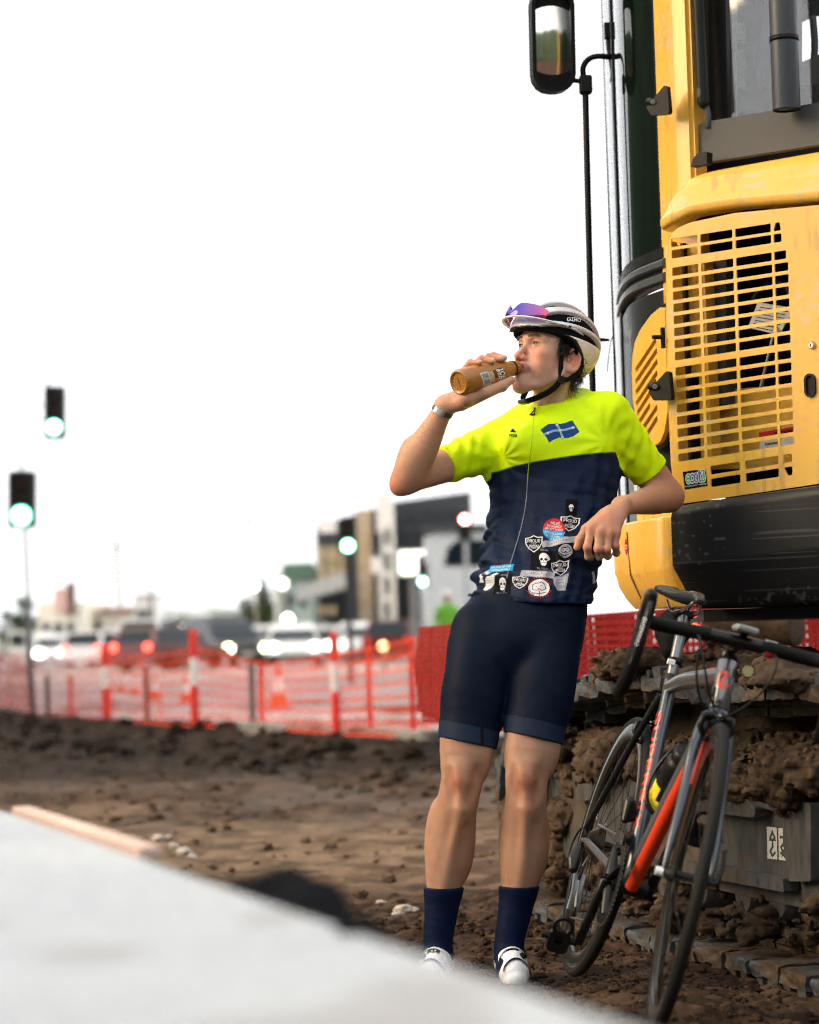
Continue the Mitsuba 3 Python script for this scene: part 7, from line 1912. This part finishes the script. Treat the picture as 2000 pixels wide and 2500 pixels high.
# lights seen as soft discs
def streetlamp(x, y, Y, r, rgb, label, base=True):
    k = new('street_lamp', label, 'street lamp', 'street lamps beyond the road')
    c = at(x, y, Y)
    put('lamp', dict(ply(ball(c, r, 2), None, True), emitter=emit(rgb)), None, parent=k)
    put('pole', tube(np.array([c + V(.02, .12, .1), c + V(.02, .2, -.1), V(c[0] + .02, c[1] + .2, ZR)]), .05, 8), 'pole_pale', True, k)
streetlamp(703, 1512, 84, .16, (2.8, 2.8, 2.6), 'bright street lamp above the white hatchback')
streetlamp(622, 1431, 100, .15, (1.6, 1.7, 1.6), 'street lamp in front of the dark trees')
streetlamp(690, 1425, 100, .2, (1.1, 1.0, .85), 'street lamp left of the green-roofed building')
streetlamp(935, 1577, 60, .10, (1.5, .65, .28), 'low amber work lamp behind the mesh')
streetlamp(460, 1538, 95, .30, (1.9, 1.8, 1.6), 'large lamp over the dark hatchback')
streetlamp(526, 1528, 96, .30, (2.1, 2.1, 1.9), 'large lamp over the dark off-road car')
# ---- buildings
def pb_(n, c, r=.8, **kw): pbr(n, c, r, **kw); return n
pb_('wall_slate', (.032, .038, .047)); pb_('wall_tan', (.40, .33, .25)); pb_('wall_pale', (.76, .74, .70)); pb_('wall_cream', (.80, .74, .64)); pb_('wall_green', (.52, .62, .56))  # cream and pale walls lightened to stand in for distant haze and glare
pb_('roof_green', (.045, .10, .07)); pb_('roof_brown', (.16, .09, .075)); pb_('roof_grey', (.25, .26, .28)); pb_('wall_pink', (.66, .42, .36)); pb_('window_dark', (.02, .023, .028), .08, specular=.7); pb_('window_gold_reflection', (.50, .33, .15), .12, metallic=0) if False else pbr('window_gold_reflection', (.52, .41, .25), .3, .4)  # gold panes carry the reflected glow in their colour
pb_('canopy_grey', (.40, .41, .40)); pb_('sign_white', (.75, .73, .70))
def block(name, x0, x1, yt, Y, depth, bs, label, yt1=None, roof=None, cat='building', zb=ZR):
    """a building whose front stands Y metres away, between the photo columns x0 and x1, up to photo row yt"""
    k = new(name, label, cat)
    a, c = at(x0, yt, Y), at(x1, yt if yt1 is None else yt1, Y)
    X0, X1 = a[0], c[0]
    front = sg.Polygon([(X0, zb), (X1, zb), (X1, c[2]), (X0, a[2])])
    put('wall', prism(front, V(0, Y + depth, 0), V(1, 0, 0), V(0, 0, 1), depth), bs, False, k)
    return k, Y
def pane(k, x0, x1, y0, y1, Y, bs='window_dark', name='window', d=.08, frame=True):
    a, c = at(x0, y0, Y), at(x1, y1, Y)
    lo, hi = np.minimum(a, c), np.maximum(a, c)
    kk = put(name, box(V((lo[0] + hi[0]) / 2, Y - d / 2, (lo[2] + hi[2]) / 2), (hi[0] - lo[0], d, hi[2] - lo[2])), bs, False, k)
    if frame and hi[0] - lo[0] > .4:
        w = .07; cx, cz = (lo + hi)[0] / 2, (lo + hi)[2] / 2
        put('frame', cat_([box(V(lo[0], Y - d / 2 - .02, cz), (w, d + .05, hi[2] - lo[2] + w)), box(V(hi[0], Y - d / 2 - .02, cz), (w, d + .05, hi[2] - lo[2] + w)), box(V(cx, Y - d / 2 - .02, lo[2]), (hi[0] - lo[0] - w, d + .05, w)), box(V(cx, Y - d / 2 - .02, hi[2]), (hi[0] - lo[0] - w, d + .05, w))]), 'wall_slate', False, kk)
    return kk
k, Y = block('office_building', 771, 918, 1284, 100, 14, 'wall_slate', 'dark office building with painted golden window reflections and slanting roof', yt1=1240)
pane(k, 776, 822, 1270, 1300, Y, 'sign_white', 'sign_panel', frame=False)
for i, (x0, x1) in enumerate(((776, 796), (800, 822), (826, 842))):
    for j, (y0, y1, bs) in enumerate(((1335, 1372, 'window_gold_reflection'), (1376, 1420, 'window_gold_reflection'), (1446, 1475, 'window_dark'), (1480, 1500, 'window_gold_reflection' if i < 2 else 'window_dark'), (1505, 1560, 'window_dark'))): pane(k, x0, x1, y0, y1, Y, bs)
pane(k, 870, 914, 1246, 1545, Y, 'wall_tan', 'facade_panel', .3, False)
for j in range(5): pane(k, 876 + 0 * j, 896, 1300 + 46 * j, 1335 + 46 * j, Y - .3, 'window_gold_reflection' if j < 2 else 'wall_tan', 'window', frame=False)
a = at(727, 1466, 96); c = at(852, 1430, 96)
put('canopy', hull([a, c, a + V(0, 0, .55), c + V(0, 0, .62), a + V(0, 3, 0), c + V(0, 3, 0), a + V(0, 3, .55), c + V(0, 3, .62)]), 'canopy_grey', False, k)
k, Y = block('office_building', 918, 958, 1206, 98, 10, 'wall_pale', 'pale concrete tower block between the dark buildings')
pane(k, 906, 926, 1360, 1400, Y - .02, 'sign_white', 'sign_panel', .3, frame=False); pane(k, 912, 930, 1300, 1360, Y, 'window_dark', frame=False)
for j in range(4): pane(k, 940, 952, 1290 + 60 * j, 1330 + 60 * j, Y, 'window_dark', frame=False)
k, Y = block('office_building', 958, 1150, 1226, 104, 14, 'wall_slate', 'large dark slate building behind the white truck', yt1=1200)
for i in range(4):
    for j in range(5): pane(k, 968 + 42 * i, 995 + 42 * i, 1246 + 52 * j, 1272 + 52 * j, Y, 'window_dark')
k, Y = block('office_building', 1000, 1190, 1000, 120, 10, 'wall_tan', 'tall narrow tower rising behind the cyclist', yt1=990) if False else (k, Y)
k, Y = block('warehouse', 1085, 1420, 1330, 92, 16, 'wall_cream', 'cream shop front with stepped awnings behind the cyclist', yt1=1290)
for j in range(3):
    a, c = at(1030, 1420 + 38 * j, 90), at(1180, 1372 + 40 * j, 90)
    put('awning', hull([a, c, a + V(0, 1.5, .3), c + V(0, 1.5, .3), a + V(0, 0, .18), c + V(0, 0, .18)]), 'wall_tan' if j % 2 else 'wall_cream', False, k)
for i in range(4): pane(k, 1095 + 34 * i, 1120 + 34 * i, 1450, 1530, Y, 'window_dark')
k, Y = block('billboard', 974, 1043, 1344, 70, .4, 'sign_white', 'white lit billboard behind the truck', cat='billboard', zb=at(1000, 1404, 70)[2])
put('lit_face', dict(ply(box((at(1008, 1374, 70)) + V(0, -.03, 0), (69 * 70 / 5900 * .94, .04, 58 * 70 / 5900 * .94))), emitter=emit((.55, .53, .46))), None, parent=k)
put('post', bar(at(1008, 1404, 70.2), V(at(1008, 1404, 70.2)[0], 70.2, ZR), .2, .2, up=(0, 1, 0)), 'pole_grey', False, k)
k, Y = block('green_roofed_building', 668, 764, 1417, 112, 14, 'wall_green', 'small pale green building with dark green roof')
a, c = at(684, 1417, 112), at(764, 1372, 112)
put('roof', hull([V(a[0], 111.8, a[2]), V(c[0] + .1, 111.8, a[2]), V(a[0] + .1, 113, c[2]), V(c[0], 113, c[2]), V(a[0], 126, a[2]), V(c[0], 126, a[2])]), 'roof_green', False, k)
for i in range(2): pane(k, 700 + 30 * i, 716 + 30 * i, 1450, 1480, Y, 'window_dark')
pane(k, 668, 684, 1400, 1540, Y, 'wall_pale', 'corner_pier', .3, False)
k, Y = block('shop_building', 92, 200, 1470, 126, 12, 'wall_cream', 'cream building with a pink sign board and dark chimney tower')
pane(k, 134, 166, 1438, 1490, Y, 'wall_pink', 'sign_board', .3, False); pane(k, 165, 186, 1424, 1500, Y + .3, 'roof_brown', 'chimney', .6, False)
for i in range(3): pane(k, 104 + 30 * i, 120 + 30 * i, 1520, 1550, Y, 'window_dark')
k, Y = block('shop_building', 186, 330, 1498, 130, 14, 'wall_cream', 'long low cream building under a brown roof')
a, c = at(186, 1498, 130), at(330, 1476, 130)
put('roof', hull([V(a[0], 129.6, a[2]), V(c[0], 129.6, a[2]), V(a[0] + .3, 136, c[2]), V(c[0] - .3, 136, c[2]), V(a[0], 144, a[2]), V(c[0], 144, a[2])]), 'roof_brown', False, k)
for i in range(4): pane(k, 198 + 32 * i, 216 + 32 * i, 1516, 1545, Y, 'window_dark' if i % 2 else 'wall_pale')
k, Y = block('shop_building', 326, 372, 1450, 128, 10, 'wall_pale', 'narrow pale building with a flat roof')
pane(k, 334, 348, 1490, 1520, Y, 'window_dark'); pane(k, 352, 366, 1490, 1520, Y, 'window_dark')
k, Y = block('shop_building', 372, 470, 1488, 134, 12, 'wall_pale', 'pale building behind the green hedge')
for i in range(3): pane(k, 382 + 28 * i, 398 + 28 * i, 1520, 1545, Y, 'window_dark')
k, Y = block('shop_building', 20, 66, 1540, 118, 8, 'wall_pale', 'small white kiosk at the far left'); pane(k, 28, 58, 1550, 1575, Y, 'window_dark')
# ---- a white truck
k = new('truck', 'white truck with dark windscreen behind the mesh', 'truck')
Yt = 58; tx = lambda x, y, d=0: at(x, y, Yt) + V(0, d, 0)
a, c = tx(1036, 1300), tx(1210, 1560)
put('cab', hull(*[[V(x, Yt + d, z) for d in (0, 5)] for x, z in ((a[0], tx(0, 1340)[2]), (a[0] + .25, a[2]), (c[0], a[2] + .1), (c[0], c[2]), (a[0], c[2]))]), 'car_white', 20, k)
ar = [tx(1084, 1382), tx(1092, 1340), tx(1112, 1322), tx(1150, 1318), tx(1205, 1318), tx(1205, 1382)]
put('windscreen', hull([p + V(0, -.02, 0) for p in ar], [p + V(0, .1, 0) for p in ar]), 'car_window', False, k)
put('wind_deflector', hull([tx(1030, 1284), tx(1190, 1278), tx(1030, 1300, -.1), tx(1190, 1298, -.1), tx(1030, 1284, 1.5), tx(1190, 1278, 1.5)]), 'signal_black', False, k)
put('mirror', box(tx(1028, 1380, -.2), (.18, .12, .5), bev=.03), 'signal_black', 30, k)
for x in (1070, 1170): put('wheel', lathe([(0, .15), (.3, .15), (.5, .12), (.52, .05), (.52, -.15), (0, -.15)], V(at(x, 1600, Yt)[0], Yt + .3, ZR + .52), V(-1, 0, 0), 24), 'tyre_rubber', 35, k)
put('bumper', box(V((a[0] + c[0]) / 2, Yt - .1, ZR + .65), (c[0] - a[0], .3, .5), bev=.05), 'trim_black', 30, k)
# road worker by the truck
k = new('person', 'road worker in a yellow-green vest far off beside the truck', 'person')
wp = V((1086 - 1000) / 5900 * 52, 52, ZR); S = Sculpt()
S.stack([wp + V(0, 0, .85), wp + V(0, 0, 1.1), wp + V(0, 0, 1.4), wp + V(0, 0, 1.48)], [.17, .18, .22, .10], [.12, .12, .13, .08], V(1, 0, 0))
for s in (-1, 1):
    S.chain([wp + V(.20 * s, 0, 1.42), wp + V(.27 * s, .02, 1.14), wp + V(.25 * s, -.12, .92)], [.06, .05, .04], k=.02)
put('vest', S.mesh(.02), 'hivis', True, k)
pbr('hivis', (.16, .45, .03), .6)
S = Sculpt(); S.ell(wp + V(0, 0, 1.66), (.085, .10, .12)); S.chain([wp + V(0, 0, 1.46), wp + V(0, 0, 1.6)], [.055, .05])
for s in (-1, 1): S.chain([wp + V(.09 * s, 0, .9), wp + V(.10 * s, -.03, .5), wp + V(.11 * s, .02, .06)], [.10, .07, .05], k=.02); S.chain([wp + V(.11 * s, .02, .05), wp + V(.11 * s, -.14, .04)], [.05, .04])
m = S.mesh(.02); put('body', m, 'skin_mat', True, k, color=np.where((m.vertices[:, 2] > wp[2] + 1.5)[:, None], np.array([.5, .3, .2]), np.array([.02, .025, .05])))
S = Sculpt(); S.ell(wp + V(0, 0, 1.73), (.11, .13, .09)); S.cuts.append(lambda X: wp[2] + 1.70 - X[..., 2]); put('helmet', S.mesh(.02), 'reflective_white', True, k)
# ---- trees, hills, poles
pbr('leaf', proc(lambda p, n, uv: mix((.020, .036, .014), (.055, .085, .030), noise(p.x * 1.2, p.y * 1.2, p.z * 1.2))), .7)
pbr('bark', (.08, .06, .045), .9)
pbr('hill_green', proc(lambda p, n, uv: mix((.14, .17, .15), (.24, .25, .23), fbm(p.x * .05, p.y * .05, p.z * .1, 3))), .9)
def tree(x, yt, yb, wpx, Y, label, seed, lean=0):
    g = np.random.default_rng(seed); k = new('tree', label, 'tree', None)
    top, bot = at(x, yt, Y), V(at(x, yb, Y)[0], Y, ZR); H = top[2] - ZR; r = wpx / 2 * Y / 5900
    put('trunk', tube(curve(np.array([bot, bot + V(.1, 0, H * .3), bot + V(-.05, .1, H * .6), bot + V(0, 0, H * .85)]), 10), np.linspace(r * .10, r * .02, 10), 8), 'bark', True, k)
    for i in range(6):
        a = g.uniform(0, 6.28); z = H * g.uniform(.3, .7)
        put('limb', tube(np.array([bot + V(0, 0, z), bot + V(math.cos(a) * r * .4, math.sin(a) * r * .4, z + H * .1), bot + V(math.cos(a) * r * .75, math.sin(a) * r * .75, z + H * .2)]), [r * .04, r * .025, r * .01], 6), 'bark', True, k)
    nb = 26; B = []
    for i in range(nb):
        d = unit(g.normal(size=3)); q = g.uniform(.2, 1) ** .5
        B.append(bot + V(0, 0, H * .58) + d * V(r, r, H * .42) * q * .82)
    n = 5200; c = np.array(B)[g.integers(nb, size=n)]; d = g.normal(size=(n, 3)); d /= np.linalg.norm(d, axis=1, keepdims=True)
    P = c + d * (r * .34) * g.uniform(.5, 1.05, (n, 1)) ** .5
    s = r * .062 * g.uniform(.6, 1.4, (n, 1)); u = g.normal(size=(n, 3)); u /= np.linalg.norm(u, axis=1, keepdims=True); w = np.cross(u, d); w /= np.linalg.norm(w, axis=1, keepdims=True) + 1e-9
    v = np.concatenate([P - u * s, P + w * s * .6, P + u * s, P - w * s * .6], 1).reshape(-1, 3); f = np.arange(n * 4).reshape(-1, 4)
    put('crown', quads(v, f), 'leaf', False, k, kind='stuff')
for a in ((640, 1410, 1570, 100, 116, 'large dark tree left of the green-roofed building', 3), (600, 1455, 1570, 60, 118, 'lower dark tree at the foot of the large one', 4), (60, 1448, 1600, 80, 122, 'dark tree behind the left traffic light pole', 5), (20, 1470, 1600, 50, 125, 'dark tree at the far left edge', 6), (105, 1462, 1600, 46, 132, 'small tree behind the cream building', 7)): tree(*a)
def hedge(x0, x1, yt, Y, label, seed):
    g = np.random.default_rng(seed); a, c = at(x0, yt, Y), at(x1, yt, Y); n = 7000
    P = np.stack([g.uniform(a[0], c[0], n), Y + g.uniform(-.8, .8, n), ZR + (a[2] - ZR) * g.uniform(.02, 1, n) * (.75 + .3 * meshkit.noise(np.stack([g.uniform(a[0], c[0], n) * .4, np.zeros(n), np.zeros(n)], -1), seed))], -1)
    u = g.normal(size=(n, 3)); u /= np.linalg.norm(u, axis=1, keepdims=True); w = np.cross(u, g.normal(size=(n, 3))); w /= np.linalg.norm(w, axis=1, keepdims=True)
    s = .16; v = np.concatenate([P - u * s, P + w * s * .6, P + u * s, P - w * s * .6], 1).reshape(-1, 3)
    k = new('hedge', label, 'hedge'); put('foliage', quads(v, np.arange(n * 4).reshape(-1, 4)), 'leaf', False, k, kind='stuff')
hedge(312, 470, 1510, 124, 'long clipped green hedge in front of the pale buildings', 2); hedge(470, 592, 1500, 122, 'green hedge below the distant hill', 5)
xs = np.linspace(-260, 260, 80)
hx = lambda y0: np.array([at(1000 + 5900 * x / 420, y0, 420)[2] for x in xs])
zz = 2 + 5.5 * meshkit.fbm(np.stack([xs * .02, xs * 0, xs * 0], -1), 3, 4) + 3.2 * np.exp(-((xs + 35) / 14) ** 2)
Xh = np.repeat(xs[:, None], 12, 1); Yh = np.tile(np.linspace(395, 470, 12), (80, 1)); Zh = zz[:, None] * np.sin(np.linspace(0, math.pi, 12))[None] + ZR - .3
put('hills', grid_sheet(Xh, Yh, Zh), 'hill_green', True, kind='structure')
for x, y0, Y, w, bs, lb in ((282, 1305, 150, .16, 'pole_pale', 'pale lattice pole rising behind the low cream building'), (366, 1420, 127, .11, 'post_steel', 'dark pole in front of the narrow pale building'), (602, 1240, 160, .10, 'pole_pale', 'tall thin pale mast above the dark trees')):
    k = new('utility_pole', lb, 'pole'); c = at(x, y0, Y)
    put('shaft', tube(np.array([c, V(c[0] + .3, Y, ZR)]), [w * .7, w], 8), bs, True, k); put('crossarm', box(c + V(0, 0, -.8), (1.4, .12, .12)), bs, False, k)
# ---- unseen wooded rise round the camera, added to cut fill and darken reflections
th = np.linspace(math.radians(-256), math.radians(25), 260); rr_ = np.linspace(30, 66, 14)
Xw = np.cos(th)[:, None] * rr_[None]; Yw = np.sin(th)[:, None] * rr_[None] - 2
hp_ = np.interp(np.degrees(th), [-256, -246, -225, -208, -195, -165, -150, -90, -30, 25], [17, 19, 17, 9, 6, 6, 13, 16, 14, 12])
top_ = hp_ * (.72 + .6 * meshkit.fbm(np.stack([np.cos(th) * 9, np.sin(th) * 9, th * 0], -1), 4, 9))
edge = np.clip(np.minimum(th - th[0], th[-1] - th) / .12, 0, 1)
Zw = (top_ * edge)[:, None] * np.sin(np.clip((rr_ - 30) / 36, 0, 1) * math.pi)[None] ** .5 + meshkit.fbm(np.stack([Xw * .4, Yw * .4, Xw * 0], -1), 3, 2) * 1.5 - .7
put('wooded_hillside', grid_sheet(Xw, Yw, Zw), 'leaf', True, kind='structure')
